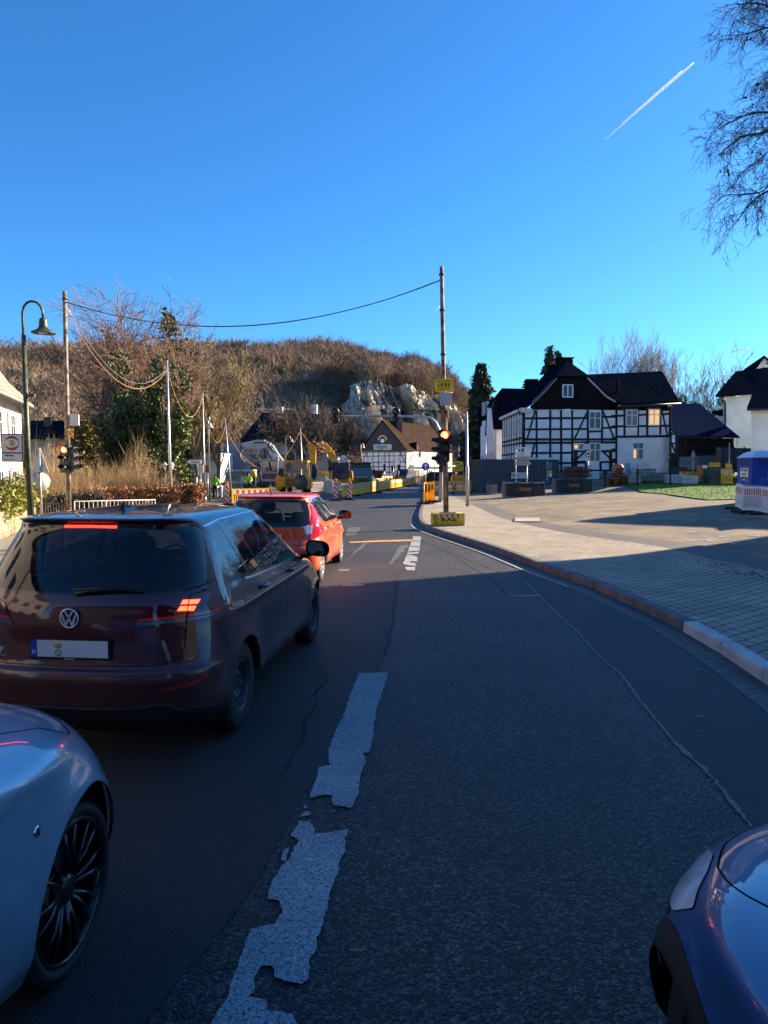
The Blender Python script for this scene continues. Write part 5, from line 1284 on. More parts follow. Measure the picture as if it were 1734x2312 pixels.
# --- white houses at the right edge
H4 = house('white_house','white plastered house with dark hipped roof right of the barn',(33,68,1),'house')
q = MB();q.slab([K(1118,1400,66),K(1500,1400,66),K(1500,850,66),K(1118,872,66)],(4.6,9,0));q.build('wall',m_white,H4,world=True)
q = MB();q.slab([K(1040,872,65.2),K(1470,838,65.2),K(1505,600,70),K(1245,632,70)],(0,0,.2));q.slab([K(1040,872,65.2),K(1245,632,70),K(1060,860,75)],(0,0,.2));q.build('roof',m_slate,H4,world=True)
q = MB();q.tube([K(1108,870,65.4),K(1138,930,65.8),K(1138,1150,65.8)],.09,8);q.build('gutter_pipe',m_dark,H4,world=True)
q = MB();[q.slab([K(1265,1250 + i * 25,65.8),K(1400,1250 + i * 25,65.8),K(1400,1270 + i * 25,65.8),K(1265,1270 + i * 25,65.8)],(0,.1,0)) for i in range(5)];q.build('shutter',m_wframe,H4,world=True)
H5 = house('white_house','nearest white house at the right edge with steep black tiled roof',(28,52,1),'house')
q = MB();q.slab([K(1395,1700,50),K(2000,1700,50),K(2000,990,50),K(1398,1005,50)],(5,9,0));q.build('wall',m_white,H5,world=True)
q = MB();q.slab([K(1355,1005,49.4),K(2000,985,49.4),K(2000,590,55),K(1505,600,55)],(0,0,.2));q.slab([K(1355,1005,49.4),K(1505,600,55),K(1500,1000,61)],(0,0,.15));q.build('roof',m_slate,H5,world=True)
q = MB();q.tube([K(1360,995,49.3),K(2000,975,49.3)],.08,8);q.build('gutter',m_dark,H5,world=True)
H6 = house('gabled_house','white gabled house top rising behind the right hand roofs',(38,80,1),'house')
q = MB();q.slab([K(1420,1400,78),K(1640,1400,78),K(1640,560,78),K(1530,478,78),K(1440,600,78)],(3,9,0));q.build('wall',m_white,H6,world=True)
q = MB();q.slab([K(1395,625,77.5),K(1528,468,77.5),K(1528,452,77.5),K(1385,622,77.5)],(3,10,0));q.slab([K(1528,468,77.5),K(1700,600,77.5),K(1700,585,77.5),K(1528,452,77.5)],(3,10,0));q.build('roof',m_slate,H6,world=True)
PE = Plane((K(1420,1400,78).x,78),(K(1640,1400,78).x,78));a = PE.w(c6(1540,550));b = PE.w(c6(1600,515));window(H6,PE,a[0],a[1],b[0],b[1],rows=1)
H7 = house('low_house','low dark roofed outbuilding behind the barn',(34,74,1),'house')
q = MB();q.slab([K(1040,1160,72),K(1115,1160,72),K(1115,1060,72),K(1040,1060,72)],(0,4,0));q.build('wall',m_white,H7,world=True)
q = MB();q.slab([K(1005,1040,71.5),K(1118,1060,71.5),K(1118,1010,74),K(1010,1030,74)],(0,0,.2));q.build('roof',m_slate,H7,world=True)
# --- centre house with painted gable
PG = Plane((P(815,1060,148).x,148),(P(918,1060,146).x,146));PR = Plane((P(918,1060,146).x,146),(P(1022,1060,166).x,166))
HC = house('inn','long half-timbered inn with dark gable and round emblem below the cliff',(PG.A.x,148,-1),'inn')
def g4(x,y): return PG.w(c4(x,y))
eL,eR = g4(345,555)[0],g4(822,545)[0];zc = g4(600,550)[1];zp = g4(570,232)[1];ap = g4(570,232)[0]
q = MB();q.slab([PG.at(eL,-1.5),PG.at(eR,-1.5),PG.at(eR,zc),PG.at(eL,zc)],(6,28,0));q.build('wall',m_white,HC,world=True)
q = MB();q.slab([PG.at(eL,zc,.2),PG.at(eR,zc,.2),PG.at(ap,zp - .2,.2)],-PG.n * .3);q.build('slate_gable',mat('dark slate gable',(.035,.035,.045),.7,var=.2),HC,world=True)
q = MB()
for x in (350,410,472,530,595,640,690,752,808): beam(q,PG,g4(x,560),g4(x,810),.16)
for y in (560,600,665,712,770): beam(q,PG,g4(348,y),g4(812,y - 6),.16)
beam(q,PG,g4(400,565),g4(365,660),.14);beam(q,PG,g4(757,560),g4(808,680),.14);q.build('timber_frame',m_timber,HC,world=True)
for x0,x1 in ((412,438),(442,470),(553,588),(690,716),(722,750)):
    a = g4(x0,662);b = g4(x1,603);window(HC,PG,a[0],a[1],b[0],b[1],rows=1,fw=.14)
for x0,x1 in ((480,512),(690,735)):
    a = g4(x0,808);b = g4(x1,740);window(HC,PG,a[0],a[1],b[0],b[1],rows=1,fw=.14)
rp = P(*c4(1062,292),172);pk_ = PG.at(ap,zp,.5);e1 = PG.at(eR + .3,zc - .1,.5);far = P(*c4(1180,540),170)
q = MB();q.slab([e1,P(*c4(1300,556),172),P(*c4(1062,292),168),pk_],(0,0,.25));q.slab([PG.at(eL - .3,zc - .1,.5),pk_,P(*c4(1062,292),168),PG.at(eL - .3,zc - .1,.5) + Vector((6,26,0))],(0,0,.2));q.build('roof',m_tileb,HC,world=True)
q = MB();q.box(P(*c4(745,275),151),(1.2,1.2,3.2));q.build('chimney',mat('brick chimney',(.12,.08,.07),.9),HC,world=True)
q = MB();q.slab([P(*c4(930,530),150),P(*c4(945,530),150),P(*c4(945,478),150),P(*c4(925,475),150)],(-2,3,0));q.build('dormer',m_white,HC,world=True)
q = MB();q.slab([P(*c4(845,465),149.4),P(*c4(925,450),149.4),P(*c4(925,478),149.4),P(*c4(915,525),149.6),P(*c4(850,480),149.6)],(0,3,0));q.build('dormer_roof',m_slate2,HC,world=True)
lw = MB();a0 = PR.w(c4(826,800))[0];a1 = PR.w(c4(1290,800))[0];z0 = -1.2;z1 = PR.w(c4(826,548))[1];rect(lw,PR,a0,z0,a1,z1,.05,.2);lw.build('side_wall',mat('cream plaster',(.62,.58,.48),.9,var=.1),HC,world=True)
for x in (862,905,985,1060,1100,1215,1255):
    a = PR.w(c4(x - 9,650));b = PR.w(c4(x + 9,595));window(HC,PR,a[0],a[1],b[0],b[1],rows=1,fw=.12,off=.12)
for x0,x1 in ((870,950),(965,1005),(1020,1085)):
    a = PR.w(c4(x0,815));b = PR.w(c4(x1,735));window(HC,PR,a[0],a[1],b[0],b[1],rows=1,cols=3,fw=.14,off=.12)
q = MB();a = PR.w(c4(860,705));b = PR.w(c4(1290,705));rect(q,PR,a[0],a[1],b[0],a[1] + .4,.9,.8);q.build('canopy',m_wframe,HC,world=True)
# round emblem and banner on the gable (plain shapes)
em_c = PG.w(c4(572,432));me_ = MB()
def disc(mb,pl,c,r0,r1,off,a0=0,a1=2 * PI,n=28,mi=0):
    vs_ = []
    for i in range(n + 1):
        a = a0 + (a1 - a0) * i / n
        for r in (r0,r1): vs_.append(pl.at(c[0] + r * math.cos(a),c[1] + r * math.sin(a),off))
    mb.add(vs_,[(2 * i,2 * i + 1,2 * i + 3,2 * i + 2) for i in range(n)],mi)
disc(me_,PG,(em_c[0],em_c[1] + .1),.62,.95,.26,-.15,PI + .15,mi=0);disc(me_,PG,(em_c[0],em_c[1] - .15),.0,.42,.27,mi=1);disc(me_,PG,(em_c[0],em_c[1] - .15),.42,.5,.272,mi=2)
me_.build('round_emblem',[mat('gold paint',(.55,.42,.12),.5),m_wframe,m_dark],HC,world=True)
bn = MB();a = g4(480,535);b = g4(668,475);rect(bn,PG,a[0],a[1],b[0],b[1],.28,.05);rect(bn,PG,a[0] + .7,a[1] + .25,b[0] - .9,b[1] - .2,.30,.04,1);bn.build('banner',[mat('pale banner',(.45,.52,.42),.6,var=.4,vscale=2),mat('blue banner field',(.16,.24,.36),.6)],HC,world=True)
# --- yellow gabled house left of it
HY = house('gabled_house','tall cream gabled house in sun and shade behind the green truck',(-8,118,-1),'house')
def Z(x,y,Y): return P(*c4(x,y),Y)
q = MB();q.slab([Z(68,850,121),Z(232,850,115),Z(232,540,115),Z(175,285,117),Z(118,268,119),Z(62,470,121)],(-6,8,0));q.build('wall',mat('cream facade',(.66,.60,.44),.9,var=.08),HY,world=True)
q = MB();q.slab([Z(238,545,114.6),Z(182,278,116.6),Z(170,270,116.6),Z(228,548,114.6)],(-6,9,.3));q.slab([Z(178,280,116.5),Z(120,262,118.5),Z(108,240,126),Z(176,270,124)],(0,0,.2));q.build('roof',m_slate,HY,world=True)
PY = Plane((Z(68,850,121).x,121),(Z(232,850,115).x,115))
for x,y0,y1 in ((108,380,430),(150,395,450),(112,555,620),(155,560,630),(198,560,640)):
    a = PY.w(c4(x - 8,y1));b = PY.w(c4(x + 8,y0));window(HY,PY,a[0],a[1],b[0],b[1],rows=1,fw=.08)
q = MB();a = PY.w(c4(72,840));b = PY.w(c4(228,655));rect(q,PY,a[0],a[1],b[0],b[1],.03,.05);q.build('blue_base',mat('blue grey base',(.35,.42,.5),.8),HY,world=True)
# --- large grey house centre-left
def C2(x,y): return (400 + .2411 * x,740 + .2411 * y)
def U(x,y,Y): return P(*C2(x,y),Y)
HL = house('large_house','large grey rendered house with dark tiled hipped roof behind the excavators',(-16,92,-1),'house')
q = MB();q.slab([U(390,1500,92),U(1480,1500,90),U(1480,1060,90),U(390,1080,92)],(0,9,0));q.build('wall',mat('grey render',(.36,.35,.34),.9,var=.1,vscale=.6),HL,world=True)
q = MB();q.slab([U(590,1075,91.2),U(1480,1065,89.2),U(1480,830,96),U(800,815,96)],(0,0,.3));q.slab([U(590,1075,91.2),U(800,815,96),U(600,1070,101)],(0,0,.3));q.build('roof',rowmat('blue black tiles',(.032,.034,.045),(.01,.01,.012),.3,.35,.6,.04,bump=.8),HL,world=True)
PH = Plane((U(390,1500,92).x,92),(U(1480,1500,90).x,90))
for x0,x1 in ((860,908),(975,1025),(1045,1090),(1100,1145)):
    q = MB();q.slab([U(x0 - 10,1085,91),U(x1 + 10,1085,91),U(x1 + 10,1010,91),U(x0 - 10,1010,91)],(0,3,0));dm = q.build('dormer',m_slate2,HL,world=True)
    PD = Plane((U(x0,1080,90.9).x,90.9),(U(x1,1080,90.9).x,90.9));a = PD.w(C2(x0,1075));b = PD.w(C2(x1,1018));window(HL,PD,a[0],a[1],b[0],b[1],rows=1,fw=.1)
for x0,x1,y0,y1 in ((725,785,1175,1250),(965,1010,1175,1245),(1060,1110,1175,1245),(1260,1300,1175,1245),(725,785,1320,1400),(480,540,1180,1250)):
    a = PH.w(C2(x0,y1));b = PH.w(C2(x1,y0));window(HL,PH,a[0],a[1],b[0],b[1],rows=1,fw=.1)
for x,y in ((945,800),(1268,778)): q = MB();q.box(U(x + 14,y + 12,98),(.9,1.0,2.0));q.build('chimney',m_white,HL,world=True)
q = MB();q.box(U(905,762,98.2),(5,.2,.1));q.build('roof_rail',m_white,HL,world=True)
# --- low white house with blue roof left
HM = house('low_house','white house with bluish tiled roof and white chimney beside the bare tree',(-21,84,-1),'house')
q = MB();q.slab([U(60,1450,84),U(400,1450,82),U(400,1170,82),U(60,1165,84)],(0,7,0));q.build('wall',m_white,HM,world=True)
q = MB();q.slab([U(40,1170,83.5),U(390,1175,81.5),U(230,955,87),U(60,945,88)],(0,0,.2));q.slab([U(380,1170,81.5),U(480,1130,88),U(240,955,87)],(0,0,.2));q.build('roof',rowmat('blue tiles',(.07,.085,.12),(.02,.02,.03),.3,.35,.5,.04,bump=.8),HM,world=True)
q = MB();q.box(U(100,955,85),(1.0,1.0,4.4));q.build('chimney',m_white,HM,world=True)
PM = Plane((U(60,1450,84).x,84),(U(400,1450,82).x,82))
for x0,x1,y0,y1 in ((145,185,1195,1245),(310,345,1200,1255),(145,180,1350,1410)):
    a = PM.w(C2(x0,y1));b = PM.w(C2(x1,y0));window(HM,PM,a[0],a[1],b[0],b[1],rows=1)
# --- house at the left edge, sunlit facade
PLf = Plane((-14.2,22.0),(-18.35,36.0));PLf.n = -PLf.n if PLf.n.x < 0 else PLf.n
HWf = house('white_house','sunlit white house with shuttered windows at the left edge behind the stone wall',(-18.3,36,-.4),'house')
q = MB();q.slab([PLf.at(0,-.5),PLf.at((PLf.B - PLf.A).length,-.5),PLf.at((PLf.B - PLf.A).length,5.2),PLf.at(0,5.2)],(-10,-2.5,0));q.build('wall',m_white,HWf,world=True)
Lf = (PLf.B - PLf.A).length
q = MB();
for i in range(9): rect(q,PLf,Lf - (.35 if i % 2 else .5),-.3 + i * .6,Lf + .01,.28 + i * .6,.03,.05)
q.build('corner_stones',mat('sandstone quoins',(.5,.42,.3),.9,var=.2),HWf,world=True)
q = MB();seq = [(.55,5.05),(-.6,6.2),(-1.8,8.0),(-4.8,13.0)]
for a,b in zip(seq[:-1],seq[1:]): q.slab([PLf.at(-1,a[1],a[0]),PLf.at(Lf + .5,a[1],a[0]),PLf.at(Lf + .5,b[1],b[0]),PLf.at(-1,b[1],b[0])],(0,0,.15))
q.build('roof',rowmat('pale brown shingles',(.34,.30,.25),(.10,.09,.08),.4,.3,.85,.03,axes=(1,2),bump=.5),HWf,world=True)
q = MB();q.slab([PLf.at(Lf + .05,5.2,.0),PLf.at(Lf + .05,5.2,-9.6),PLf.at(Lf + .05,13,-4.8),PLf.at(Lf + .05,8,-1.8)],-PLf.u * .1);q.build('gable_end',m_white,HWf,world=True)
q = MB();q.tube([PLf.at(-1,5.0,.55),PLf.at(Lf + .4,5.0,.55)],.09,8);q.build('gutter',m_dark,HWf,world=True)
m_shut = stripes('louvred shutter',(.5,.52,.50),(.16,.18,.18),12,2,.6,.55)
for k in range(5):
    a = Lf - 1.6 - .95 - k * 2.75
    for z0,z1 in ((3.05,4.55),(-.0 + .35,1.9)):
        window(HWf,PLf,a,z0,a + .95,z1,split=.65,fw=.07,off=.06)
        for s_ in (-.55,.98): q = MB();rect(q,PLf,a + s_,z0,a + s_ + .5,z1,.07,.05);q.build('shutter',m_shut,HWf,world=True)
        q = MB();rect(q,PLf,a - .06,z0 - .14,a + 1.01,z0 - .005,.12,.12);rect(q,PLf,a - .06,z1 + .005,a + 1.01,z1 + .14,.05,.06);q.build('sill',MATS['sandstone quoins'],HWf,world=True)
# --- dark roofed house behind left pole
HD = house('dark_roofed_house','low house with long dark tiled roof behind the left signal pole',(-26,58,-.6),'house')
def cA(x,y): return (.2616 * x,640 + .2616 * y)
def X_(x,y,Y): return P(*cA(x,y),Y)
q = MB();q.slab([X_(265,1345,57),X_(620,1345,57),X_(565,1205,62),X_(265,1203,62)],(0,0,.2));q.slab([X_(250,1330,55.5),X_(395,1325,55.5),X_(405,1335,55.5),X_(250,1345,55.5)],(0,3,.6));q.build('roof',MATS['blue black tiles'],HD,world=True)
q = MB();q.slab([X_(270,1600,57.5),X_(600,1600,57.5),X_(600,1345,57.5),X_(270,1345,57.5)],(0,6,0));q.slab([X_(370,1480,55),X_(425,1480,54),X_(400,1330,54.5)],(0,3,0));q.build('wall',mat('ochre plaster',(.45,.34,.22),.9),HD,world=True)
q = MB();q.box(X_(415,1195,60),(.5,.5,.8));q.build('chimney',MATS['brick chimney'],HD,world=True)
# --- grey stone lodge between the evergreens
HS = house('stone_lodge','small grey lodge with pointed mossy roof between the evergreens',(-21,62,-.6),'house')
q = MB();q.slab([X_(905,1600,60),X_(1020,1600,60),X_(1015,1385,60),X_(905,1385,60)],(0,4,0));q.build('wall',mat('grey rough stone',(.25,.27,.29),.9,var=.5,vscale=3,bump=.6),HS,world=True)
q = MB();q.slab([X_(900,1395,59.7),X_(1025,1385,59.7),X_(1000,1200,62)],(0,1,.1));q.build('roof',mat('mossy shingles',(.16,.12,.08),.9,var=.4),HS,world=True)
# --- two unseen houses added right of the frame, sized to throw the long shadows
sx_,sy_ = math.sin(SUN_AZ),math.cos(SUN_AZ);sh_ = Vector((sx_,sy_,0));sp = Vector((sy_,-sx_,0))
def shadow_house(label,corner,L_,D_,ze,zr,ez0=None):
    h = thing('unseen_house',label,'house',(*corner,gz(*corner)));c = Vector((*corner,0))
    p = [c,c + sp * L_,c + sp * L_ + sh_ * D_,c + sh_ * D_]
    q = MB();q.slab(p,(0,0,ze));q.build('wall',m_white,h,world=True)
    q = MB();m0,m1 = c + sh_ * D_ / 2,c + sp * L_ + sh_ * D_ / 2
    q.slab([p[0] + Vector((0,0,ze)),m0 + Vector((0,0,zr)),m1 + Vector((0,0,zr)),p[1] + Vector((0,0,ze))],(0,0,.12));q.slab([p[3] + Vector((0,0,ze)),p[2] + Vector((0,0,ze)),m1 + Vector((0,0,zr)),m0 + Vector((0,0,zr))],(0,0,.12));q.slab([p[0] + Vector((0,0,ze)),p[3] + Vector((0,0,ze)),m0 + Vector((0,0,zr))],sp * .2);q.build('roof',m_slate,h,world=True)
    pl = Plane(p[0][:2],p[1][:2])
    for k in range(int(L_ / 3)):
        for z in (1.2,4.2): window(h,pl,1 + k * 3,z,2.1 + k * 3,z + 1.4)
shadow_house('tall white house beyond the right edge whose shadow covers the road',(2.8 + sx_ * 19,13.5 + sy_ * 19),24,9,15.5,18)
shadow_house('lower white house beyond the right edge shading the yard',(7.8 + sx_ * 15,24.6 + sy_ * 15),12,7,5.6,7.6)
for m_ in (m_slate,m_slate2,m_tileb,MATS['blue black tiles'],MATS['blue tiles'],mcor): m_.node_tree.nodes['Principled BSDF'].inputs['Specular IOR Level'].default_value = 0;m_.node_tree.nodes['Principled BSDF'].inputs['Roughness'].default_value = .95
m_brick = rowmat('dark brick',(.075,.07,.07),(.06,.06,.06),.25,.08,.9,.012,axes=(0,2))
def back_house(label,c,w_,d_,ze,zr,rz,m):  # unseen houses added around the camera to darken car reflections and the foreground
    h = thing('unseen_house',label,'house',(*c,0),rz);q = MB();q.box((0,0,ze / 2),(w_,d_,ze));q.build('wall',m,h)
    q = MB();y = d_ / 2 + .4;x = w_ / 2 + .4;q.slab([Vector((-x,-y,ze)),Vector((x,-y,ze)),Vector((x,0,zr)),Vector((-x,0,zr))],(0,0,.15));q.slab([Vector((-x,y,ze)),Vector((-x,0,zr)),Vector((x,0,zr)),Vector((x,y,ze))],(0,0,.15));q.slab([Vector((-x + .4,-y,ze)),Vector((-x + .4,0,zr)),Vector((-x + .4,y,ze))],(.2,0,0));q.slab([Vector((x - .6,-y,ze)),Vector((x - .6,0,zr)),Vector((x - .6,y,ze))],(.2,0,0));q.build('roof',m_slate,h)
    for k in range(int(w_ / 2.6)):
        for z in (1.1,4.0,6.6):
            if z + 1.5 < ze: q = MB();q.box((-w_ / 2 + 1.5 + k * 2.6,d_ / 2 + .02,z + .7),(1.1,.06,1.4));q.build('window',m_wglass,h)
back_house('brick house across the street behind the camera position',(-9,-20),22,10,8.5,13,R(4),m_brick);back_house('brick corner house behind the camera on the right',(14,-17),18,10,9,14,R(-10),m_brick);back_house('grey house along the street left of the waiting cars, outside the frame',(-16,3),16,9,7.5,11.5,R(-95),MATS['grey render'])
# ---------------------------------------------------------------- street furniture
def up(g,z): return Vector((g.x,g.y,g.z + z))
def pole(name,label,cat,base,top,r0,r1,m,group=None,pts=None):
    t = thing(name,label,cat,base,0,group);q = MB();q.tube(pts or [base,(Vector(base) + Vector(top)) / 2,top],[r0,(r0 + r1) / 2,r1] if not pts else r0,12);q.build('pole',m,t,world=True);return t
m_lampoff = mat('dark lens',(.02,.02,.022),.2,coat=.6)
m_redlit = mat('lit red lamp',(1,.2,.05),.3,emit=(1.0,.09,.02),es=3.2)
m_hot = mat('lit lamp core',(1,.8,.3),.3,emit=(1.0,.45,.08),es=4.5)
def signal_head(name,parent,c,face,lit=True,s=1.0,n=3):
    """traffic light head centred at c, facing direction angle (0 = towards -Y), child of parent"""
    M = T(*c) @ RZ(face) @ Matrix.Scale(s,4);q = MB();hgt = .30 * n
    q.slab([M @ Vector(p) for p in ((-.15,0,-hgt / 2),(.15,0,-hgt / 2),(.15,0,hgt / 2),(-.15,0,hgt / 2))],M.to_3x3() @ Vector((0,.2,0)))
    o = q.build(name,m_black,parent,world=True)
    def sub(nm,q,m):
        w_ = q.build(nm,m);w_.data.transform(mwm(parent).inverted());w_.parent = o;KIDS.setdefault(o.name,[]).append(w_)
    for k in range(n):
        z = hgt / 2 - .15 - .30 * k;q = MB();L_ = M @ T(0,-.004,z) @ Matrix.Rotation(PI / 2,4,'X')
        q.lathe([(.105,0),(.098,.012),(.07,.022),(0,.028)],L_,20);sub('lens',q,(m_redlit if (k == 0 and lit) else m_lampoff))
        if k == 0 and lit: q = MB();q.lathe([(.055,.026),(.03,.034),(0,.036)],L_,16);sub('lamp_core',q,m_hot)
        q = MB();vs_ = []
        for i in range(15):
            a = PI * -.12 + PI * 1.24 * i / 14
            for r_,d in ((.125,0),(.125,-.20 if .15 < a < 3 else -.05)): vs_.append(M @ Vector((math.cos(a) * r_,d - .001,z + math.sin(a) * r_)))
        for i in range(15):
            a = PI * -.12 + PI * 1.24 * i / 14;vs_.append(M @ Vector((math.cos(a) * .118,-.001,z + math.sin(a) * .118)))
        q.add(vs_,[(2 * i,2 * i + 1,2 * i + 3,2 * i + 2) for i in range(14)]);sub('visor',q,m_black)
    return o
def clamps(t,c,zs,r=.1,m=None):
    for z in zs: q = MB();q.tube([Vector((c.x,c.y,z - .03)),Vector((c.x,c.y,z + .03))],r,12);q.build('clamp',m or m_steel,t,world=True)
# ---- right temporary signal: wooden pole in a painted concrete block
gb_ = G(1006,1184,.13);Yp = gb_.y
zq = lambda py,Y=Yp: P(1000,py,Y).z
t = thing('temporary_signal','temporary traffic signal on a tall wooden pole showing red at the pavement edge','traffic signal',gb_,0,'temporary traffic signals')
base = Vector((P(1007,1160,Yp).x,Yp,gb_.z + .3));top = P(997,602,Yp)
q = MB();q.tube([base,base.lerp(top,.3),base.lerp(top,.6),top],[.085,.08,.07,.062],12);q.build('wooden_pole',m_rust,t,world=True)
def onp(py): k = (zq(py) - base.z) / (top.z - base.z);return base.lerp(top,k)
c = onp(1007);signal_head('signal_head',t,c + Vector((-.02,-.14,0)),0.05,True,1.15)
c2_ = onp(1018);signal_head('signal_head',t,c2_ + Vector((-.22,-.05,.0)),R(-78),False)
q = MB();b = onp(902);q.box(b + Vector((.05,-.16,0)),(.36,.14,.40),R(4));cbx = q.build('control_box',mat('grey cabinet',(.42,.44,.48),.5,var=.1),t,world=True)
for i in range(5): q = MB();q.tube([b + Vector((-.14,-.16,.14 - i * .07)),b + Vector((-.2,-.17,.14 - i * .07))],.02,6);q.build('cable_gland',m_black,t,world=True)
q = MB();q.box(b + Vector((.16,-.235,-.17)),(.12,.01,.06));q.build('yellow_sticker',m_yellow,t,world=True)
b = onp(871);q = MB();q.box(b + Vector((.0,-.12,0)),(.62,.012,.40),R(4),0,ry=R(-4));sg = q.build('company_sign',mat('sign yellow',(.92,.56,.02),.5),t,world=True)
Ms = T(*(b + Vector((0,-.13,0)) - t.location)) @ RZ(R(4)) @ Matrix.Rotation(R(-4),4,'Y')
q = MB();q.slab([Ms @ Vector(p) for p in ((-.19,-.002,-.055),(.19,-.002,-.055),(.19,-.002,.06),(-.19,-.002,.06))],(0,-.003,0));bp_ = q.build('black_field',m_black,t)
text('B.A.S.',.13,mat('sign letters yellow',(.85,.65,.03),.5),Ms @ T(0,-.008,.0),t,bold=.004,sx=1.15)
text('Mietservice · Signalanlage',.055,m_black,Ms @ T(0,-.002,.13),t,sx=.8);text('Telefon 02 302 / 9 21 01-1',.05,m_black,Ms @ T(0,-.002,-.13),t,sx=.8)
q = MB();q.tube([b + Vector((-.3,0,-.2)),b + Vector((.3,-.0,-.22))],.012,6);q.build('sign_bracket',m_steel,t,world=True)
random.seed(2)
def wires(parent,c,m,n=7,sp=.16,name='cable_loop',dz=-.3):
    for i in range(n):
        p = [c + Vector((random.uniform(-sp,sp),random.uniform(-.12,-.05),random.uniform(dz,.12))) for _ in range(5)]
        pts = smooth_line([Vector(x) for x in p],4);q = MB();q.tube(pts,.009,5);q.build(name,m,parent,world=True)
m_ocable = mat('orange cable',(.55,.27,.07),.6,var=.3,vscale=3)
wires(t,onp(935),m_ocable,9,.15);wires(t,onp(925),m_black,4,.12)
q = MB();q.tube([onp(925) + Vector((.06,-.09,0)),onp(1000) + Vector((.08,-.08,0)),onp(1100) + Vector((.07,-.06,0)),onp(1158) + Vector((.07,-.06,0))],.015,6);q.build('cable_duct',m_black,t,world=True)
for y in (620,700,800,950,990,1050): clamps(t,onp(y),[onp(y).z],.09,m_dark)
tb_ = thing('concrete_block','yellow painted concrete block with red white band holding the wooden signal pole','concrete block',(gb_.x,gb_.y,gb_.z),R(3))
q = MB();q.box((0.02,-.32,.20),(1.02,.62,.40));bo = q.build('block',mat('chipped yellow paint',(.62,.46,.03),.7,var=.4,vscale=7,col2=(.75,.56,.05),bump=.5,bscale=25),tb_,bevel=.02)
q = MB();q.box((0.02,-.635,.325),(.86,.012,.085));q.build('reflective_band',stripes('band red white',(.62,.60,.58),(.60,.07,.03),5.6,0,.4),tb_)
text('B.A.S.',.15,m_black,T(0.03,-.636,.20),tb_,bold=.004,sx=1.5)
q = MB();q.box((.02,-.32,.407),(.5,.4,.012));q.build('grip_plate',m_dark,tb_)
for i in range(9): q = MB();x = random.uniform(-.45,.48);z = random.uniform(.04,.26);q.lathe([(random.uniform(.012,.035),.0),(.0,.003)],T(x,-.631,z) @ Matrix.Rotation(PI / 2,4,'X'),6);q.build('paint_chip',mat('bare concrete',(.16,.14,.11),.9),tb_)
# ---- left temporary signal
Yl = 26.0;bl = Vector((P(155,1150,Yl).x,Yl,gz(-11.6,Yl) + .1));tl_ = P(146,658,Yl)
t = thing('temporary_signal','temporary traffic signal on a wooden pole showing red beside the white house on the left','traffic signal',bl,0,'temporary traffic signals');SIG_L = t
q = MB();q.tube([bl,bl.lerp(tl_,.5),tl_],[.095,.085,.07],12);q.build('wooden_pole',m_rust,t,world=True)
def onl(py): z = P(150,py,Yl).z;return bl.lerp(tl_,(z - bl.z) / (tl_.z - bl.z))
c = onl(1036);signal_head('signal_head',t,c + Vector((-.06,-.16,0)),-.1,True,1.12);signal_head('signal_head',t,c + Vector((.32,-.0,-.02)),R(80),False,1.0)
b = onl(948);q = MB();q.box(b + Vector((.28,-.02,0)),(.30,.34,.40),R(20));q.build('control_box',mat('pale cabinet',(.72,.70,.62),.5,var=.1),t,world=True)
wires(t,onl(975) + Vector((.12,0,0)),m_ocable,9,.14);wires(t,onl(985),m_black,3,.1,dz=-.5)
q = MB();q.tube([onl(1010) + Vector((.1,-.1,0)),onl(1066) + Vector((.1,-.1,0))],.03,6);q.build('bracket',m_steel,t,world=True)
clamps(t,onl(675),[onl(675).z],.1,m_dark)
# ---- overhead cables (orange lower strand, dark upper strand)
def catenary(a,b,sag,n=24):
    return [a.lerp(b,i / n) + Vector((0,0,-4 * sag * (i / n) * (1 - i / n))) for i in range(n + 1)]
def cable(label,a,b,sag,m,r=.012,grp='overhead signal cables'):
    q = MB();q.tube(catenary(a,b,sag),r,5);o = q.build('overhead_cable',m);tag(o,label,'cable',grp);return o
A_ = P(148,682,Yl);B_ = P(997,632,Yp)
cable('long dark cable hanging between the left and right wooden poles',A_,B_,1.15,m_black,.016);cable('thin guy wire just above the long cable between the wooden poles',A_ + Vector((0,0,.03)),B_ + Vector((0,0,.03)),1.20,m_steel,.007)
sp1b = G(386,1140);sp1 = Vector((P(380,1000,sp1b.y).x,38.0,gz(-11,38)));
STP = []
def steel_pole(pxb,pyt,pxt,Y,lab,r=.055,grp='slim steel poles carrying the cable'):
    xb = P(pxb,1060,Y).x;b = Vector((xb,Y,gz(xb,Y)));tp = P(pxt,pyt,Y);t = thing('cable_pole',lab,'pole',b,0,grp)
    q = MB();q.tube([b,b.lerp(tp,.45),b.lerp(tp,.46),tp],[r * 1.25,r * 1.25,r,r * .85],10);q.build('pole',m_steel,t,world=True);q = MB();q.tube([b,b + Vector((0,0,.3))],r * 1.7,10);q.build('foot',m_steel,t,world=True);STP.append((t,b,tp));return tp
p1 = steel_pole(385,813,377,36,'tall slim steel pole in front of the ivy covered trees');p2 = steel_pole(462,887,457,48,'slim steel pole next to the museum arrow sign');p3 = steel_pole(522,945,508,56,'leaning slim steel pole left of the white excavator arm');p4 = steel_pole(684,966,678,62,'slim steel pole between the wheel loader and the yellow excavator')
cable('orange cable from the left wooden pole down to the first steel pole',P(150,700,Yl),p1 - Vector((0,0,.5)),1.75,m_ocable,.010)
cable('dark strand above the orange cable near the left wooden pole',P(150,690,Yl),p1 - Vector((0,0,.4)),1.62,m_steel,.007)
cable('orange cable sagging in front of the bare tree',p1 - Vector((0,0,.5)),p2 - Vector((0,0,.35)),1.75,m_ocable,.014)
cable('orange cable between second steel pole and the leaning pole',p2 - Vector((0,0,.4)),p3 - Vector((0,0,.6)),2.0,m_ocable,.014)
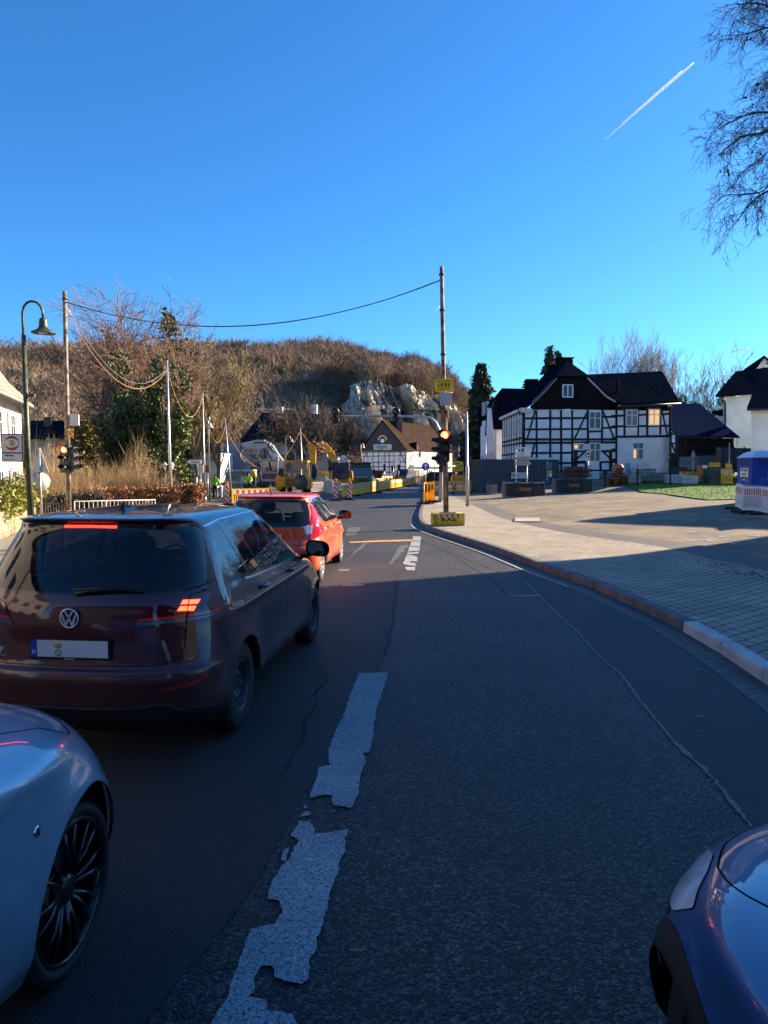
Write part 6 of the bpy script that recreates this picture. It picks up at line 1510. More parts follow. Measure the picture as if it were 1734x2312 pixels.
cable('orange cable crossing behind the white excavator arm',p3 - Vector((0,0,.8)),p4 - Vector((0,0,.25)),3.2,m_ocable,.016)
cable('orange cable running right from the fourth steel pole',p4 - Vector((0,0,.25)),P(760,1015,66),.9,m_ocable,.014)
# ---- steel pole on right pavement
bb = G(1056,1143,.13);tp = P(1053,930,bb.y);t = thing('steel_pole','bare galvanised pole standing alone on the sunny pavement','pole',bb);q = MB();q.tube([bb,bb.lerp(tp,.42),bb.lerp(tp,.43),tp],[.085,.085,.065,.06],14);q.build('pole',m_steel,t,world=True);q = MB();q.tube([tp,tp + Vector((0,0,.02))],.055,10);q.build('cap',m_dark,t,world=True)
# ---- gantry signal mast with curved arm
gm_ = G(995,1131,.1);Yg = gm_.y;t = thing('gantry_signal','curved grey mast arm carrying two dark signal heads over the road','signal gantry',gm_)
def gp_(x,y): return P(x,y,Yg)
arm = [gp_(996,1005),gp_(995,985),gp_(991,968),gp_(984,954),gp_(974,945),gp_(962,941.5),gp_(900,940),gp_(830,939),gp_(764,939)]
q = MB();q.tube([Vector((gm_.x,Yg,gm_.z)),gp_(996.5,1060)],[.13,.12],14);q.build('mast_foot',mat('tan mast',(.36,.32,.27),.6),t,world=True)
q = MB();q.tube([gp_(996.5,1060)] + arm,[.075] * 7 + [.07,.06,.05],12);q.build('mast_arm',m_steel,t,world=True)
q = MB();q.tube([gp_(996.5,1066),gp_(996.5,1054)],[.15,.15],12);q.tube([gp_(995.5,1054),gp_(995.5,1036)],[.12,.12],10);q.build('joint',m_black,t,world=True)
for x in (757,894):
    q = MB();c = gp_(x,938)
    for dz_ in (-.24,.22): q.lathe([(0,-.14),(.12,-.14),(.22,-.06),(.24,.04),(.2,.14),(0,.16)],T(c.x,c.y - .05,c.z + dz_) @ Matrix.Rotation(PI / 2,4,'X'),18)
    q.box((c.x,c.y - .03,c.z),(.16,.14,.5));q.build('signal_head',m_black,t,world=True)
    q = MB();q.lathe([(.1,0),(.08,.03),(0,.04)],T(c.x,c.y - .2,c.z + .22) @ Matrix.Rotation(PI / 2,4,'X'),14);q.build('lens',m_lampoff,t,world=True)
q = MB();q.box(gp_(989,1035),(.26,.2,.5));q.build('junction_box',m_steel,t,world=True)
# ---- blue arrow sign
gs = G(961,1118,.0);Ys = gs.y
def post_sign(name,label,cat,px,pyt,Y,r=.03,grp=None,base=None):
    x = P(px,1060,Y).x;b = Vector((x,Y,gz(x,Y)));tp = P(px,pyt,Y);t = thing(name,label,cat,b,0,grp);q = MB();q.tube([b,tp],r,8);q.build('post',m_steel,t,world=True);return t,b
t,b = post_sign('direction_sign','round blue sign with white arrow pointing straight up at the road edge','traffic sign',961,1035,47);c = P(961,1053,46.9)
q = MB();q.lathe([(.27,0),(.27,.02),(0,.02)],T(*c) @ Matrix.Rotation(PI / 2,4,'X'),32);q.build('disc',mat('sign blue',(.01,.07,.45),.45),t,world=True)
q = MB();q.prism([(-.035,-.2),(.035,-.2),(.035,.06),(.12,-.02),(.12,.07),(0,.2),(-.12,.07),(-.12,-.02),(-.035,.06)],.006,T(c.x,c.y - .03,c.z));q.build('arrow',m_wframe,t,world=True)
for i,(px,pt,Y,lab) in enumerate([(981,1022,60,'thin post right of the blue arrow sign'),(1062,1030,60,'thin grey post before the yellow barrier row'),(901,1046,110,'slim grey mast in front of the inn gable'),(888,1052,112,'short grey mast in front of the inn gable'),(1036,1008,120,'slim far mast under the bare hill')]): post_sign('metal_post',lab,'post',px,pt,Y,.05 if Y > 70 else .03)
for px,py,Y in ((868,1056,100),(886,1058,112),(900,1056,110),(948,1026,125)):
    x = P(px,1060,Y).x;b = Vector((x,Y,gz(x,Y)));t = thing('traffic_light','small distant %s signal seen in front of the inn' % {868: 'leftmost black',886: 'second black',900: 'third black',948: 'arm mounted black'}[px],'traffic signal',b,0,'far traffic signals');q = MB();q.tube([b,P(px,py,Y)],.06,8);q.build('pole',m_steel,t,world=True);signal_head('signal_head',t,P(px,py,Y) + Vector((0,-.1,0)),0,False,1.1)
    if px == 948: q = MB();q.tube([P(925,1070,Y),P(925,1040,Y),P(932,1028,Y),P(948,1026,Y)],.08,8);q.build('arm',m_steel,t,world=True)
# ---- yellow detour signs
t,b = post_sign('detour_sign','two yellow detour boards on posts behind the barriers','road sign',1046,1045,58)
for k,(y0,y1) in enumerate(((1042,1051),(1053,1064))):
    a,e = P(1021,y1,58),P(1046,y0,57.9);q = MB();q.slab([Vector((a.x,57.95,a.z)),Vector((e.x,57.95,a.z)),Vector((e.x,57.95,e.z)),Vector((a.x,57.95,e.z))],(0,.03,0));q.build('board',MATS['sign yellow'],t,world=True)
    q = MB();cz = (a.z + e.z) / 2;q.slab([Vector((a.x + .2,57.94,cz - .02)),Vector((e.x - .25,57.94,cz - .02)),Vector((e.x - .25,57.94,cz + .03)),Vector((a.x + .2,57.94,cz + .03))],(0,-.01,0));q.build('arrow_line',m_black,t,world=True)
q = MB();q.tube([Vector((P(1023,1060,58).x,58,gz(6,58))),P(1023,1043,58)],.03,8);q.build('post',m_steel,t,world=True)
# ---- arched street lamp left
Yk = 16.5;xk = P(72,1180,Yk).x;bk_ = Vector((xk,Yk,gz(xk,Yk) + .1))
def lp_(x,y): return P(x,y,Yk)
t = thing('street_lamp','dark green street lamp with bent neck and bell shaped shade at the left','street lamp',bk_,0,'green street lamps')
arc = [lp_(53,770),lp_(51,720),lp_(51,704),lp_(54,692),lp_(61,683),lp_(71,680),lp_(83,683),lp_(91,691),lp_(96,703),lp_(97,718)]
m_green = mat('old green lamp paint',(.035,.055,.045),.5,metal=.3,var=.4,vscale=6,col2=(.09,.11,.06))
q = MB();q.tube([bk_,lp_(62,1000),lp_(54,780)],[.085,.06,.048],12);q.build('pole',m_green,t,world=True);q = MB();q.tube([lp_(54,780),lp_(53.5,755)],.048,12);q.build('collar',m_green,t,world=True)
q = MB();q.tube(arc,.028,10);q.build('bent_neck',m_green,t,world=True)
c = lp_(98,752);q = MB();q.lathe([(.02,.34),(.07,.33),(.085,.30),(.09,.20),(.10,.13),(.15,.07),(.24,.03),(.275,0),(.265,-.005),(.22,.012),(.12,.05)],T(*c),28);q.build('lamp_shade',m_green,t,world=True);q = MB();q.lathe([(.12,.05),(.10,.0),(.05,-.03),(0,-.035)],T(*c),20);q.build('bulb_glass',mat('milky glass',(.5,.5,.46),.3),t,world=True)
q = MB();q.tube([lp_(63,893),lp_(72,895)],.02,6);q.tube([lp_(66,893),lp_(67,886),lp_(72,882),lp_(76,885)],.012,6);q.tube([lp_(62,908),lp_(68,903),lp_(74,900)],.01,6);q.box(lp_(74,893),(.1,.08,.08));q.build('scroll_bracket',m_green,t,world=True)
# poster board on the lamp pole
t = thing('poster_sign','white advertising board with red eye drawing hung on the lamp pole','sign',lp_(35,1011))
q = MB();a,e = lp_(10,1043),lp_(57,980);
def fr(mb,a,e,y0,th,off=0): mb.slab([Vector((a.x + off,y0,a.z + off)),Vector((e.x - off,y0,a.z + off)),Vector((e.x - off,y0,e.z - off)),Vector((a.x + off,y0,e.z - off))],(0,th,0))
fr(q,a,e,Yk - .12,.06);q.build('frame',m_dark,t,world=True);q = MB();fr(q,a,e,Yk - .13,.008,.025);q.build('poster',mat('poster white',(.6,.6,.58),.6),t,world=True)
cx = (a.x + e.x) / 2;cz = lp_(35,1001).z;ye = Yk - .135;q = MB();q.lathe([(.165,0),(.165,.004),(0,.004)],T(cx,ye,cz) @ Matrix.Rotation(PI / 2,4,'X'),36);eye = q.build('red_disc',mat('poster red',(.45,.06,.04),.6),t,world=True)
q = MB();n = 20;up_ = [(.163 * math.cos(PI * i / n),.105 * math.sin(PI * i / n)) for i in range(n + 1)];q.prism(up_ + [(-x_,-z_) for x_,z_ in up_[1:-1]],.003,T(cx,ye - .009,cz));q.build('eye_white',MATS['poster white'],t,world=True)
for r_,col,dd in ((.078,(.55,.45,.15),.012),(.05,(.55,.6,.2),.015),(.028,(.05,.2,.35),.018)): q = MB();q.lathe([(r_,0),(r_,.002),(0,.002)],T(cx,ye - dd,cz) @ Matrix.Rotation(PI / 2,4,'X'),24);q.build('iris_ring',mat('iris %.3f' % r_,col,.5),t,world=True)
Mt = T(-t.location.x,-t.location.y,-t.location.z)
text('TRITTA MÄDCHEN UND',.048,m_black,Mt @ T(cx,ye,lp_(0,1023).z),t,sx=.85,bold=.001);text('IRISSCHAU.',.048,m_black,Mt @ T(cx - .06,ye,lp_(0,1029).z),t,sx=.85,bold=.001);text('Poststr. 7 · Hemer',.03,m_black,Mt @ T(cx - .08,ye,lp_(0,1037).z),t)
q = MB();[q.tube([lp_(57,y),lp_(66,y - 1)],.012,6) for y in (986,1038)];q.build('bracket',m_steel,t,world=True)
# backs of two traffic signs
Y = 22.5;x = P(91,1060,Y).x;b = Vector((x,Y,gz(x,Y) + .1));t = thing('traffic_sign','grey backs of a triangular and a round sign on one post','traffic sign',b)
q = MB();q.tube([b,P(88,1011,Y)],.034,10);q.build('post',m_steel,t,world=True)
mgb = mat('sign back grey',(.50,.51,.48),.5,metal=.3,var=.08)
q = MB();q.slab([P(71,1065,Y + .06),P(110,1065,Y + .06),P(91,1012,Y + .06)],(0,.012,0));q.build('triangle',mgb,t,world=True)
c = P(89,1088,Y + .06);q = MB();q.lathe([(.31,0),(.31,.012),(0,.012)],T(*c) @ Matrix.Rotation(R(28),4,'Z') @ Matrix.Rotation(PI / 2,4,'X'),30);q.build('disc',mgb,t,world=True)
for y in (1066,1112): q = MB();q.tube([P(89,y,Y),P(89,y + 5,Y)],.042,8);q.build('red_band',m_red,t,world=True)
# white railing, black fence, stone wall
Yr = 25.5;t = thing('railing','low white tubular railing behind the burgundy car','railing',(P(170,1150,Yr).x,Yr,-.1));q = MB()
a,e = P(168,1132,Yr),P(350,1128,33);q.tube([a,e],.015,6);q.tube([a - Vector((0,0,.75)),e - Vector((0,0,.75))],.015,6);q.build('rail',m_wframe,t,world=True)
for i in range(22): p = a.lerp(e,i / 21);q = MB();q.tube([p,p - Vector((0,0,.95 if i % 7 == 0 else .75))],.008 if i % 7 else .016,6);q.build('bar',m_wframe,t,world=True)
t = thing('iron_fence','black iron fence between stone wall and left wooden pole','fence',(P(90,1150,27).x,27,-.3));a,e = P(96,1137,27.5),P(158,1137,27.0);q = MB();q.tube([a,e],.015,6);q.tube([a - Vector((0,0,.7)),e - Vector((0,0,.7))],.015,6);q.build('rail',m_black,t,world=True)
for i in range(11): p = a.lerp(e,i / 10);q = MB();q.tube([p + Vector((0,0,.08)),p - Vector((0,0,.9))],.010,5);q.build('bar',m_black,t,world=True)
def drystone(name,label,a,b,h,th):
    t = thing(name,label,'wall',((a + b) / 2));pl = Plane(a[:2],b[:2]);L_ = (pl.B - pl.A).length;z0 = gz(a.x,a.y) - .1;z1 = gz(b.x,b.y) - .1;q = MB();random.seed(6);z = 0
    core = MB();core.slab([pl.at(0,z0,-.02),pl.at(L_,z1,-.02),pl.at(L_,z1 + h,-.02),pl.at(0,z0 + h,-.02)],-pl.n * th);core.build('mortar',mat('lime mortar',(.34,.30,.23),.95,var=.3,vscale=4,bump=.5),t,world=True)
    while z < h - .05:
        rh = random.uniform(.13,.24);x = random.uniform(-.2,0)
        while x < L_:
            w_ = random.uniform(.16,.42);dz_ = (z0 + (z1 - z0) * max(0,x) / L_)
            A0,A1,hh = max(0,x + .012),min(L_,x + w_ - .012),min(rh,h - z) - .02
            if A1 - A0 > .06:
                j = lambda: random.uniform(-.015,.015)
                q.slab([pl.at(A0 + j(),dz_ + z + j(),.02),pl.at(A1 + j(),dz_ + z + j(),.02),pl.at(A1 + j(),dz_ + z + hh + j(),.02),pl.at(A0 + j(),dz_ + z + hh + j(),.02)],-pl.n * .1)
            x += w_
        z += rh
    q.build('stonework',mat('sandstone blocks',(.24,.195,.125),.95,var=.45,vscale=1.9,col2=(.40,.33,.22),bump=.7,bscale=18),t,world=True,bevel=.012)
drystone('stone_wall','low sandstone garden wall below the green shrub on the left',Vector((-9.7,16.2,0)),Vector((-13.3,27.0,0)),.95,.35)
# ---- barriers and beacons
m_rw = stripes('red white boards',(.72,.70,.67),(.60,.06,.03),3.2,0,.5)
m_rwd = stripes('diagonal red white',(.70,.68,.65),(.60,.06,.03),3.6,0,.5,.5,1.0)
def beacon(lamp=True):
    t = thing('warning_beacon','x','warning beacon',(0,0,0),0,'red white warning beacons')
    q = MB();q.box((0,0,.04),(.8,.38,.08));q.box((0,0,.11),(.4,.2,.06));q.build('foot_plate',m_rubber,t,bevel=.01)
    q = MB();q.box((0,0,.62),(.25,.035,1.0));q.build('striped_blade',m_rwd,t,bevel=.008)
    if lamp:
        q = MB();q.box((0,0,1.15),(.16,.08,.1));q.build('lamp_base',m_yellow,t);q = MB();q.lathe([(.02,.03),(.085,.025),(.095,.0),(.085,-.025),(.02,-.03)],T(0,0,1.28) @ Matrix.Rotation(PI / 2,4,'X'),20);q.build('warning_lamp',m_orange,t)
    return t
B1 = beacon();B2 = beacon(False)
def put(o,first,p,rz,label,grp=None):
    c = o if first else copy_tree(o);c.location = p;c.rotation_euler = (0,0,rz);c['label'] = label
    if grp: c['group'] = grp
    return c
bl_ = [(512,1138,40,1,'warning beacon with orange lamp seen left of the red car roof'),(758,1131,0,1,'warning beacon with orange lamp, nearest one right of the red car'),(789,1129,0,1,'warning beacon with orange lamp at the near end of the yellow fence row'),(852,1113,0,2,'unlit beacon about halfway along the yellow fence row'),(873,1106,0,2,'unlit beacon left of the pair beyond the middle of the fence row'),(881,1105,0,2,'unlit beacon right of the pair beyond the middle of the fence row'),(892,1103,0,2,'unlit beacon after the pair where the fence row bends'),(907,1097,0,2,'farthest unlit beacon of the left fence row'),(955,1110,0,2,'beacon left of the folded yellow fences on the pavement corner')]
f1 = f2 = True
for px,py,Y,k,lab in bl_:
    g = G(px,py) if not Y else Vector((P(px,1100,Y).x,Y,gz(P(px,1100,Y).x,Y)))
    if k == 1: put(B1,f1,g,R(random.uniform(-8,8)),lab);f1 = False
    else: put(B2,f2,g,R(random.uniform(-8,8)),lab);f2 = False
def barrier_fence(cn,mc,w_=2.0,mboard=None):
    """moulded site barrier: frame, slats, red white board, feet"""
    t = thing('barrier_fence','x','barrier',(0,0,0),0,cn)
    q = MB();q.box((0,0,.16),(w_,.045,.06));q.box((0,0,.95),(w_,.045,.05));q.box((0,0,.66),(w_,.045,.04));[q.box((s * (w_ / 2 - .03),0,.55),(.06,.05,.9)) for s in (-1,1)];q.build('frame',mc,t)
    n = int(w_ / .105);st = (w_ - .14) / n;cmb = [(-w_ / 2 + .07,.20)];top_ = []
    for i in range(n): x = -w_ / 2 + .07 + i * st;cmb += [(x,.65),(x + st * .45,.65),(x + st * .45,.235),(x + st,.235)]
    cmb += [(w_ / 2 - .07,.20)];q = MB();q.prism(cmb,.03,T(0,-.015,0));q.build('slats',mc,t)
    n = int(w_ / .16);st = (w_ - .1) / n;cmb = [(-w_ / 2 + .05,.965)]
    for i in range(n): x = -w_ / 2 + .05 + i * st;cmb += [(x,1.04),(x + st * .35,1.04),(x + st * .35,.99),(x + st,.99)]
    cmb += [(w_ / 2 - .05,.965)];q = MB();q.prism(cmb,.03,T(0,-.015,0));q.build('top_nibs',mc,t)
    q = MB();q.box((0,-.012,.80),(w_ - .14,.03,.24));q.build('striped_board',mboard or m_rw,t)
    q = MB();[q.box((s * (w_ / 2 - .1),0,.05),(.16,.75,.09)) for s in (-1,1)];
    for s in (-1,1): q2 = MB();q2.box((s * (w_ / 2 - .02),0,.05),(.2,.7,.09));q2.build('foot',m_rubber,t,bevel=.01)
    return t
YF = barrier_fence('yellow site barriers',m_yellow);firstY = [True]
def fence_line(o,first,pts,labs,grp):
    """place panels along a ground line"""
    out = 0;
    for i in range(len(pts) - 1):
        a,b = pts[i],pts[i + 1];d = b - a;c = put(o,first[0],Vector(((a.x + b.x) / 2,(a.y + b.y) / 2,(a.z + b.z) / 2)),math.atan2(d.y,d.x),labs(i),grp);first[0] = False
        c.scale = (d.length / 2.0 * .98,1,.9)
def walk(a,b,n): return [a.lerp(b,i / n) for i in range(n + 1)]
ordn = ['first','second','third','fourth','fifth','sixth','seventh','eighth','ninth','tenth','eleventh','twelfth']
fence_line(YF,firstY,walk(G(772,1126),G(940,1094),9),lambda i: '%s yellow barrier from the near end of the row at the road edge' % ordn[i],'yellow barriers along the left road edge')
Gx = lambda px,Y: Vector((P(px,1100,Y).x,Y,gz(P(px,1100,Y).x,Y)))
fence_line(YF,firstY,walk(Gx(522,40),Gx(607,41.5),1),lambda i: 'yellow barrier with red white board left of the red car roof','yellow barriers')
fence_line(YF,firstY,walk(G(980,1114,.1),G(1064,1112,.1),2),lambda i: 'yellow barrier %s the steel pole in front of the yard entrance' % ['left of','right beside'][i],'yellow barriers at the yard entrance')
fence_line(YF,firstY,walk(G(930,1088),G(1010,1087),3),lambda i: 'far yellow barrier, %s from left in front of the inn' % ordn[i],'far yellow barriers')
fence_line(YF,firstY,walk(G(850,1090),G(935,1086),4),lambda i: 'distant yellow barrier, %s from left behind the fence row' % ordn[i],'distant yellow barriers')
# stacked yellow panels on the pavement corner (nearly edge on)
gc = G(972,1138,.1)
for i in range(4):
    c = put(YF,False,gc + Vector((-.28 + i * .13,-.2 + .2 * i,0)),R(83 + i * 4),['yellow barrier leaning nearest the kerb in the folded stack','second yellow barrier of the folded stack on the pavement corner','third yellow barrier of the folded stack on the pavement corner','innermost yellow barrier of the folded stack by the mast'][i],'folded yellow barriers on the corner');c.rotation_euler = (0,R(2 + i * 2),R(80 + i * 5));c.scale = (.8,1,1.1)
m_rw2 = stripes('red white boards short',(.72,.70,.67),(.55,.05,.03),4.2,0,.5)
WF = barrier_fence('white site barriers',m_whitep,2.0,m_rw2);firstW = [True]
wp = [G(1661,1145,.0),G(1677,1158,.0),G(1719,1160,.0),G(1760,1195,.0)]
wl_ = ['white red barrier at the left of the toilet cabin, angled panel','white red barrier in front of the toilet cabin','white red barrier at the right frame edge, nearest panel']
wp = [Vector((P(1661,1150,25.5).x,25.5,gz(12.7,25.5) + .12)),Vector((P(1677,1150,23.4).x,23.4,gz(11.9,23.4) + .12)),Vector((P(1720,1150,23.0).x,23.0,gz(12,23) + .12)),Vector((P(1775,1150,19.8).x,19.8,gz(11,20) + .12))]
fence_line(WF,firstW,wp,lambda i: wl_[i],'white red barriers by the toilet cabin')
fence_line(WF,firstW,walk(Gx(702,58),Gx(770,60),2),lambda i: ['white red barrier left of the pale bag under the yellow excavator','white red barrier right of the pale bag under the yellow excavator'][i],'white barriers by the excavator')
for a,e,l in ((Gx(490,52),Gx(500,55),'folded white barrier beside the worker on the left'),(Gx(500,52),Gx(508,55),'white barrier leaning right of the worker')): fence_line(WF,firstW,[a,e],lambda i: l,'white barriers by the worker')
g = Gx(742,57.5);q = MB();q.box((0,0,.55),(.8,.8,1.1),.2);o = q.build('bulk_bag',mat('pale woven bag',(.65,.60,.48),.9,var=.15,bump=.4,bscale=12),None,bevel=.12);o.location = g;tag(o,'pale upright bulk bag standing between the white barriers','bag')
# ---- round sign seen from behind, near the loader
t,b = post_sign('round_sign','dark back of a round traffic sign in front of the wheel loader','traffic sign',680,1058,40,.035);c = P(679,1089,39.9);q = MB();q.lathe([(.43,0),(.43,.02),(0,.02)],T(*c) @ Matrix.Rotation(PI / 2,4,'X'),36);q.build('disc',mat('dark sign back',(.05,.052,.055),.5),t,world=True)
# ---- street lamps far
for lab,pts,Y,sh_c in (('distant street lamp with pale shade beside the second steel pole',[(473,1120),(471,960),(470,948),(472,942),(475,950)],47,(475,966)),('distant arched street lamp over the wheel loader',[(646,1110),(645,990),(648,983),(654,985),(657,993)],70,(659,998)),('small lamp at the left eaves of the inn',[(822,1080),(815,1012),(815,1003),(819,1001),(822,1006)],130,(821,1011))):
    g = Vector((P(pts[0][0],1100,Y).x,Y,gz(P(pts[0][0],1100,Y).x,Y)));t = thing('street_lamp',lab,'street lamp',g,0,'distant street lamps');q = MB();q.tube([g] + [P(x,y,Y) for x,y in pts[1:]],.04 if Y < 100 else .06,8);q.build('pole',m_steel,t,world=True);k = .24 if Y < 100 else .35
    q = MB();q.lathe([(.04,k * 1.3),(.08,k),(.12,.12),(k,0),(0,.01)],T(*P(*sh_c,Y)),16);q.build('lamp_shade',MATS['pale cabinet'],t,world=True)
for i,x in enumerate((372,388)):
    Y = 40;g = Vector((P(x,1100,Y).x,Y,gz(-12,Y)));t = thing('lantern','short garden lantern on black post %s the first steel pole' % ('left of' if i == 0 else 'right of'),'lantern',g,0,'garden lanterns');q = MB();q.tube([g,P(x,1060,Y)],.04,8);q.build('post',m_black,t,world=True);q = MB();q.lathe([(.06,0),(.16,.28),(.02,.42)],T(*P(x,1060,Y)),6,smooth=False);q.build('lantern_head',mat('frosted lantern',(.5,.5,.48),.3),t,world=True)
# ---- museum arrow, notice boards
Y = 46;t = thing('arrow_sign','white arrow sign lettered Museum pointing left by the steel pole','sign',P(440,1043,Y));q = MB();q.slab([P(421,1042.5,Y),P(427,1047,Y),P(454,1047,Y),P(454,1038,Y),P(427,1038,Y)],(0,.04,0));q.build('panel',m_whitep,t,world=True);text('Museum',.17,m_black,T(.05,-.03,0),t)
for px0,px1,y0,y1,m_,lab in ((446,459,1050,1068,m_whitep,'white notice board under the museum arrow'),(463,474,1050,1067,mat('notice red',(.35,.05,.05),.6),'red notice board right of the white one')):
    a,e = P(px0,y1,47.2),P(px1,y0,47.2);t = thing('notice_board',lab,'sign',Vector((a.x,47.2,gz(a.x,47.2))));q = MB();q.slab([Vector((a.x,47.2,a.z)),Vector((e.x,47.2,a.z)),Vector((e.x,47.2,e.z)),Vector((a.x,47.2,e.z))],(0,.04,0));q.build('board',m_,t,world=True);q = MB();q.tube([Vector(((a.x + e.x) / 2,47.25,gz(a.x,47))),Vector(((a.x + e.x) / 2,47.25,a.z))],.03,6);q.build('post',m_steel,t,world=True)
    for k in range(4): q = MB();z = e.z - .1 - k * .1;q.slab([Vector((a.x + .05,47.19,z)),Vector((e.x - .05,47.19,z)),Vector((e.x - .05,47.19,z + .03)),Vector((a.x + .05,47.19,z + .03))],(0,-.004,0));q.build('text_line',m_dark,t,world=True)
# ---- grey panels and fences left of the worker
t = thing('gate_panel','pale grey boarded gate panel behind the clipped hedge','gate',Gx(420,50));q = MB();a,e = P(405,1097,50),P(444,1079,50);q.slab([Vector((a.x,50,a.z)),Vector((e.x,50,a.z)),Vector((e.x,50,e.z)),Vector((a.x,50,e.z))],(0,.05,0));q.build('panel',mat('grey blue panel',(.45,.50,.53),.7),t,world=True);q = MB();[q.tube([Vector((x,50,gz(x,50))),Vector((x,50,e.z + .05))],.05,8) for x in (a.x,e.x)];q.build('posts',m_wframe,t,world=True)
t = thing('iron_gate','dark iron bar gate behind the worker','gate',Gx(470,56));a,e = P(446,1078,56),P(500,1080,56)
for i in range(18): p = a.lerp(e,i / 17);q = MB();q.tube([p,Vector((p.x,56,gz(p.x,56)))],.02,5);q.build('bar',m_dark,t,world=True)
q = MB();q.tube([a,e],.025,6);q.build('rail',m_dark,t,world=True)
# ---- bus-shelter like glass kiosk
t = thing('glass_shelter','glazed shelter with white roof edge behind the excavator cab','shelter',Gx(535,62));Y = 62
for x0,x1,y0,y1 in ((510,545,1064,1100),(548,569,1064,1098)):
    q = MB();a,e = P(x0,y1,Y),P(x1,y0,Y);pl = Plane((a.x,Y),(e.x,Y));z0 = gz(a.x,Y);L_ = (pl.B - pl.A).length;q.box(((a.x + e.x) / 2,Y + .8,e.z + .06),(L_ + .2,1.9,.12));q.build('roof',m_wframe,t,world=True)
    for i in range(4): q = MB();q.tube([pl.at(L_ * i / 3,z0),pl.at(L_ * i / 3,e.z)],.035,6);q.build('post',m_steel,t,world=True)
    q = MB();rect(q,pl,0,z0 + .15,L_,e.z - .05,-.02,.02);q.build('glazing',mat('pale glazing',(.25,.30,.30),.1,alpha=.75,var=.5,vscale=2),t,world=True);q = MB();rect(q,pl,0,z0 + 1.0,L_,z0 + 1.1,.02,.02);q.build('band',m_wframe,t,world=True)
# ---------------------------------------------------------------- trees and shrubs near enough to tell apart
def grow(rng,base,direc,length,radius,depth,maxd,out,spread=.55,grav=0.0,kids=(2,4),shrink=.68,wander=.16,nseg=4,upb=.15):
    """append polylines (points, r0, r1, depth)"""
    p = np.array(base,float);d = np.array(direc,float);d /= np.linalg.norm(d);pts = [p.copy()];seg = length / nseg
    for i in range(nseg):
        d = d + rng.normal(0,wander,3) + np.array([0,0,upb * .3 - grav * (depth / maxd)]);d /= np.linalg.norm(d);p = p + d * seg;pts.append(p.copy())
    r1 = radius * (.55 if depth < maxd else .25);out.append((pts,radius,r1,depth))
    if depth >= maxd: return
    n = rng.integers(kids[0],kids[1] + 1) + (2 if depth < 2 else 0)
    for k in range(n):
        t = rng.uniform(.3,1.0) if k else 1.0;f = t * nseg;i = min(int(f),nseg - 1);q = pts[i] + (pts[i + 1] - pts[i]) * (f - i)
        dd = (pts[i + 1] - pts[i]) / seg;s = rng.normal(0,1,3);s -= s.dot(dd) * dd;s /= np.linalg.norm(s) + 1e-9
        nd = dd + s * spread * rng.uniform(.6,1.5);nd[2] += upb
        grow(rng,q,nd,length * shrink * rng.uniform(.7,1.15) * (1.1 - .35 * (1 - t)),max(radius * (.62 if depth else .5) * (1 - .3 * t),.004),depth + 1,maxd,out,spread,grav,kids,shrink,wander,nseg,upb)
def skel_mesh(name,out,m,parent=None,thick_n=7,rmin=.0,sel=None):
    V = [];F4 = []
    for pts,r0,r1,dp in out:
        if sel is not None and not sel(dp): continue
        n = thick_n if r0 > .04 else (4 if r0 > .015 else 3);k = len(pts);b = len(V);up_ = np.array([.31,.17,.93])
        for i,p in enumerate(pts):
            d = pts[min(i + 1,k - 1)] - pts[max(i - 1,0)];d = d / (np.linalg.norm(d) + 1e-9);u = np.cross(d,up_);u /= np.linalg.norm(u) + 1e-9;v = np.cross(u,d);r = max(rmin,r0 + (r1 - r0) * i / (k - 1))
            for j in range(n): a = 2 * PI * j / n;V.append(p + (u * math.cos(a) + v * math.sin(a)) * r)
        for i in range(k - 1):
            for j in range(n): F4.append((b + i * n + j,b + i * n + (j + 1) % n,b + (i + 1) * n + (j + 1) % n,b + (i + 1) * n + j))
    if not F4: return None
    V = np.array(V)
    if parent is not None: V = V - np.array(parent.location)
    return rawmesh(name,V,F4,m,parent,smooth=True)
m_bark = mat('grey brown bark',(.13,.10,.075),.9,var=.4,vscale=3,bump=.4,bscale=20);m_barkd = mat('dark bark',(.075,.06,.05),.9,var=.3,vscale=3)
m_birch = mat('pale birch bark',(.50,.44,.36),.8,var=.5,vscale=4);m_twig = mat('reddish twigs',(.20,.125,.085),.9,var=.3,vscale=1.0);m_twigy = mat('straw twigs',(.34,.24,.13),.9,var=.3,vscale=1.0)
m_ivy = mat('ivy leaves',(.035,.06,.016),.55,var=.5,vscale=1.2,col2=(.11,.15,.035));m_thuja = mat('brown green conifer',(.07,.075,.02),.8,var=.4,vscale=2,col2=(.20,.15,.04));m_spruce = mat('dark spruce',(.028,.04,.018),.8,var=.5,vscale=1.0,col2=(.075,.085,.03))
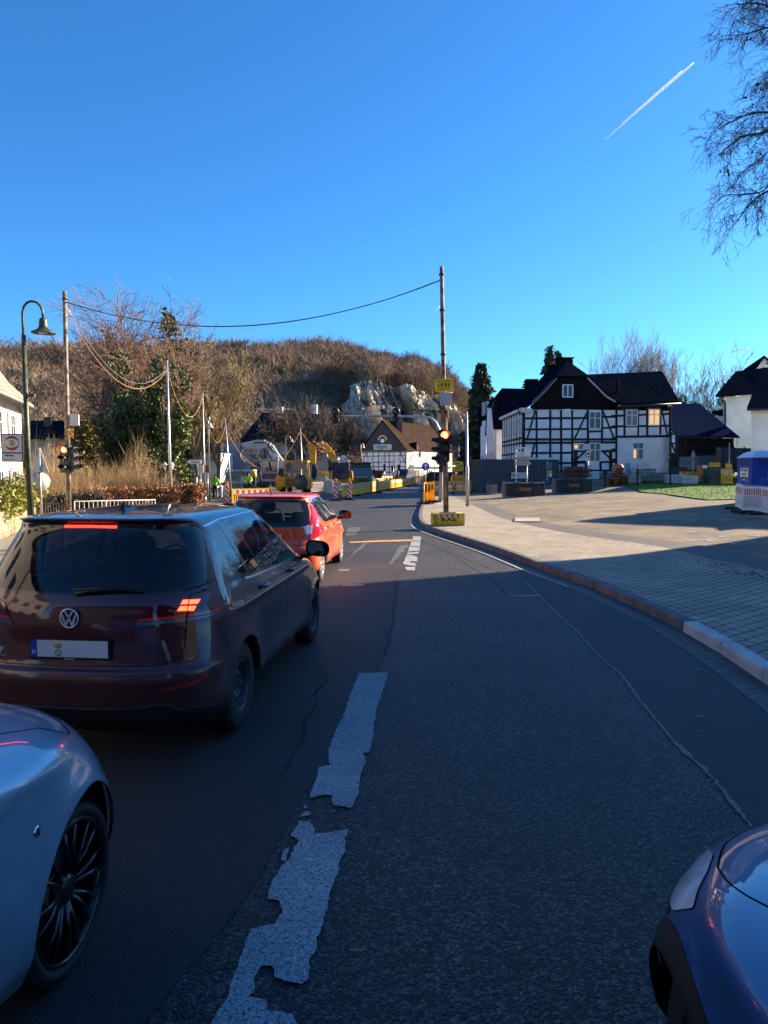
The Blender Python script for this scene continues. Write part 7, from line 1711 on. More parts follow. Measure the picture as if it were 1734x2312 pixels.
def leafcloud(name,parent,centers,m,n,size,rng,flat=.6,jitter=1.0):
    """leaf-sized quads in ellipsoid shells (cx,cy,cz,rx,ry,rz)"""
    w_ = np.array([c[3] * c[4] * c[5] for c in centers]) ** .667;idx = rng.choice(len(centers),n,p=w_ / w_.sum());C = np.array(centers)[idx]
    d = rng.normal(0,1,(n,3));d /= np.linalg.norm(d,axis=1,keepdims=True);rr = rng.uniform(.55,1.08,(n,1)) ** .6
    lump = np.array([1 + .35 * noise.noise(Vector((x * 2.2,y * 2.2,z * 2.2 + k))) for (x,y,z),k in zip(d,idx)])[:,None]
    p = C[:,:3] + d * C[:,3:6] * rr * lump
    a = rng.normal(0,1,(n,3));a /= np.linalg.norm(a,axis=1,keepdims=True);b = np.cross(a,rng.normal(0,1,(n,3)));b /= np.linalg.norm(b,axis=1,keepdims=True)
    s = size * rng.uniform(.5,1.4,(n,1));V = np.stack([p - a * s,p + b * s * flat,p + a * s,p - b * s * flat],1)
    if parent is not None: V = V - np.array(parent.location)
    return rawmesh(name,V.reshape(-1,3),np.arange(n * 4).reshape(-1,4),m,parent)
def bare_tree(name,label,px,Y,pyt,seed,m=None,mt=None,spread=.5,grav=0,maxd=5,kids=(2,4),base=None,trunk=.28,r=None,grp='bare trees',upb=.2,lean=(0,0),rmin=.012,pyb=None):
    rng = np.random.default_rng(seed);x = P(px,1060,Y).x;b = Vector((x,Y,gz(x,Y) if pyb is None else P(px,pyb,Y).z));H = P(px,pyt,Y).z - b.z
    t = thing(name,label,'tree',b,0,grp);out = []
    grow(rng,b,(lean[0],lean[1],1),H * trunk,r or H * .022,0,maxd,out,spread,grav,kids,.74,.13,4,upb)
    top = float(np.percentile([p[-1][2] for p,*_ in out],99.6)) - b.z;k = H / top;bb = np.array(b)
    out = [([bb + (q - bb) * np.array([k * .95,k * .95,k]) for q in p],a,c,d) for p,a,c,d in out]
    skel_mesh('trunk',out,m or m_bark,t,sel=lambda d: d <= 1,rmin=rmin);skel_mesh('crown',out,mt or m or m_bark,t,sel=lambda d: d > 1,rmin=rmin)
    return t,out,b,H
def conifer(name,label,px,Y,pyt,seed,width,m=None,n=9000,size=.16,grp=None,pyb=None,droop=.35):
    rng = np.random.default_rng(seed);x = P(px,1060,Y).x;b = Vector((x,Y,gz(x,Y) if pyb is None else P(px,pyb,Y).z));H = P(px,pyt,Y).z - b.z
    t = thing(name,label,'tree',b,0,grp);q = MB();q.tube([b,b + Vector((0,0,H * .97))],[H * .018,.02],7);q.build('trunk',m_barkd,t,world=True)
    # branch sprays
    nb = 420;hs = rng.uniform(.02,1,nb) ** 1.0;az = rng.uniform(0,2 * PI,nb);L = width * (1.04 - hs) ** .6 * rng.uniform(.6,1.2,nb) * np.array([1 + .3 * noise.noise(Vector((math.cos(a) * 1.5,math.sin(a) * 1.5,h * 5 + seed))) for a,h in zip(az,hs)])
    i = rng.choice(nb,n,p=(L + .1) / (L + .1).sum());tt = rng.uniform(.15,1,n) ** .7;d = np.stack([np.cos(az[i]),np.sin(az[i])],1)
    p = np.empty((n,3));p[:,:2] = d * (L[i] * tt)[:,None] + rng.normal(0,.07 + .04 * width,(n,2));p[:,2] = hs[i] * H + L[i] * (.25 * tt - droop * tt * tt) + rng.normal(0,.12,n)
    a = np.stack([d[:,0] * .5,d[:,1] * .5,-np.ones(n) * droop * 1.5],1) + rng.normal(0,.4,(n,3));a /= np.linalg.norm(a,axis=1,keepdims=True);c = np.cross(a,rng.normal(0,1,(n,3)));c /= np.linalg.norm(c,axis=1,keepdims=True)
    s = size * rng.uniform(.6,1.5,(n,1));V = np.stack([p - c * s * .45,p + a * s * 1.3,p + c * s * .45,p - a * s * .6],1)
    rawmesh('crown',V.reshape(-1,3),np.arange(n * 4).reshape(-1,4),m or m_spruce,t);return t
# left group in front of the hill
birch = bare_tree('birch','tall birch with pale forking stems and drooping red brown twigs above the ivy trees',300,62,690,3,m_birch,m_twig,.5,.16,6,(3,4),trunk=.4,r=.17,upb=.22,rmin=.016)
bare_tree('birch','second birch leaning right behind the first beside the pine',335,64,700,8,m_birch,m_twig,.5,.16,6,(3,4),trunk=.42,r=.14,upb=.25,lean=(.12,0),rmin=.016)
bare_tree('birch','lower birch whose fine crown bows left over the brown shrubs',262,60,735,13,m_birch,m_twig,.55,.16,6,(3,4),trunk=.35,r=.13,upb=.2,lean=(-.12,0),rmin=.016)
conifer('pine','dark pine with ragged top standing behind the birches',387,78,703,4,2.8,m_ever,2600,.30,None,droop=.1)
conifer('pine','lower dark pine right of the ragged one',425,84,765,5,3.0,m_ever,2400,.34,None,droop=.1)
rg = np.random.default_rng(21)
def ivy_tree(label,px,Y,pyt,w_,seed,n=9000,m=None):
    rng = np.random.default_rng(seed);x = P(px,1060,Y).x;b = Vector((x,Y,gz(x,Y)));H = P(px,pyt,Y).z - b.z;t = thing('ivy_tree',label,'tree',b,0,'ivy covered trees')
    out = [];grow(rng,b,(0,0,1),H * .4,.22,0,4,out,.35,0,(2,3),.7,.1,4,.3);top = max(p[-1][2] for p,*_ in out) - b.z;bb = np.array(b);out = [([bb + (q - bb) * (H * 1.06 / top) for q in p],a,c,d) for p,a,c,d in out]
    skel_mesh('trunk',out,m_barkd,t,sel=lambda d: d <= 1);skel_mesh('twigs',out,m_twig,t,sel=lambda d: d > 1,rmin=.016)
    C = []
    for i in range(16): z = rng.uniform(.05,.92) * H;k = (1 - abs(z / H - .4));C.append((b.x + rng.normal(0,w_ * .38),b.y + rng.normal(0,w_ * .3),b.z + z,w_ * .42 * k + .2,w_ * .4 * k + .2,w_ * .5 * k + .3))
    leafcloud('crown',t,C,m or m_ivy,n,.11,rng);return t
ivy_tree('tall ivy clad tree left of the first steel pole',300,52,800,2.9,31,20000);ivy_tree('broad ivy clad tree directly behind the first steel pole',350,50,800,2.9,32,18000);ivy_tree('bright sunlit ivy column right of the first steel pole',395,47,905,1.1,33,8000,mat('sunlit ivy',(.07,.11,.02),.55,var=.4,vscale=1.2,col2=(.16,.20,.045)))  # last column: lighter copy of the ivy green, sunshine put into the leaf colour
ivy_tree('dark low ivy tree above the brown shrubs',262,50,900,2.2,34,11000)
bare_tree('bare_tree','broad brown bare tree behind the second steel pole',450,66,800,41,m_bark,mat('olive twigs',(.24,.19,.10),.9,var=.3),.5,0,6,(2,4),trunk=.3,r=.24,rmin=.018)
bare_tree('bare_tree','bare tree with pale trunk between museum sign and leaning pole',492,70,810,42,m_bark,MATS['olive twigs'],.5,0,6,(3,4),trunk=.35,r=.22,rmin=.018)
bare_tree('bare_tree','wide dark bare tree in front of the large grey house',690,74,905,43,m_barkd,m_barkd,.62,0,6,(3,4),trunk=.25,r=.26,rmin=.018,upb=.1)
bare_tree('bare_tree','dark bare tree left of the cream gabled house',735,82,925,44,m_barkd,m_barkd,.6,0,6,(3,4),trunk=.25,r=.22,rmin=.02,upb=.1)
bare_tree('bare_tree','low spreading bare tree behind the white excavator arm',590,80,985,45,m_barkd,m_barkd,.7,0,5,(2,4),trunk=.22,r=.2,rmin=.02,upb=.05)
bare_tree('bare_tree','russet bare tree between birches and hill',360,74,790,46,m_bark,m_twig,.5,0,6,(2,3),trunk=.3,r=.2,rmin=.02);bare_tree('bare_tree','russet bare tree left of the birches',225,70,830,47,m_bark,m_twig,.5,0,6,(2,3),trunk=.3,r=.2,rmin=.02)
# thujas
conifer('thuja','brown tinged thuja right of the left signal',190,44,952,51,1.5,m_thuja,8000,.12,'thujas',droop=-.1);conifer('thuja','second brown tinged thuja behind the left signal',212,47,968,52,1.3,m_thuja,6000,.12,'thujas',droop=-.1)
# shrubs: fans of thin stems
def shrub(label,px,Y,pyt,w_,seed,m,n=420,nm='bare_shrub',pyb=None):
    rng = np.random.default_rng(seed);x = P(px,1060,Y).x;b = Vector((x,Y,gz(x,Y) if pyb is None else P(px,pyb,Y).z));H = P(px,pyt,Y).z - b.z;t = thing(nm,label,'shrub',b,0,'bare shrubs');tr = []
    for i in range(n):
        a = rng.uniform(0,2 * PI);r_ = w_ * math.sqrt(rng.uniform());p = np.array([b.x + r_ * .6 * math.cos(a),b.y + r_ * .6 * math.sin(a),b.z]);q = np.array([b.x + r_ * math.cos(a),b.y + r_ * math.sin(a),b.z + H * rng.uniform(.55,1.05) * (1 - .35 * (r_ / w_) ** 2)])
        for k in range(5):
            f = rng.uniform(.2,.9) if k else 0;s0 = p + (q - p) * f;e0 = q if not k else s0 + (q - p) * .3 + rng.normal(0,H * .10,3);wv = rng.normal(0,1,3);wv /= np.linalg.norm(wv);wd = .012 if not k else .008;tr.append([s0 - wv * wd,s0 + wv * wd,e0])
    V = np.array(tr).reshape(-1,3) - np.array(t.location);rawmesh('stems',V,np.arange(len(V)).reshape(-1,3),m,t);return t
shrub('straw brown shrub behind the two sign backs',110,34,1000,1.6,61,m_twigy);shrub('brown shrub left of the left signal pole',140,36,1015,1.5,62,m_twigy);shrub('low straw brown shrub right of the left signal pole',200,36,1040,2.0,63,m_twigy);shrub('reddish shrub under the ivy trees',250,37,1035,1.8,64,m_twigy)
shrub('tall thin stemmed shrub under the ivy trees',313,36,985,1.0,65,m_twigy,200);shrub('spreading straw shrub left of the first steel pole',335,37,1050,1.8,66,m_twigy);shrub('brown shrub at the foot of the cream gabled inn wall',812,100,1040,1.5,67,m_twigy,200);shrub('brown shrub close behind the railing',170,33,1060,1.8,68,m_twigy)
def hedge(label,px0,px1,Y0,Y1,pyt,thick,seed,m,n,nm='hedge',leafm=None):
    rng = np.random.default_rng(seed);a = Vector((P(px0,1060,Y0).x,Y0,gz(-12,Y0)));e = Vector((P(px1,1060,Y1).x,Y1,gz(-11,Y1)));H = P(px0,pyt,Y0).z - a.z;t = thing(nm,label,'hedge',a)
    L_ = (e - a);u = L_.normalized();nn = np.array((u.y,-u.x,0));p = np.array(a) + np.outer(rng.uniform(0,1,n),np.array(L_)) + np.outer(rng.uniform(-1,1,n) * thick / 2,nn);p[:,2] = a.z + H * rng.uniform(0,1,n) ** .8 * (1 + .04 * rng.normal(0,1,n))
    v = rng.normal(0,1,(n,3));v /= np.linalg.norm(v,axis=1,keepdims=True);c = np.cross(v,rng.normal(0,1,(n,3)));c /= np.linalg.norm(c,axis=1,keepdims=True);s = rng.uniform(.04,.09,(n,1));V = np.stack([p - c * s,p + v * s * 1.5,p + c * s],1) - np.array(t.location)
    rawmesh('foliage',V.reshape(-1,3),np.arange(n * 3).reshape(-1,3),m,t);q = MB();q.slab([a + Vector((0,0,0)),e,e + Vector((0,0,H * .9)),a + Vector((0,0,H * .9))],Vector(nn) * .1);q.build('branches',m_barkd,t,world=True);return t
m_beech = mat('dry beech leaves',(.22,.10,.045),.85,var=.45,vscale=2.5,col2=(.36,.18,.08))
hedge('long clipped brown beech hedge behind the railing',158,398,33,36,1105,1.3,71,m_beech,16000);hedge('square cut brown hedge block beside the first steel pole',398,456,43,43,1094,2.0,72,m_beech,6000);hedge('dark green topped hedge behind the iron fence',100,225,30.5,32,1118,.8,73,m_barkd,6000);hedge('brown hedge along the front garden under the shrubs',225,400,40,41,1082,1.0,74,m_barkd,6000)
# green shrub over the stone wall
b = Vector((-12.4,22.5,.6));t = thing('evergreen_shrub','yellow green evergreen shrub spilling over the stone wall','shrub',b);C = [(b.x + rg.normal(0,.5),b.y + rg.uniform(-4.5,3.0),.95 + rg.uniform(-.2,.3),.7,.9,.5) for _ in range(16)]
leafcloud('foliage',t,C,mat('yellow green leaves',(.16,.19,.03),.5,var=.5,vscale=4,col2=(.36,.36,.06)),14000,.055,rg);q = MB();[q.tube([b + Vector((0,y,-.6)),b + Vector((.1,y + .3,.3))],.04,5) for y in (-3,-1,1)];q.build('stems',m_barkd,t,world=True)
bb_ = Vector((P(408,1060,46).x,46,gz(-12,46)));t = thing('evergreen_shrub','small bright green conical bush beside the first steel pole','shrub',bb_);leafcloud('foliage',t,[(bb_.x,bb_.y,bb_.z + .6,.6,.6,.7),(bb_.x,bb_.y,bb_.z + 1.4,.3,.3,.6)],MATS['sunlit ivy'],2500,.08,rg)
# right side conifers and bare trees
conifer('conifer','tall dark narrow conifer left of the timbered houses',1086,92,822,81,2.9,m_spruce,26000,.24,'tall dark conifers',droop=.5);conifer('conifer','conifer top showing above the timbered house roof',1236,90,782,82,2.0,m_spruce,9000,.22,'tall dark conifers',droop=.5);conifer('conifer','thinner second conifer tip above the timbered house roof',1256,91,790,83,1.3,m_spruce,6000,.2,'tall dark conifers',droop=.5)
bare_tree('bare_tree','wide airy bare tree rising behind the timbered house roof',1483,78,725,91,m_bark,mat('pale twigs',(.22,.18,.13),.9),.5,0,6,(3,4),trunk=.22,r=.16,rmin=.008,upb=.3)
bare_tree('bare_tree','bare tree left of the airy one behind the timbered house roof',1430,80,770,92,m_bark,MATS['pale twigs'],.5,0,6,(3,4),trunk=.22,r=.14,rmin=.008,upb=.3)
bare_tree('bare_tree','bare tree with dark trunk behind the barn',1560,84,775,93,m_barkd,MATS['pale twigs'],.5,0,6,(2,4),trunk=.3,r=.22,rmin=.010,upb=.2);bare_tree('bare_tree','twiggy bare tree between barn and white hipped house',1590,90,800,94,m_barkd,m_bark,.5,0,6,(2,3),trunk=.3,r=.2,rmin=.018)
bare_tree('bare_tree','faint bare tree beside the white hipped house roof',1648,100,815,95,m_bark,MATS['pale twigs'],.45,0,6,(2,3),trunk=.3,r=.2,rmin=.018);ivy_tree('dark ivy column between barn and white hipped house',1622,88,855,1.6,96,4000);ivy_tree('ivy clad stems behind the barn roof',1548,82,880,1.4,97,4000)
def thicket():
    for i,(px,pt) in enumerate([(1530,880),(1575,870),(1600,890),(1510,895)]): shrub('thicket shrub behind the barn roof, %s' % ['right of centre','behind the dark trunk','nearest the white hipped house','next to the timbered wing'][i],px,78 + i,pt,3,100 + i,m_bark,500,'thicket')
thicket()
# big near tree at the right edge: trunk outside the frame, drooping limbs reach in
rng = np.random.default_rng(7);tb0 = Vector((13.2,15.0,gz(13.2,15)));t = thing('bare_tree','large bare tree reaching in from the top right with drooping dark twigs','tree',tb0);out = []
stem = [np.array(tb0),np.array((13.1,15,4.)),np.array((13.0,15.1,8.)),np.array((12.9,15.1,13.)),np.array((12.8,15.,18.))];out.append((stem,.34,.12,0))
LM = [(7.2,[(1790,520),(1740,430),(1680,450),(1640,500)],.07),(8.0,[(1800,470),(1734,410),(1690,435),(1620,440)],.06),(8.6,[(1790,420),(1740,330),(1690,360),(1640,400)],.06),(9.4,[(1800,360),(1740,290),(1700,300),(1650,310),(1600,350)],.07),(10.2,[(1800,300),(1734,270),(1712,254),(1660,260),(1600,290)],.07),(11.2,[(1810,200),(1760,150),(1720,170),(1700,220)],.05),(12.2,[(1800,120),(1750,60),(1700,65),(1650,80)],.06),(13.2,[(1800,40),(1740,40),(1700,10),(1640,10)],.06),(14.4,[(1800,-60),(1740,-20),(1690,-30),(1650,0)],.06)]
for z,pts,r_ in LM:
    Yb = 15 + rng.uniform(-1.5,1.0);s0 = np.array((13.0,15,z));pp = [s0] + [np.array(P(x,y,15 + (Yb - 15) * (i + 1) / len(pts))) for i,(x,y) in enumerate([(x + 24,y) for x,y in pts])]
    pl_ = smooth_line([Vector(p) for p in pp],4);pl_ = [np.array(p) for p in pl_];out.append((pl_,r_ * .6,r_ * .15,1))
    for i in range(4,len(pl_) - 1,1):
        for k in range(2):
            d = pl_[i + 1] - pl_[i];d = d / np.linalg.norm(d) + rng.normal(0,.55,3) + np.array([-.2,0,-.05]);grow(rng,pl_[i],d,rng.uniform(.22,.62),.007,2,5,out,.6,.10,(2,4),.62,.2,4,-.02)
skel_mesh('trunk',out,m_barkd,t,12,sel=lambda d: d == 0);skel_mesh('limbs',out,m_barkd,t,8,sel=lambda d: d == 1);skel_mesh('crown',out,m_bark,t,sel=lambda d: d > 1,rmin=.002)
lf = leafcloud('dead_leaves',t,[tuple(P(x,y,15)) + (.05,.05,.06) for x,y in ((1680,222),(1708,196),(1722,198),(1694,345),(1718,352),(1633,385),(1644,388),(1652,488),(1732,175),(1691,86))],m_barkd,60,.035,rg)
# ---------------------------------------------------------------- machines, yard things, people
def Pm(px,py,Y): return P(px,py,Y)
m_cyel = mat('machine yellow',(.82,.36,.02),.45,var=.2,vscale=1.5);m_cwhite = mat('machine white grey',(.50,.51,.52),.45,var=.2,vscale=1.5);m_cab = mat('cab glass',(.02,.045,.09),.06,spec=.9)
def arm_plate(q,pts,wd,th,mi=0):
    """boxy tapered boom following pts with given depths"""
    pts = [Vector(p) for p in pts]
    for i in range(len(pts) - 1):
        a,b = pts[i],pts[i + 1];d = (b - a).normalized();n = Vector((-d.z,0,d.x));w0,w1 = wd[i] / 2,wd[i + 1] / 2
        q.slab([a - n * w0,b - n * w1,b + n * w1,a + n * w0],(0,th,0),mi)
def cyl(parent,a,b,r,name='hydraulic_ram'):
    a = Vector(a);b = Vector(b);q = MB();q.tube([a,a.lerp(b,.55)],r,8);q.tube([a.lerp(b,.55),b],r * .55,8,1);q.build(name,[m_dark,m_chrome],parent,world=True)
def cab(parent,c,w_,d_,h_,mframe,roof=None):
    """frame posts, glass box, roof"""
    x,y,z = c;q = MB()
    for sx in (-1,1):
        for sy in (-1,1): q.box((x + sx * w_ / 2,y + sy * d_ / 2,z + h_ / 2),(.09,.09,h_))
    q.box((x,y,z + .04),(w_ + .1,d_ + .1,.1));[q.box((x,y + sy * d_ / 2,z + h_ * .38),(w_,.06,.06)) for sy in (-1,1)];q.build('cab_frame',mframe,parent,world=True)
    q = MB();q.box((x,y,z + h_ / 2),(w_ - .03,d_ - .03,h_ - .1));q.build('cab_glass',m_cab,parent,world=True)
    q = MB();q.box((x,y,z + h_ + .07),(w_ + .2,d_ + .25,.14));q.build('cab_roof',roof or mframe,parent,world=True,bevel=.04)
def beac(parent,p): q = MB();q.lathe([(.10,0),(.11,.05),(.09,.2),(0,.24)],T(*p),12);q.build('beacon_lamp',m_orange,parent,world=True)
def bigwheel(parent,c,r,w_,m_rim):
    M = T(*c) @ Matrix.Rotation(PI / 2,4,'Y');q = MB();q.lathe([(r * .5,w_ / 2),(r * .92,w_ / 2),(r,w_ * .3),(r,-w_ * .3),(r * .92,-w_ / 2),(r * .5,-w_ / 2)],M,28);q.build('tyre',m_rubber,parent,world=True);q = MB();q.lathe([(r * .5,w_ * .4),(r * .3,w_ * .2),(0,w_ * .25)],M,20);q.lathe([(r * .5,-w_ * .4),(0,-w_ * .3)],M,20);q.build('rim',m_rim,parent,world=True)
# white wheeled excavator
Y = 60.0;x0 = P(612,1060,Y).x;g0 = gz(x0,Y);t = thing('excavator','white armed wheeled excavator with blue glass cab and hooked grab','excavator',(x0,Y,g0))
cab(t,(x0,Y,g0 + 1.15),1.35,1.5,1.65,m_cwhite);beac(t,P(611,1060,Y));q = MB();q.box((x0 + 1.2,Y + .8,g0 + 1.6),(1.3,2.6,1.1));q.box((x0 + .4,Y + .6,g0 + .85),(2.6,3.0,.35));q.build('engine_body',m_dark,t,world=True,bevel=.06)
for sx in (-.9,1.3): bigwheel(t,(x0 + sx,Y - .6,g0 + .5),.5,.4,m_cwhite);bigwheel(t,(x0 + sx,Y + 1.8,g0 + .5),.5,.4,m_cwhite)
q = MB();B = [P(640,1058,Y - .4),P(622,1030,Y - .4),P(608,1008,Y - .4),P(592,1000,Y - .4)];arm_plate(q,B,[.75,.62,.62,.55],.45);q.build('boom',m_cwhite,t,world=True)
q = MB();arm_plate(q,[P(598,1001,Y - .3),P(580,1003,Y - .3),P(546,1004,Y - .3)],[.6,.75,.28],.35);q.build('dipper_arm',m_cwhite,t,world=True)
cyl(t,P(604,1003,Y - .7),P(632,1036,Y - .7),.09);cyl(t,P(612,1062,Y - .7),P(606,1030,Y - .7),.1);cyl(t,P(602,999,Y - .7),P(548,1000,Y - .7),.06)
q = MB();q.tube([P(546,1005,Y - .2),P(545,1016,Y - .2),P(543,1024,Y - .2)],.12,6);q.tube([P(541,1020,Y - .2),P(541,1030,Y - .2),P(546,1038,Y - .2),P(555,1043,Y - .2)],[.16,.14,.1,.03],6);q.build('grab',m_rust,t,world=True)
# yellow wheel loader / roller
Y = 56.0;xl = P(666,1060,Y).x;g0 = gz(xl,Y);t = thing('wheel_loader','yellow wheel loader seen from the rear with two orange beacons','wheel loader',(xl,Y,g0))
cab(t,(xl + .1,Y + .4,g0 + 1.2),1.75,1.5,1.35,m_cyel);q = MB();q.box((xl,Y - .6,g0 + 1.0),(2.0,1.6,.75));q.box((xl - 1.15,Y - .4,g0 + .95),(.5,1.4,1.1));q.box((xl + 1.15,Y - .3,g0 + .9),(.4,1.4,.9));q.build('engine_cover',m_cyel,t,world=True,bevel=.08)
q = MB();[q.box((xl,Y - 1.42,g0 + .75 + i * .1),(1.2,.05,.05)) for i in range(6)];q.build('grille',m_black,t,world=True)
for sx in (-1,1): bigwheel(t,(xl + sx * .95,Y - .1,g0 + .6),.6,.5,m_cyel)
for px in (649,683): beac(t,P(px,1059,Y + .2))
for px in (654,665): a = P(px,1072,Y - .4);q = MB();q.box(a,(.28,.02,.3));q.build('paper_notice',mat('notice paper',(.55,.4,.38),.7),t,world=True)
# yellow excavator
Y = 64.0;xe = P(772,1060,Y).x;g0 = gz(xe,Y);t = thing('excavator','yellow excavator with bent sunlit arm beside the green truck','excavator',(xe,Y,g0))
cab(t,(xe - .1,Y,g0 + 1.1),1.3,1.5,1.5,m_dark,m_cwhite);q = MB();q.box((xe - .1,Y + 1.9,g0 + 1.35),(2.0,1.6,.9));q.box((xe - .1,Y + .6,g0 + .85),(1.9,2.6,.3));q.build('engine_body',m_cyel,t,world=True,bevel=.08)
for sx in (-.85,.75):
    q = MB();q.box((xe + sx,Y + .2,g0 + .4),(.5,3.2,.75));q.build('track',m_rubber,t,world=True,bevel=.2)
q = MB();arm_plate(q,[P(760,1060,Y - .5),P(752,1040,Y - .5),P(744,1020,Y - .5),P(728,1006,Y - .5),P(712,1004,Y - .5)],[.8,.75,.65,.8,.4],.5);q.build('boom',m_cyel,t,world=True)
q = MB();arm_plate(q,[P(701,997,Y - .4),P(704,1014,Y - .4),P(708,1048,Y - .4)],[.55,.7,.35],.4);q.build('dipper_arm',m_cyel,t,world=True)
cyl(t,P(702,997,Y - .8),P(733,1013,Y - .8),.10);cyl(t,P(748,1062,Y - .8),P(738,1022,Y - .8),.12)
q = MB();v = [P(704,1048,Y - .6),P(712,1050,Y - .6),P(716,1064,Y - .6),P(712,1082,Y - .6),P(700,1086,Y - .6),P(704,1070,Y - .6)];q.slab(v,(0,.9,0));q.build('bucket',m_dark,t,world=True)
# ornamental coloured board behind
t = thing('painted_board','colourful yellow blue poster board behind the excavators','sign',P(731,1076,70));q = MB();a,e = P(706,1090,70),P(742,1064,70);q.slab([Vector((a.x,70,a.z)),Vector((e.x,70,a.z)),Vector((e.x,70,e.z)),Vector((a.x,70,e.z))],(0,.05,0));q.build('board',mat('poster sky',(.30,.38,.45),.6,var=.4),t,world=True)
q = MB();q.lathe([(.75,0),(.75,.02),(.5,.02),(.5,0)],T(*P(722,1083,69.9)) @ Matrix.Rotation(PI / 2,4,'X'),24);q.build('green_arc',mat('poster green',(.35,.42,.05),.6),t,world=True);q = MB();q.box(P(726,1067,69.9),(1.3,.02,.25));q.build('yellow_strip',MATS['sign yellow'],t,world=True)
# green truck, front view
Y = 74.0;xt = P(814,1060,Y).x;g0 = gz(xt,Y) - .45;mg = mat('truck green',(.015,.10,.04),.35,coat=.6);t = thing('truck','dark green tipper truck facing the camera behind the yellow fences','truck',(xt,Y,g0))
q = MB();q.slab([Vector((xt - 1.15,Y,g0 + .8)),Vector((xt + 1.15,Y,g0 + .8)),Vector((xt + 1.2,Y,g0 + 1.75)),Vector((xt + 1.1,Y + .15,g0 + 2.9)),Vector((xt - 1.1,Y + .15,g0 + 2.9)),Vector((xt - 1.2,Y,g0 + 1.75))],(0,2.0,0));q.build('cab',mg,t,world=True,bevel=.08)
q = MB();q.slab([Vector((xt - 1.02,Y - .02,g0 + 1.78)),Vector((xt + 1.02,Y - .02,g0 + 1.78)),Vector((xt + .95,Y + .08,g0 + 2.6)),Vector((xt - .95,Y + .08,g0 + 2.6))],(0,-.03,0));q.build('windscreen',mat('truck glass',(.03,.07,.13),.08,spec=.9),t,world=True)
q = MB();q.box((xt,Y + .6,g0 + 2.98),(2.2,1.5,.2));q.box((xt,Y - .15,g0 + 2.68),(2.1,.3,.06));q.build('sun_visor',m_black,t,world=True,bevel=.03)
q = MB();[q.box((xt,Y - .03,g0 + .95 + i * .11),(1.9 - i * .1,.06,.05)) for i in range(5)];q.lathe([(.16,0),(.16,.02),(.13,.02),(.13,0)],T(xt,Y - .06,g0 + 1.15) @ Matrix.Rotation(PI / 2,4,'X'),20);q.build('grille',m_dark,t,world=True)
q = MB();q.box((xt,Y + .1,g0 + .55),(2.4,.5,.45));q.build('bumper',m_dark,t,world=True,bevel=.05);text('Baustoffe · Entsorgung',.17,m_wframe,T(0,-.06,1.62),t,sx=.9)
for sx in (-1,1): q = MB();q.box((xt + sx * .95,Y - .16,g0 + .62),(.35,.05,.16));q.build('headlight',m_clear,t,world=True);q = MB();q.box((xt + sx * 1.42,Y - .1,g0 + 2.1),(.2,.12,.6));q.build('wing_mirror',m_black,t,world=True);bigwheel(t,(xt + sx * 1.05,Y + .9,g0 + .5),.5,.32,m_dark)
q = MB();q.box((xt,Y + 4.2,g0 + 1.7),(2.4,4.2,1.3));q.build('tipper_body',m_dark,t,world=True)
beac(t,(xt + .3,Y + .4,g0 + 3.1))
# orange container & small vans
t = thing('skip','orange skip between truck and inn','skip',Gx(852,80));a,e = P(842,1080,80),P(866,1062,80);q = MB();q.slab([Vector((a.x + .2,80,a.z)),Vector((e.x - .2,80,a.z)),Vector((e.x,80,e.z)),Vector((a.x,80,e.z))],(0,3,0));q.build('tub',mat('skip orange',(.42,.09,.03),.7,var=.2),t,world=True);q = MB();[q.box((a.x + (e.x - a.x) * k / 5,79.95,(a.z + e.z) / 2),(.1,.08,e.z - a.z - .1)) for k in range(1,5)];q.build('ribs',MATS['skip orange'],t,world=True)
def van(label,px,Y,w_,h_,m,rz=.0):
    x = P(px,1060,Y).x;g = gz(x,Y);t = thing('van',label,'van',(x,Y,g),rz,'far vehicles');q = MB();pr = [(-2.2,.3),(-2.25,.9),(-1.9,1.15),(-1.3,1.9),(-1.0,2.05),(2.1,2.05),(2.2,.3)]
    q.slab([Vector((a,-w_ / 2,b * h_ / 2.05)) for a,b in pr],(0,w_,0));q.build('body',m,t,bevel=.08)
    q = MB();q.slab([Vector((a,-w_ / 2 - .01,b * h_ / 2.05)) for a,b in [(-1.75,1.2),(-1.25,1.85),(1.9,1.85),(1.9,1.2)]],(0,w_ + .02,0));q.slab([Vector((-1.93,-w_ / 2 + .1,1.18 * h_ / 2.05)),Vector((-1.93,w_ / 2 - .1,1.18 * h_ / 2.05)),Vector((-1.36,w_ / 2 - .15,1.85 * h_ / 2.05)),Vector((-1.36,-w_ / 2 + .15,1.85 * h_ / 2.05))],(-.03,0,.02));q.build('windows',m_wglass,t)
    for sx in (-1.4,1.4):
        for sy in (-1,1): q = MB();q.lathe([(.2,.1),(.33,.1),(.33,-.1),(.2,-.1)],T(sx,sy * (w_ / 2 - .08),.33) @ Matrix.Rotation(PI / 2,4,'X'),20);q.build('wheel',m_rubber,t)
van('dark blue van parked in front of the inn',915,112,1.8,2.0,mat('dark blue paint',(.02,.03,.07),.3,coat=.6),R(70));van('dark car behind the right hand yellow barriers',990,95,1.8,1.5,mat('black paint',(.015,.015,.018),.3,coat=.6),R(8))
# dark mini digger behind yellow detour sign
Y = 62;xd = P(1040,1060,Y).x;g0 = gz(xd,Y);t = thing('dumper','small yellow and black dumper behind the detour signs','dumper',(xd,Y,g0));q = MB();q.box((xd,Y,g0 + .9),(1.6,1.6,.9));q.build('body',m_cyel,t,world=True,bevel=.08);q = MB();q.box((xd + .9,Y,g0 + 1.3),(.9,1.2,1.7));q.build('cab',m_black,t,world=True,bevel=.06);[bigwheel(t,(xd + s,Y - .7,g0 + .4),.4,.3,m_dark) for s in (-.6,.7)]
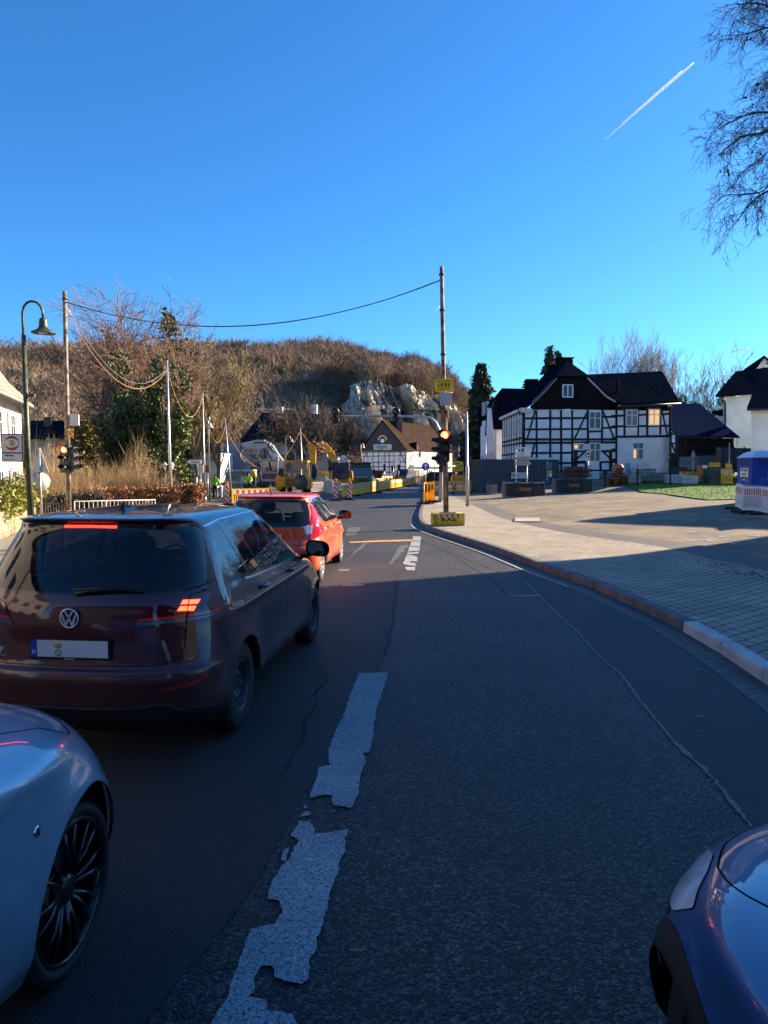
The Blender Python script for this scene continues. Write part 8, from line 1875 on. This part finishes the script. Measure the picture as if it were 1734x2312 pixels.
# people (workers)
def ensure_skin(me):
    if not me.skin_vertices:
        bm = bmesh.new();bm.from_mesh(me);bm.verts.layers.skin.verify();bm.to_mesh(me);bm.free()
def make_person(label,px,Y,H,pose,mtop,mleg,helmet=None,base_z=0.0):
    x = P(px,1060,Y).x;b = Vector((x,Y,gz(x,Y) + base_z));t = thing('person',label,'person',b,0,'road workers');k = H / 1.75;J = {n: Vector(v) * k for n,v in pose.items()}
    def sk(nm,edges,rad,m,par):
        names = list(dict.fromkeys([a for e in edges for a in e]));me = bpy.data.meshes.new(nm);me.from_pydata([tuple(J[a]) for a in names],[(names.index(a),names.index(c)) for a,c in edges],[]);ensure_skin(me)
        for i,a in enumerate(names): v = me.skin_vertices[0].data[i];v.radius = (rad[a] * k,) * 2;v.use_root = (i == 0)
        o = bpy.data.objects.new(nm,me);COL.objects.link(o);o.modifiers.new('s','SKIN');sd = o.modifiers.new('u','SUBSURF');sd.levels = sd.render_levels = 2
        dg = bpy.context.evaluated_depsgraph_get();m2 = bpy.data.meshes.new_from_object(o.evaluated_get(dg));bpy.data.objects.remove(o);m2.name = nm;m2.materials.clear();m2.materials.append(m);o = bpy.data.objects.new(nm,m2);COL.objects.link(o);o.parent = par;KIDS.setdefault(par.name,[]).append(o)
        for p in m2.polygons: p.use_smooth = True
        return o
    R0 = dict(pel=.115,chest=.145,neck=.05,head=.085,crown=.075,shL=.075,elL=.048,wrL=.032,haL=.036,shR=.075,elR=.048,wrR=.032,haR=.036,hipL=.09,knL=.062,anL=.042,toL=.035,hipR=.09,knR=.062,anR=.042,toR=.035)
    skin = mat('skin',(.45,.26,.18),.6)
    body = sk('body',[('pel','chest'),('chest','neck'),('neck','head'),('head','crown'),('chest','shL'),('shL','elL'),('elL','wrL'),('wrL','haL'),('chest','shR'),('shR','elR'),('elR','wrR'),('wrR','haR'),('pel','hipL'),('hipL','knL'),('knL','anL'),('anL','toL'),('pel','hipR'),('hipR','knR'),('knR','anR'),('anR','toR')],R0,skin,t)
    R1 = {n: r + .022 for n,r in R0.items()}
    sk('jacket',[('pel','chest'),('chest','shL'),('shL','elL'),('elL','wrL'),('chest','shR'),('shR','elR'),('elR','wrR')],R1,mtop,t)
    sk('trousers',[('pel','hipL'),('hipL','knL'),('knL','anL'),('pel','hipR'),('hipR','knR'),('knR','anR')],R1,mleg,t)
    for f in ('L','R'): q = MB();a = J['an' + f];c = J['to' + f];q.tube([a,(a + c) / 2,c],[.06 * k,.06 * k,.045 * k],8);q.build('boot',m_black,t)
    if helmet: q = MB();h = J['crown'];q.lathe([(.13 * k,-.03 * k),(.115 * k,.03 * k),(.08 * k,.08 * k),(0,.1 * k)],T(h.x,h.y,h.z),16);q.build('helmet',helmet,t)
    else: q = MB();h = J['crown'];q.lathe([(.10 * k,-.05 * k),(.102 * k,.0),(.08 * k,.06 * k),(0,.08 * k)],T(h.x,h.y + .01,h.z),14);q.build('hair',mat('dark hair',(.03,.02,.015),.8),t)
    for n in ('L','R'):   # fingers
        h = J['ha' + n];q = MB()
        for i in range(4): q.tube([h + Vector(((i - 1.5) * .018,0,0)) * k,h + Vector(((i - 1.5) * .02,-.01,-.05 - .01 * (i in (1,2)))) * k,h + Vector(((i - 1.5) * .018,-.03,-.08 - .008 * (i in (1,2)))) * k],.009 * k,5)
        q.tube([h + Vector((.03 if n == 'L' else -.03,-.01,.01)) * k,h + Vector((.045 if n == 'L' else -.045,-.03,-.03)) * k],.010 * k,5);q.build('fingers',skin,body)
    return t
hv = mat('hi vis green',(.25,.75,.05),.6,emit=None);dk = mat('dark work trousers',(.015,.017,.025),.8)
stand = dict(pel=(0,0,.95),chest=(.02,-.03,1.32),neck=(.03,-.06,1.5),head=(.03,-.09,1.6),crown=(.03,-.09,1.68),shL=(-.18,-.03,1.40),elL=(-.26,-.05,1.14),wrL=(-.22,-.2,.98),haL=(-.21,-.25,.93),shR=(.22,-.03,1.40),elR=(.36,-.1,1.18),wrR=(.45,-.25,1.08),haR=(.47,-.29,1.05),hipL=(-.09,0,.88),knL=(-.12,-.04,.48),anL=(-.13,0,.08),toL=(-.15,-.17,.04),hipR=(.09,0,.88),knR=(.14,-.03,.48),anR=(.16,.03,.08),toR=(.19,-.14,.04))
make_person('worker in green hi-vis vest and dark trousers standing by the iron gate',485,54,1.75,stand,hv,dk)
sit = dict(stand);sit.update(pel=(0,.1,.55),chest=(.0,-.08,.86),neck=(0,-.14,1.02),head=(.0,-.18,1.12),crown=(0,-.18,1.2),shL=(-.19,-.1,.95),elL=(-.28,-.3,.75),wrL=(-.2,-.48,.7),haL=(-.18,-.52,.68),shR=(.19,-.1,.95),elR=(.28,-.3,.75),wrR=(.2,-.48,.7),haR=(.18,-.52,.68),hipL=(-.1,.08,.5),knL=(-.18,-.35,.52),anL=(-.18,-.3,.1),toL=(-.18,-.45,.05),hipR=(.1,.08,.5),knR=(.18,-.35,.52),anR=(.18,-.3,.1),toR=(.18,-.45,.05))
make_person('worker in bright hi-vis jacket crouching over dark material behind the left barrier',561,50,1.7,sit,hv,dk,m_black,.55)
# dark heap under him
g = Gx(558,50.6);q = MB();random.seed(12)
for i in range(26): a = random.uniform(0,6.28);r_ = random.uniform(0,1.6);q.box((g.x + r_ * math.cos(a) + .3,g.y + r_ * .4 * math.sin(a),g.z + max(.15,.75 - r_ * .35)),(random.uniform(.4,.9),.5,random.uniform(.2,.5)),random.uniform(0,3),0,random.uniform(-.4,.4),random.uniform(-.4,.4))
tag(q.build('debris_heap',m_dark,None,bevel=.04),'dark heap of dug up material under the crouching worker','heap')
t = thing('machine_post','small orange topped machine behind the left red white barrier','machine',Gx(573,52));g = t.location;q = MB();q.box((0,0,.9),(.3,.3,1.4));q.build('body',m_dark,t);q = MB();q.lathe([(.16,1.5),(.24,1.6),(.2,1.95),(0,2.0)],None,12);q.build('orange_top',m_cyel,t)
# ---- container
A = Vector((7.25,51.8,.12));u = Vector((.962,.27,0)).normalized();n = Vector((-u.y,u.x,0));t = thing('shipping_container','dark blue grey corrugated shipping container in front of the timbered house','container',A);mc = mat('container blue grey',(.035,.05,.075),.55,var=.25,vscale=1.2)
L_,W_2,Hc = 6.06,2.44,2.55
q = MB()
for a,b in ((A,A + u * L_),(A + n * W_2,A + n * W_2 + u * L_)):
    for z in (.06,Hc - .06): q.box((a + b) / 2 + Vector((0,0,z)),(L_,.12,.12),math.atan2(u.y,u.x))
for c in (A,A + u * L_,A + n * W_2,A + u * L_ + n * W_2): q.box(c + Vector((0,0,Hc / 2)),(.14,.14,Hc),math.atan2(u.y,u.x))
for c in (A + n * W_2 / 2,A + u * L_ + n * W_2 / 2): [q.box(c + Vector((0,0,z)),(.12,W_2,.12),math.atan2(u.y,u.x)) for z in (.06,Hc - .06)]
q.build('frame',mc,t,world=True)
def corr(a,d,L,nrm,name):
    q = MB();k = int(L / .07);pts = []
    for i in range(k + 1): o = (0,.0,.036,.036)[i % 4];pts.append(a + d * (L * i / k) - nrm * (-.02 + o) * -1 * -1)
    V = [];[V.extend([p + Vector((0,0,.1)),p + Vector((0,0,Hc - .1))]) for p in pts];q.add(V,[(2 * i,2 * i + 1,2 * i + 3,2 * i + 2) for i in range(k)]);q.build(name,mc,t,world=True)
corr(A - n * .0,u,L_,-n,'side_panel');corr(A,n,W_2,-u,'end_doors');q = MB();q.slab([A + Vector((0,0,Hc - .05)),A + u * L_ + Vector((0,0,Hc - .05)),A + u * L_ + n * W_2 + Vector((0,0,Hc - .05)),A + n * W_2 + Vector((0,0,Hc - .05))],(0,0,.04));q.build('roof',mc,t,world=True)
q = MB();rz_ = math.atan2(u.y,u.x);pc = PLc = Plane(A[:2],(A + u * L_)[:2]);a = pc.w((1154,1080));b = pc.w((1192,1067));rect(q,pc,a[0],a[1],b[0],b[1],.06,.02);q.build('banner',m_whitep,t,world=True)
def ctext(s,px,py,size,m,off=.07,rot=0,sx=1.0): a = pc.w((px,py));p = pc.at(a[0],a[1],off) - t.location;text(s,size,m,T(*p) @ RZ(rz_) @ Matrix.Rotation(rot,4,'Y'),t,sx=sx)
mbt = mat('banner blue text',(.03,.08,.25),.5);ctext('MDL',1159,1074,.28,m_black,.08);ctext('ENTEL-PROJEKTE',1178,1071.5,.20,mbt,.08,0,.95);ctext('Bauservice Lenne',1178,1076,.12,mbt,.08)
ctext('MDLU 204618 5',1235,1065,.24,m_wframe,.05,PI / 2);ctext('22G1',1242,1052,.22,m_wframe,.05,PI / 2)
for py,m_ in ((1066,m_yellow),(1073,m_wframe)): a = pc.w((1242,py));q = MB();rect(q,pc,a[0] - .12,a[1] - .12,a[0] + .12,a[1] + .12,.05,.01);q.build('placard',m_,t,world=True)
# ---- direction sign stack on two posts
Y = 46.0;t = thing('direction_sign','white and beige arrow signs stacked on two posts in front of the container','road sign',Gx(1165,Y))
for px,pt in ((1165,1012),(1190,1048)): q = MB();x = P(px,1060,Y).x;q.tube([Vector((x,Y,gz(x,Y))),P(px,pt,Y)],.035,8);q.build('post',m_steel,t,world=True)
mbg = mat('beige sign',(.50,.46,.36),.6)
for k,(y,m_,s) in enumerate(((1025,m_whitep,'Polizei'),(1035,mbg,'Gewerbegebiet'),(1046,mbg,'Amtsgericht'))):
    a = P(1162,y,Y - .05);q = MB();q.prism([(0,-.13),(.92,-.13),(1.08,0),(.92,.13),(0,.13)],.03,T(a.x,a.y - .03,a.z));q.build('arrow_board',m_,t,world=True);text(s,.13,m_dark,T(a.x + .48 - t.location.x,a.y - .035 - t.location.y,a.z - t.location.z),t)
for y,w_,x in ((1011,.72,1170),(1017,.5,1184)): a = P(x,y,Y);q = MB();q.box((a.x + .2,a.y,a.z),(w_,.02,.10 if y < 1015 else .16));q.build('small_board',m_whitep,t,world=True)
# ---- digger buckets
def dig_bucket(label,px,py,w_,rz):
    g = G(px,py,.12);t = thing('loader_bucket',label,'bucket',g,rz,'excavator buckets on the yard');mb_ = mat('worn bucket steel',(.035,.04,.05),.45,metal=.5,var=.5,vscale=4,col2=(.10,.075,.05))
    pr = [(-.5,.05),(-.42,.62),(-.28,.80),(.05,.86),(.10,.80),(-.2,.72),(-.33,.56),(-.38,.1),(.15,.06),(.45,.35),(.48,.30),(.2,.0)]
    q = MB();q.slab([Vector((-w_ / 2,a,b)) for a,b in pr],(w_,0,0));q.build('shell',mb_,t)
    sp_ = [(-.52,.0),(-.46,.65),(-.3,.84),(.08,.90),(.3,.7),(.5,.35),(.22,-.0)]
    for s in (-1,1): q = MB();q.slab([Vector((s * w_ / 2,a,b)) for a,b in sp_],(s * .05,0,0));q.build('side_plate',mat('bucket side',(.16,.14,.12),.6,var=.3),t)
    for f in (-.18,.2): q = MB();q.slab([Vector((f * w_,a,b)) for a,b in [(-.56,.05),(-.52,.66),(-.32,.88),(.0,.93),(0,.88),(-.3,.8),(-.44,.6),(-.5,.05)]],(.07,0,0));q.build('rib',mb_,t)
    q = MB();q.box((0,-.56,.45),(w_ * .3,.02,.2));q.build('worn_patch',mat('rusty patch',(.28,.12,.04),.8),t)
dig_bucket('grey steel excavator bucket on the yard before the container',1181,1121,2.35,R(3));dig_bucket('grey steel bucket loaded with old planks beside the house',1291,1112,2.3,R(2))
g = G(1291,1110,.12);q = MB();random.seed(3)
for i in range(26): q.box((g.x + random.uniform(-.25,.25) + .25,g.y + random.uniform(-.3,.3),g.z + .92 + i * .028),(random.uniform(1.2,2.0),.14,.04),random.uniform(-.18,.18))
tag(q.build('plank_pile',mat('old dark planks',(.10,.07,.045),.9,var=.5,vscale=3)),'stack of rough dark planks lying on the second bucket','planks')
for px,lab in ((1105,'left of two grey concrete gully blocks before the container'),(1116,'right of two grey concrete gully blocks before the container')):
    g = G(px,1116,.1);t = thing('gully_block',lab,'concrete block',g,0,'concrete gully blocks');q = MB();q.box((0,0,.22),(.34,.34,.44));q.box((0,0,.56),(.36,.36,.22));q.build('block',mat('mid grey concrete',(.22,.23,.24),.9,var=.25),t,bevel=.02);q = MB();q.box((0,0,.69),(.38,.38,.04));q.build('rim',m_dark,t)
# ---- no parking sign etc.
t,b = post_sign('traffic_sign','round red rimmed sign on a slim post before the timbered house door','traffic sign',1329,1020,50);c = P(1328,1024,49.9);q = MB();q.lathe([(.30,0),(.30,.02),(.22,.02)],T(*c) @ Matrix.Diagonal((.75,1,1,1)) @ Matrix.Rotation(PI / 2,4,'X'),28);q.build('red_rim',m_red,t,world=True);q = MB();q.lathe([(.22,.015),(0,.015)],T(c.x,c.y - .01,c.z) @ Matrix.Diagonal((.75,1,1,1)) @ Matrix.Rotation(PI / 2,4,'X'),28);q.build('white_face',m_wframe,t,world=True);q = MB();q.box((c.x,c.y - .035,c.z - .02),(.2,.01,.09));q.box((c.x,c.y - .035,c.z + .05),(.12,.01,.06));q.build('car_symbol',m_black,t,world=True);q = MB();q.box((c.x,c.y,c.z - .42),(.3,.02,.26));q.build('plate',m_wframe,t,world=True)
for px,pt,Y,lab in ((1507,1022,52,'small dark oval sign on a post at the corner of the timbered house'),(1565,1016,51,'grey back of a round sign on a pale post before the barn')):
    t,b = post_sign('traffic_sign',lab,'traffic sign',px,pt,Y);c = P(px,pt + 12,Y - .05);q = MB();q.lathe([(.3,0),(.3,.02),(0,.02)],T(*c) @ Matrix.Diagonal((.45,1,1,1)) @ Matrix.Rotation(PI / 2,4,'X'),24);q.build('disc',mat('weathered sign back',(.22,.25,.28),.5),t,world=True)
t,b = post_sign('metal_post','pale leaning post before the dark metal gate','post',1647,1000,52,.05)
# fence posts along the lawn with kerb
for i,px in enumerate((1366,1440,1514,1591)):
    Y = 50 - i * 1.0;x = P(px,1060,Y).x;b = Vector((x,Y,gz(x,Y) + .1));t = thing('fence_post','dark lawn fence post, %s from the left' % ordn[i],'fence post',b,0,'dark posts along the lawn');q = MB();q.box((0,0,.6),(.09,.09,1.2));q.build('post',m_black,t);
    if i in (0,3): q = MB();q.box((0,-.03,1.3 if i == 3 else 1.1),(.28,.05,.2));q.build('sign_plate',m_whitep if i == 3 else m_dark,t)
a,e = G(1340,1107,.14),G(1640,1086,.14);q = MB();q.tube([a,e],.05,6);tag(q.build('lawn_kerb',m_kerb),kind='structure')
# materials behind the posts
def box_thing(name,label,cat,px,py,Y,dims,m,grp=None,n=1,extra=None):
    x = P(px,1060,Y).x;z = gz(x,Y) + .1;t = thing(name,label,cat,(x,Y,z),random.uniform(-.15,.15),grp);return t
def stack(name,label,cat,px,Y,dims,rows,m,grp=None,gap=.02,cols=1):
    t = box_thing(name,label,cat,px,0,Y,dims,m,grp);hz = dims[2] / rows;wx = dims[0] / cols
    for r_ in range(rows):
        q = MB()
        for c_ in range(cols): q.box((-dims[0] / 2 + wx * (c_ + .5) + random.uniform(-.02,.02),random.uniform(-.02,.02),.14 + hz * (r_ + .5)),(wx - gap,dims[1],hz - gap))
        q.build('layer',m,t,bevel=.01)
    q = MB();[q.box((k * dims[0] * .38,0,.05),(.1,dims[1],.1)) for k in (-1,0,1)];q.box((0,0,.115),(dims[0],dims[1],.03));q.build('pallet',mat('pallet wood',(.22,.16,.10),.9,var=.3),t);return t
random.seed(9);mpv = mat('grey paving stones',(.20,.19,.18),.9,var=.3);mlt = mat('pale paving stones',(.34,.33,.31),.9,var=.2);mwr = mat('white wrapped stones',(.42,.46,.52),.4,var=.35,vscale=5,coat=.4)
stack('paver_pallet','pallet of pale square pavers behind the second lawn post','pallet',1430,51.5,(.9,.8,.55),3,mlt,'pallets of stone',cols=2);stack('paver_pallet','pallet of grey slabs right of the pale pavers','pallet',1458,52,(1.2,.8,.9),4,mpv,'pallets of stone',cols=2);stack('paver_pallet','low pallet of dark slabs below the lit window','pallet',1492,52,(1.3,.8,.5),3,mpv,'pallets of stone')
stack('wrapped_pallet','white wrapped stone pallet behind the third lawn post','pallet',1523,50.5,(1.25,.9,.62),4,mwr,'wrapped pallets',cols=3);stack('wrapped_pallet','white wrapped stone pallet left of the orange boxes','pallet',1552,50,(1.2,.9,.55),4,mwr,'wrapped pallets',cols=3)
stack('wrapped_pallet','white wrapped goods above the grey slabs','pallet',1440,53.5,(1.6,.9,1.1),3,mwr,'wrapped pallets',cols=3);stack('slab_stack','dark grey slab stack under yellow barrier feet','pallet',1611,50,(.85,.8,1.15),6,mat('dark slabs',(.07,.08,.085),.8,var=.3),None)
t = stack('orange_crates','orange crates stacked in front of the barn','crates',1590,51,(.75,.7,1.25),5,mat('crate orange',(.62,.20,.06),.6,var=.15),None)
for k,(px,n_) in enumerate(((1613,5),(1645,3))):
    for i in range(n_):
        x = P(px - (n_ - 1) * 2.2 + i * 5,1060,50).x;z = gz(x,50) + (1.42 if k == 0 else 1.35);t = thing('beacon_head','yellow barrier lamp %s on top of the %s' % (ordn[i],'dark slab stack' if k == 0 else 'folded yellow barriers'),'warning lamp',(x,50,z),0,'yellow lamp heads');q = MB();q.prism([(-.06,0),(.06,0),(.07,.2),(.0,.32),(-.07,.2)],.1,T(0,0,0));q.build('housing',m_yellow,t);q = MB();q.lathe([(.045,0),(.03,.02),(0,.02)],T(0,-.005,.17) @ Matrix.Rotation(PI / 2,4,'X'),12);q.build('lens',m_orange if k else m_red,t)
for i in range(3): c = put(YF,False,Vector((P(1640 + i * 2,1060,49.5).x,49.4 + i * .3,gz(22,50) + .1)),R(6),'yellow barrier stood in front of the dark metal gate, %s layer' % ['front','middle','rear'][i],'yellow barriers by the gate');c.scale = (.42,1,1.15)
t = thing('yellow_frame','low yellow moulded frame lying left of the orange crates','barrier',Gx(1560,52));q = MB();[q.box((-.8 + i * .2,0,.75),(.12,.3,.35)) for i in range(9)];q.box((0,0,.55),(1.8,.4,.25));q.build('frame',m_yellow,t,bevel=.03);t = thing('blue_box','dark blue plastic box left of the yellow frame','box',Gx(1530,53.5));q = MB();q.box((0,0,.75),(1.1,.6,.5));q.box((0,0,1.02),(1.15,.65,.06));q.build('tub',mat('dark blue plastic',(.02,.03,.07),.5),t,bevel=.04)
# garden pots / figures beside the house door
random.seed(15);mter = mat('terracotta',(.36,.13,.06),.8,var=.3,vscale=6)
for i,(px,Y,r_,h_) in enumerate([(1384,51.8,.22,.35),(1392,51.4,.28,.45),(1408,51.5,.32,.62),(1376,51.6,.2,.5),(1399,52.4,.25,1.1)]):
    x = P(px,1060,Y).x;t = thing('clay_pot',['small clay pot left of the group by the steps','tipped looking clay pot in the middle of the group','largest clay pot at the right of the group','narrow clay pot at the far left of the group','tall clay jar at the back of the group'][i],'pot',(x,Y,gz(x,Y) + .1),0,'clay pots by the house');q = MB();q.lathe([(0,0),(r_ * .65,0),(r_,h_),(r_ * 1.1,h_),(r_ * 1.1,h_ + .05),(r_ * .9,h_ + .05),(r_ * .85,h_ * .8),(0,h_ * .8)],None,18);q.build('pot',mter,t)
t = thing('cement_mixer','orange round drum machine beside the clay pots','machine',Gx(1393,52.8));q = MB();q.lathe([(0,-.4),(.3,-.35),(.42,0),(.3,.35),(.2,.45),(.15,.4)],T(0,0,1.05) @ Matrix.Rotation(R(60),4,'Y'),18);q.build('drum',mat('faded orange',(.42,.15,.07),.6,var=.3),t);q = MB();[q.tube([Vector((a,b,0)),Vector((a * .3,b * .3,1.0))],.03,6) for a in (-.4,.4) for b in (-.25,.25)];q.build('frame',m_dark,t);q = MB();q.lathe([(.08,0),(.22,.01),(.22,.06),(.08,.07)],T(-.4,-.3,.2) @ Matrix.Rotation(PI / 2,4,'X'),14);q.build('wheel',m_rubber,t)
# ---- toilet cabin
A = Vector((P(1699,1060,27.5).x,27.5,gz(14.4,27.5) + .15));u = Vector((.97,-.24,0)).normalized();n = Vector((-.02,1,0)).normalized();t = thing('toilet_cabin','blue portable toilet cabin with white roof behind the white red barriers','toilet cabin',A);mb1 = mat('toilet blue',(.01,.05,.30),.45,var=.15);W1,D1_,Ht = 1.15,1.15,2.15
top = P(1699,1033,27.5).z;z0 = A.z;pts = [A,A + u * W1,A + u * W1 + n * D1_,A + n * D1_];q = MB();q.slab(pts,(0,0,top - z0));q.build('cabin',mb1,t,world=True,bevel=.02)
q = MB();ce = sum(pts,Vector()) / 4;ro_ = [ce + (p - ce) * 1.06 + Vector((0,0,top - z0)) for p in pts];r2 = [ce + (p - ce) * .72 + Vector((0,0,top - z0 + .20)) for p in pts];r3 = [ce + (p - ce) * .3 + Vector((0,0,top - z0 + .27)) for p in pts];q.add(ro_ + r2 + r3,[(0,1,5,4),(1,2,6,5),(2,3,7,6),(3,0,4,7),(4,5,9,8),(5,6,10,9),(6,7,11,10),(7,4,8,11),(8,9,10,11),(3,2,1,0)]);q.build('roof',mat('white translucent roof',(.55,.65,.78),.5),t,world=True)
pa = Plane(A[:2],(A + u * W1)[:2]);pb = Plane((A + n * D1_)[:2],A[:2])
for pl,o in ((pa,0),(pb,0)):
    for sx in (.12,.62): q = MB();rect(q,pl,sx,z0 + .15,sx + .4,z0 + 1.0,.02,.02);q.build('recess_panel',mat('toilet blue light',(.015,.08,.40),.45),t,world=True)
    for k in range(3): q = MB();rect(q,pl,.2,top - .12 - k * .07,.95,top - .09 - k * .07,.015,.02);q.build('vent_slot',m_dark,t,world=True)
    q = MB();rect(q,pl,.28 if pl is pb else .55,top - .9,.88 if pl is pb else 1.15,top - .40,.02,.01);q.build('sign',m_whitep,t,world=True)
    ang = math.atan2(pl.u.y,pl.u.x);cxx = .58 if pl is pb else .85;
    if pl.n.dot(Vector((math.sin(ang),-math.cos(ang),0))) < 0: ang += PI
    for s_,dz_,sz in (('TIP TOP',-.50,.15),('0 23 73',-.65,.12),('98 20 60',-.79,.12)): p = pl.at(cxx,top + dz_,.035) - t.location;text(s_,sz,m_black,T(*p) @ RZ(ang),t,sx=.85,bold=.003)
# ---- vapour trails far up
def trail(label,pts,wd,Y,fade_from):
    A_,B_ = P(*pts[0],Y),P(*pts[1],Y);q = MB();m = mt_;k = 24;pp = [A_.lerp(B_,i / k) for i in range(k + 1)];q.tube(pp,[wd * (.15 + .85 * min(1,i / k * 1.3)) * (1 if i < k else .3) for i in range(k + 1)],8);o = q.build('vapour_trail',m,None);tag(o,label,'vapour trail','vapour trails');return o
mt_ = mat('vapour ice',(.95,.98,1),1.0);Nn_ = mt_.node_tree.nodes;_d = Nn_.new('ShaderNodeBsdfDiffuse');_t = Nn_.new('ShaderNodeBsdfTranslucent');_m2 = Nn_.new('ShaderNodeMixShader');_d.inputs[0].default_value = _t.inputs[0].default_value = (.95,.98,1,1);mt_.node_tree.links.new(_d.outputs[0],_m2.inputs[1]);mt_.node_tree.links.new(_t.outputs[0],_m2.inputs[2]);mt_.node_tree.links.new(_m2.outputs[0],Nn_['Material Output'].inputs[0])
trail('long bright vapour trail high in the sky at upper right',[(1358,322),(1567,141)],8.5,6000,0);trail('second parallel strand of the long vapour trail',[(1400,282),(1540,160)],6,6020,0);trail('short faint vapour trail low over the right roofs',[(1625,800),(1692,787)],6,6000,0);trail('tiny vapour trail left of the tall wooden pole',[(983,703),(992,692)],5,6000,0)
# ---- loose straw and leaves on the near road
random.seed(31)
for i,(px,py,l_) in enumerate([(1565,1615,.09),(1572,1650,.03),(1570,1512,.05),(985,1480,.02),(1640,1560,.04),(980,2000,.03),(790,2145,.05)]):
    g = G(px,py,.02);q = MB();a = random.uniform(-.6,1.2);d = Vector((math.cos(a),math.sin(a),.05)) * l_;q.tube([g,g + d * .5 + Vector((0,0,.004)),g + d],[.003,.003,.001],5);q.tube([g + Vector((.01,0,0)),g + d * .9 + Vector((.012,0,.003))],.002,4);tag(q.build('straw',mat('dry straw',(.45,.38,.25),.8)),'bit of dry straw on the asphalt, %s' % ['largest, right of the pale seam','short one below the largest','small one under the pavement kerb','tiny one near the lane centre','one beside the gutter','one in the lower lane','one at the bottom beside the white dash'][i],'straw','bits of straw on the road')
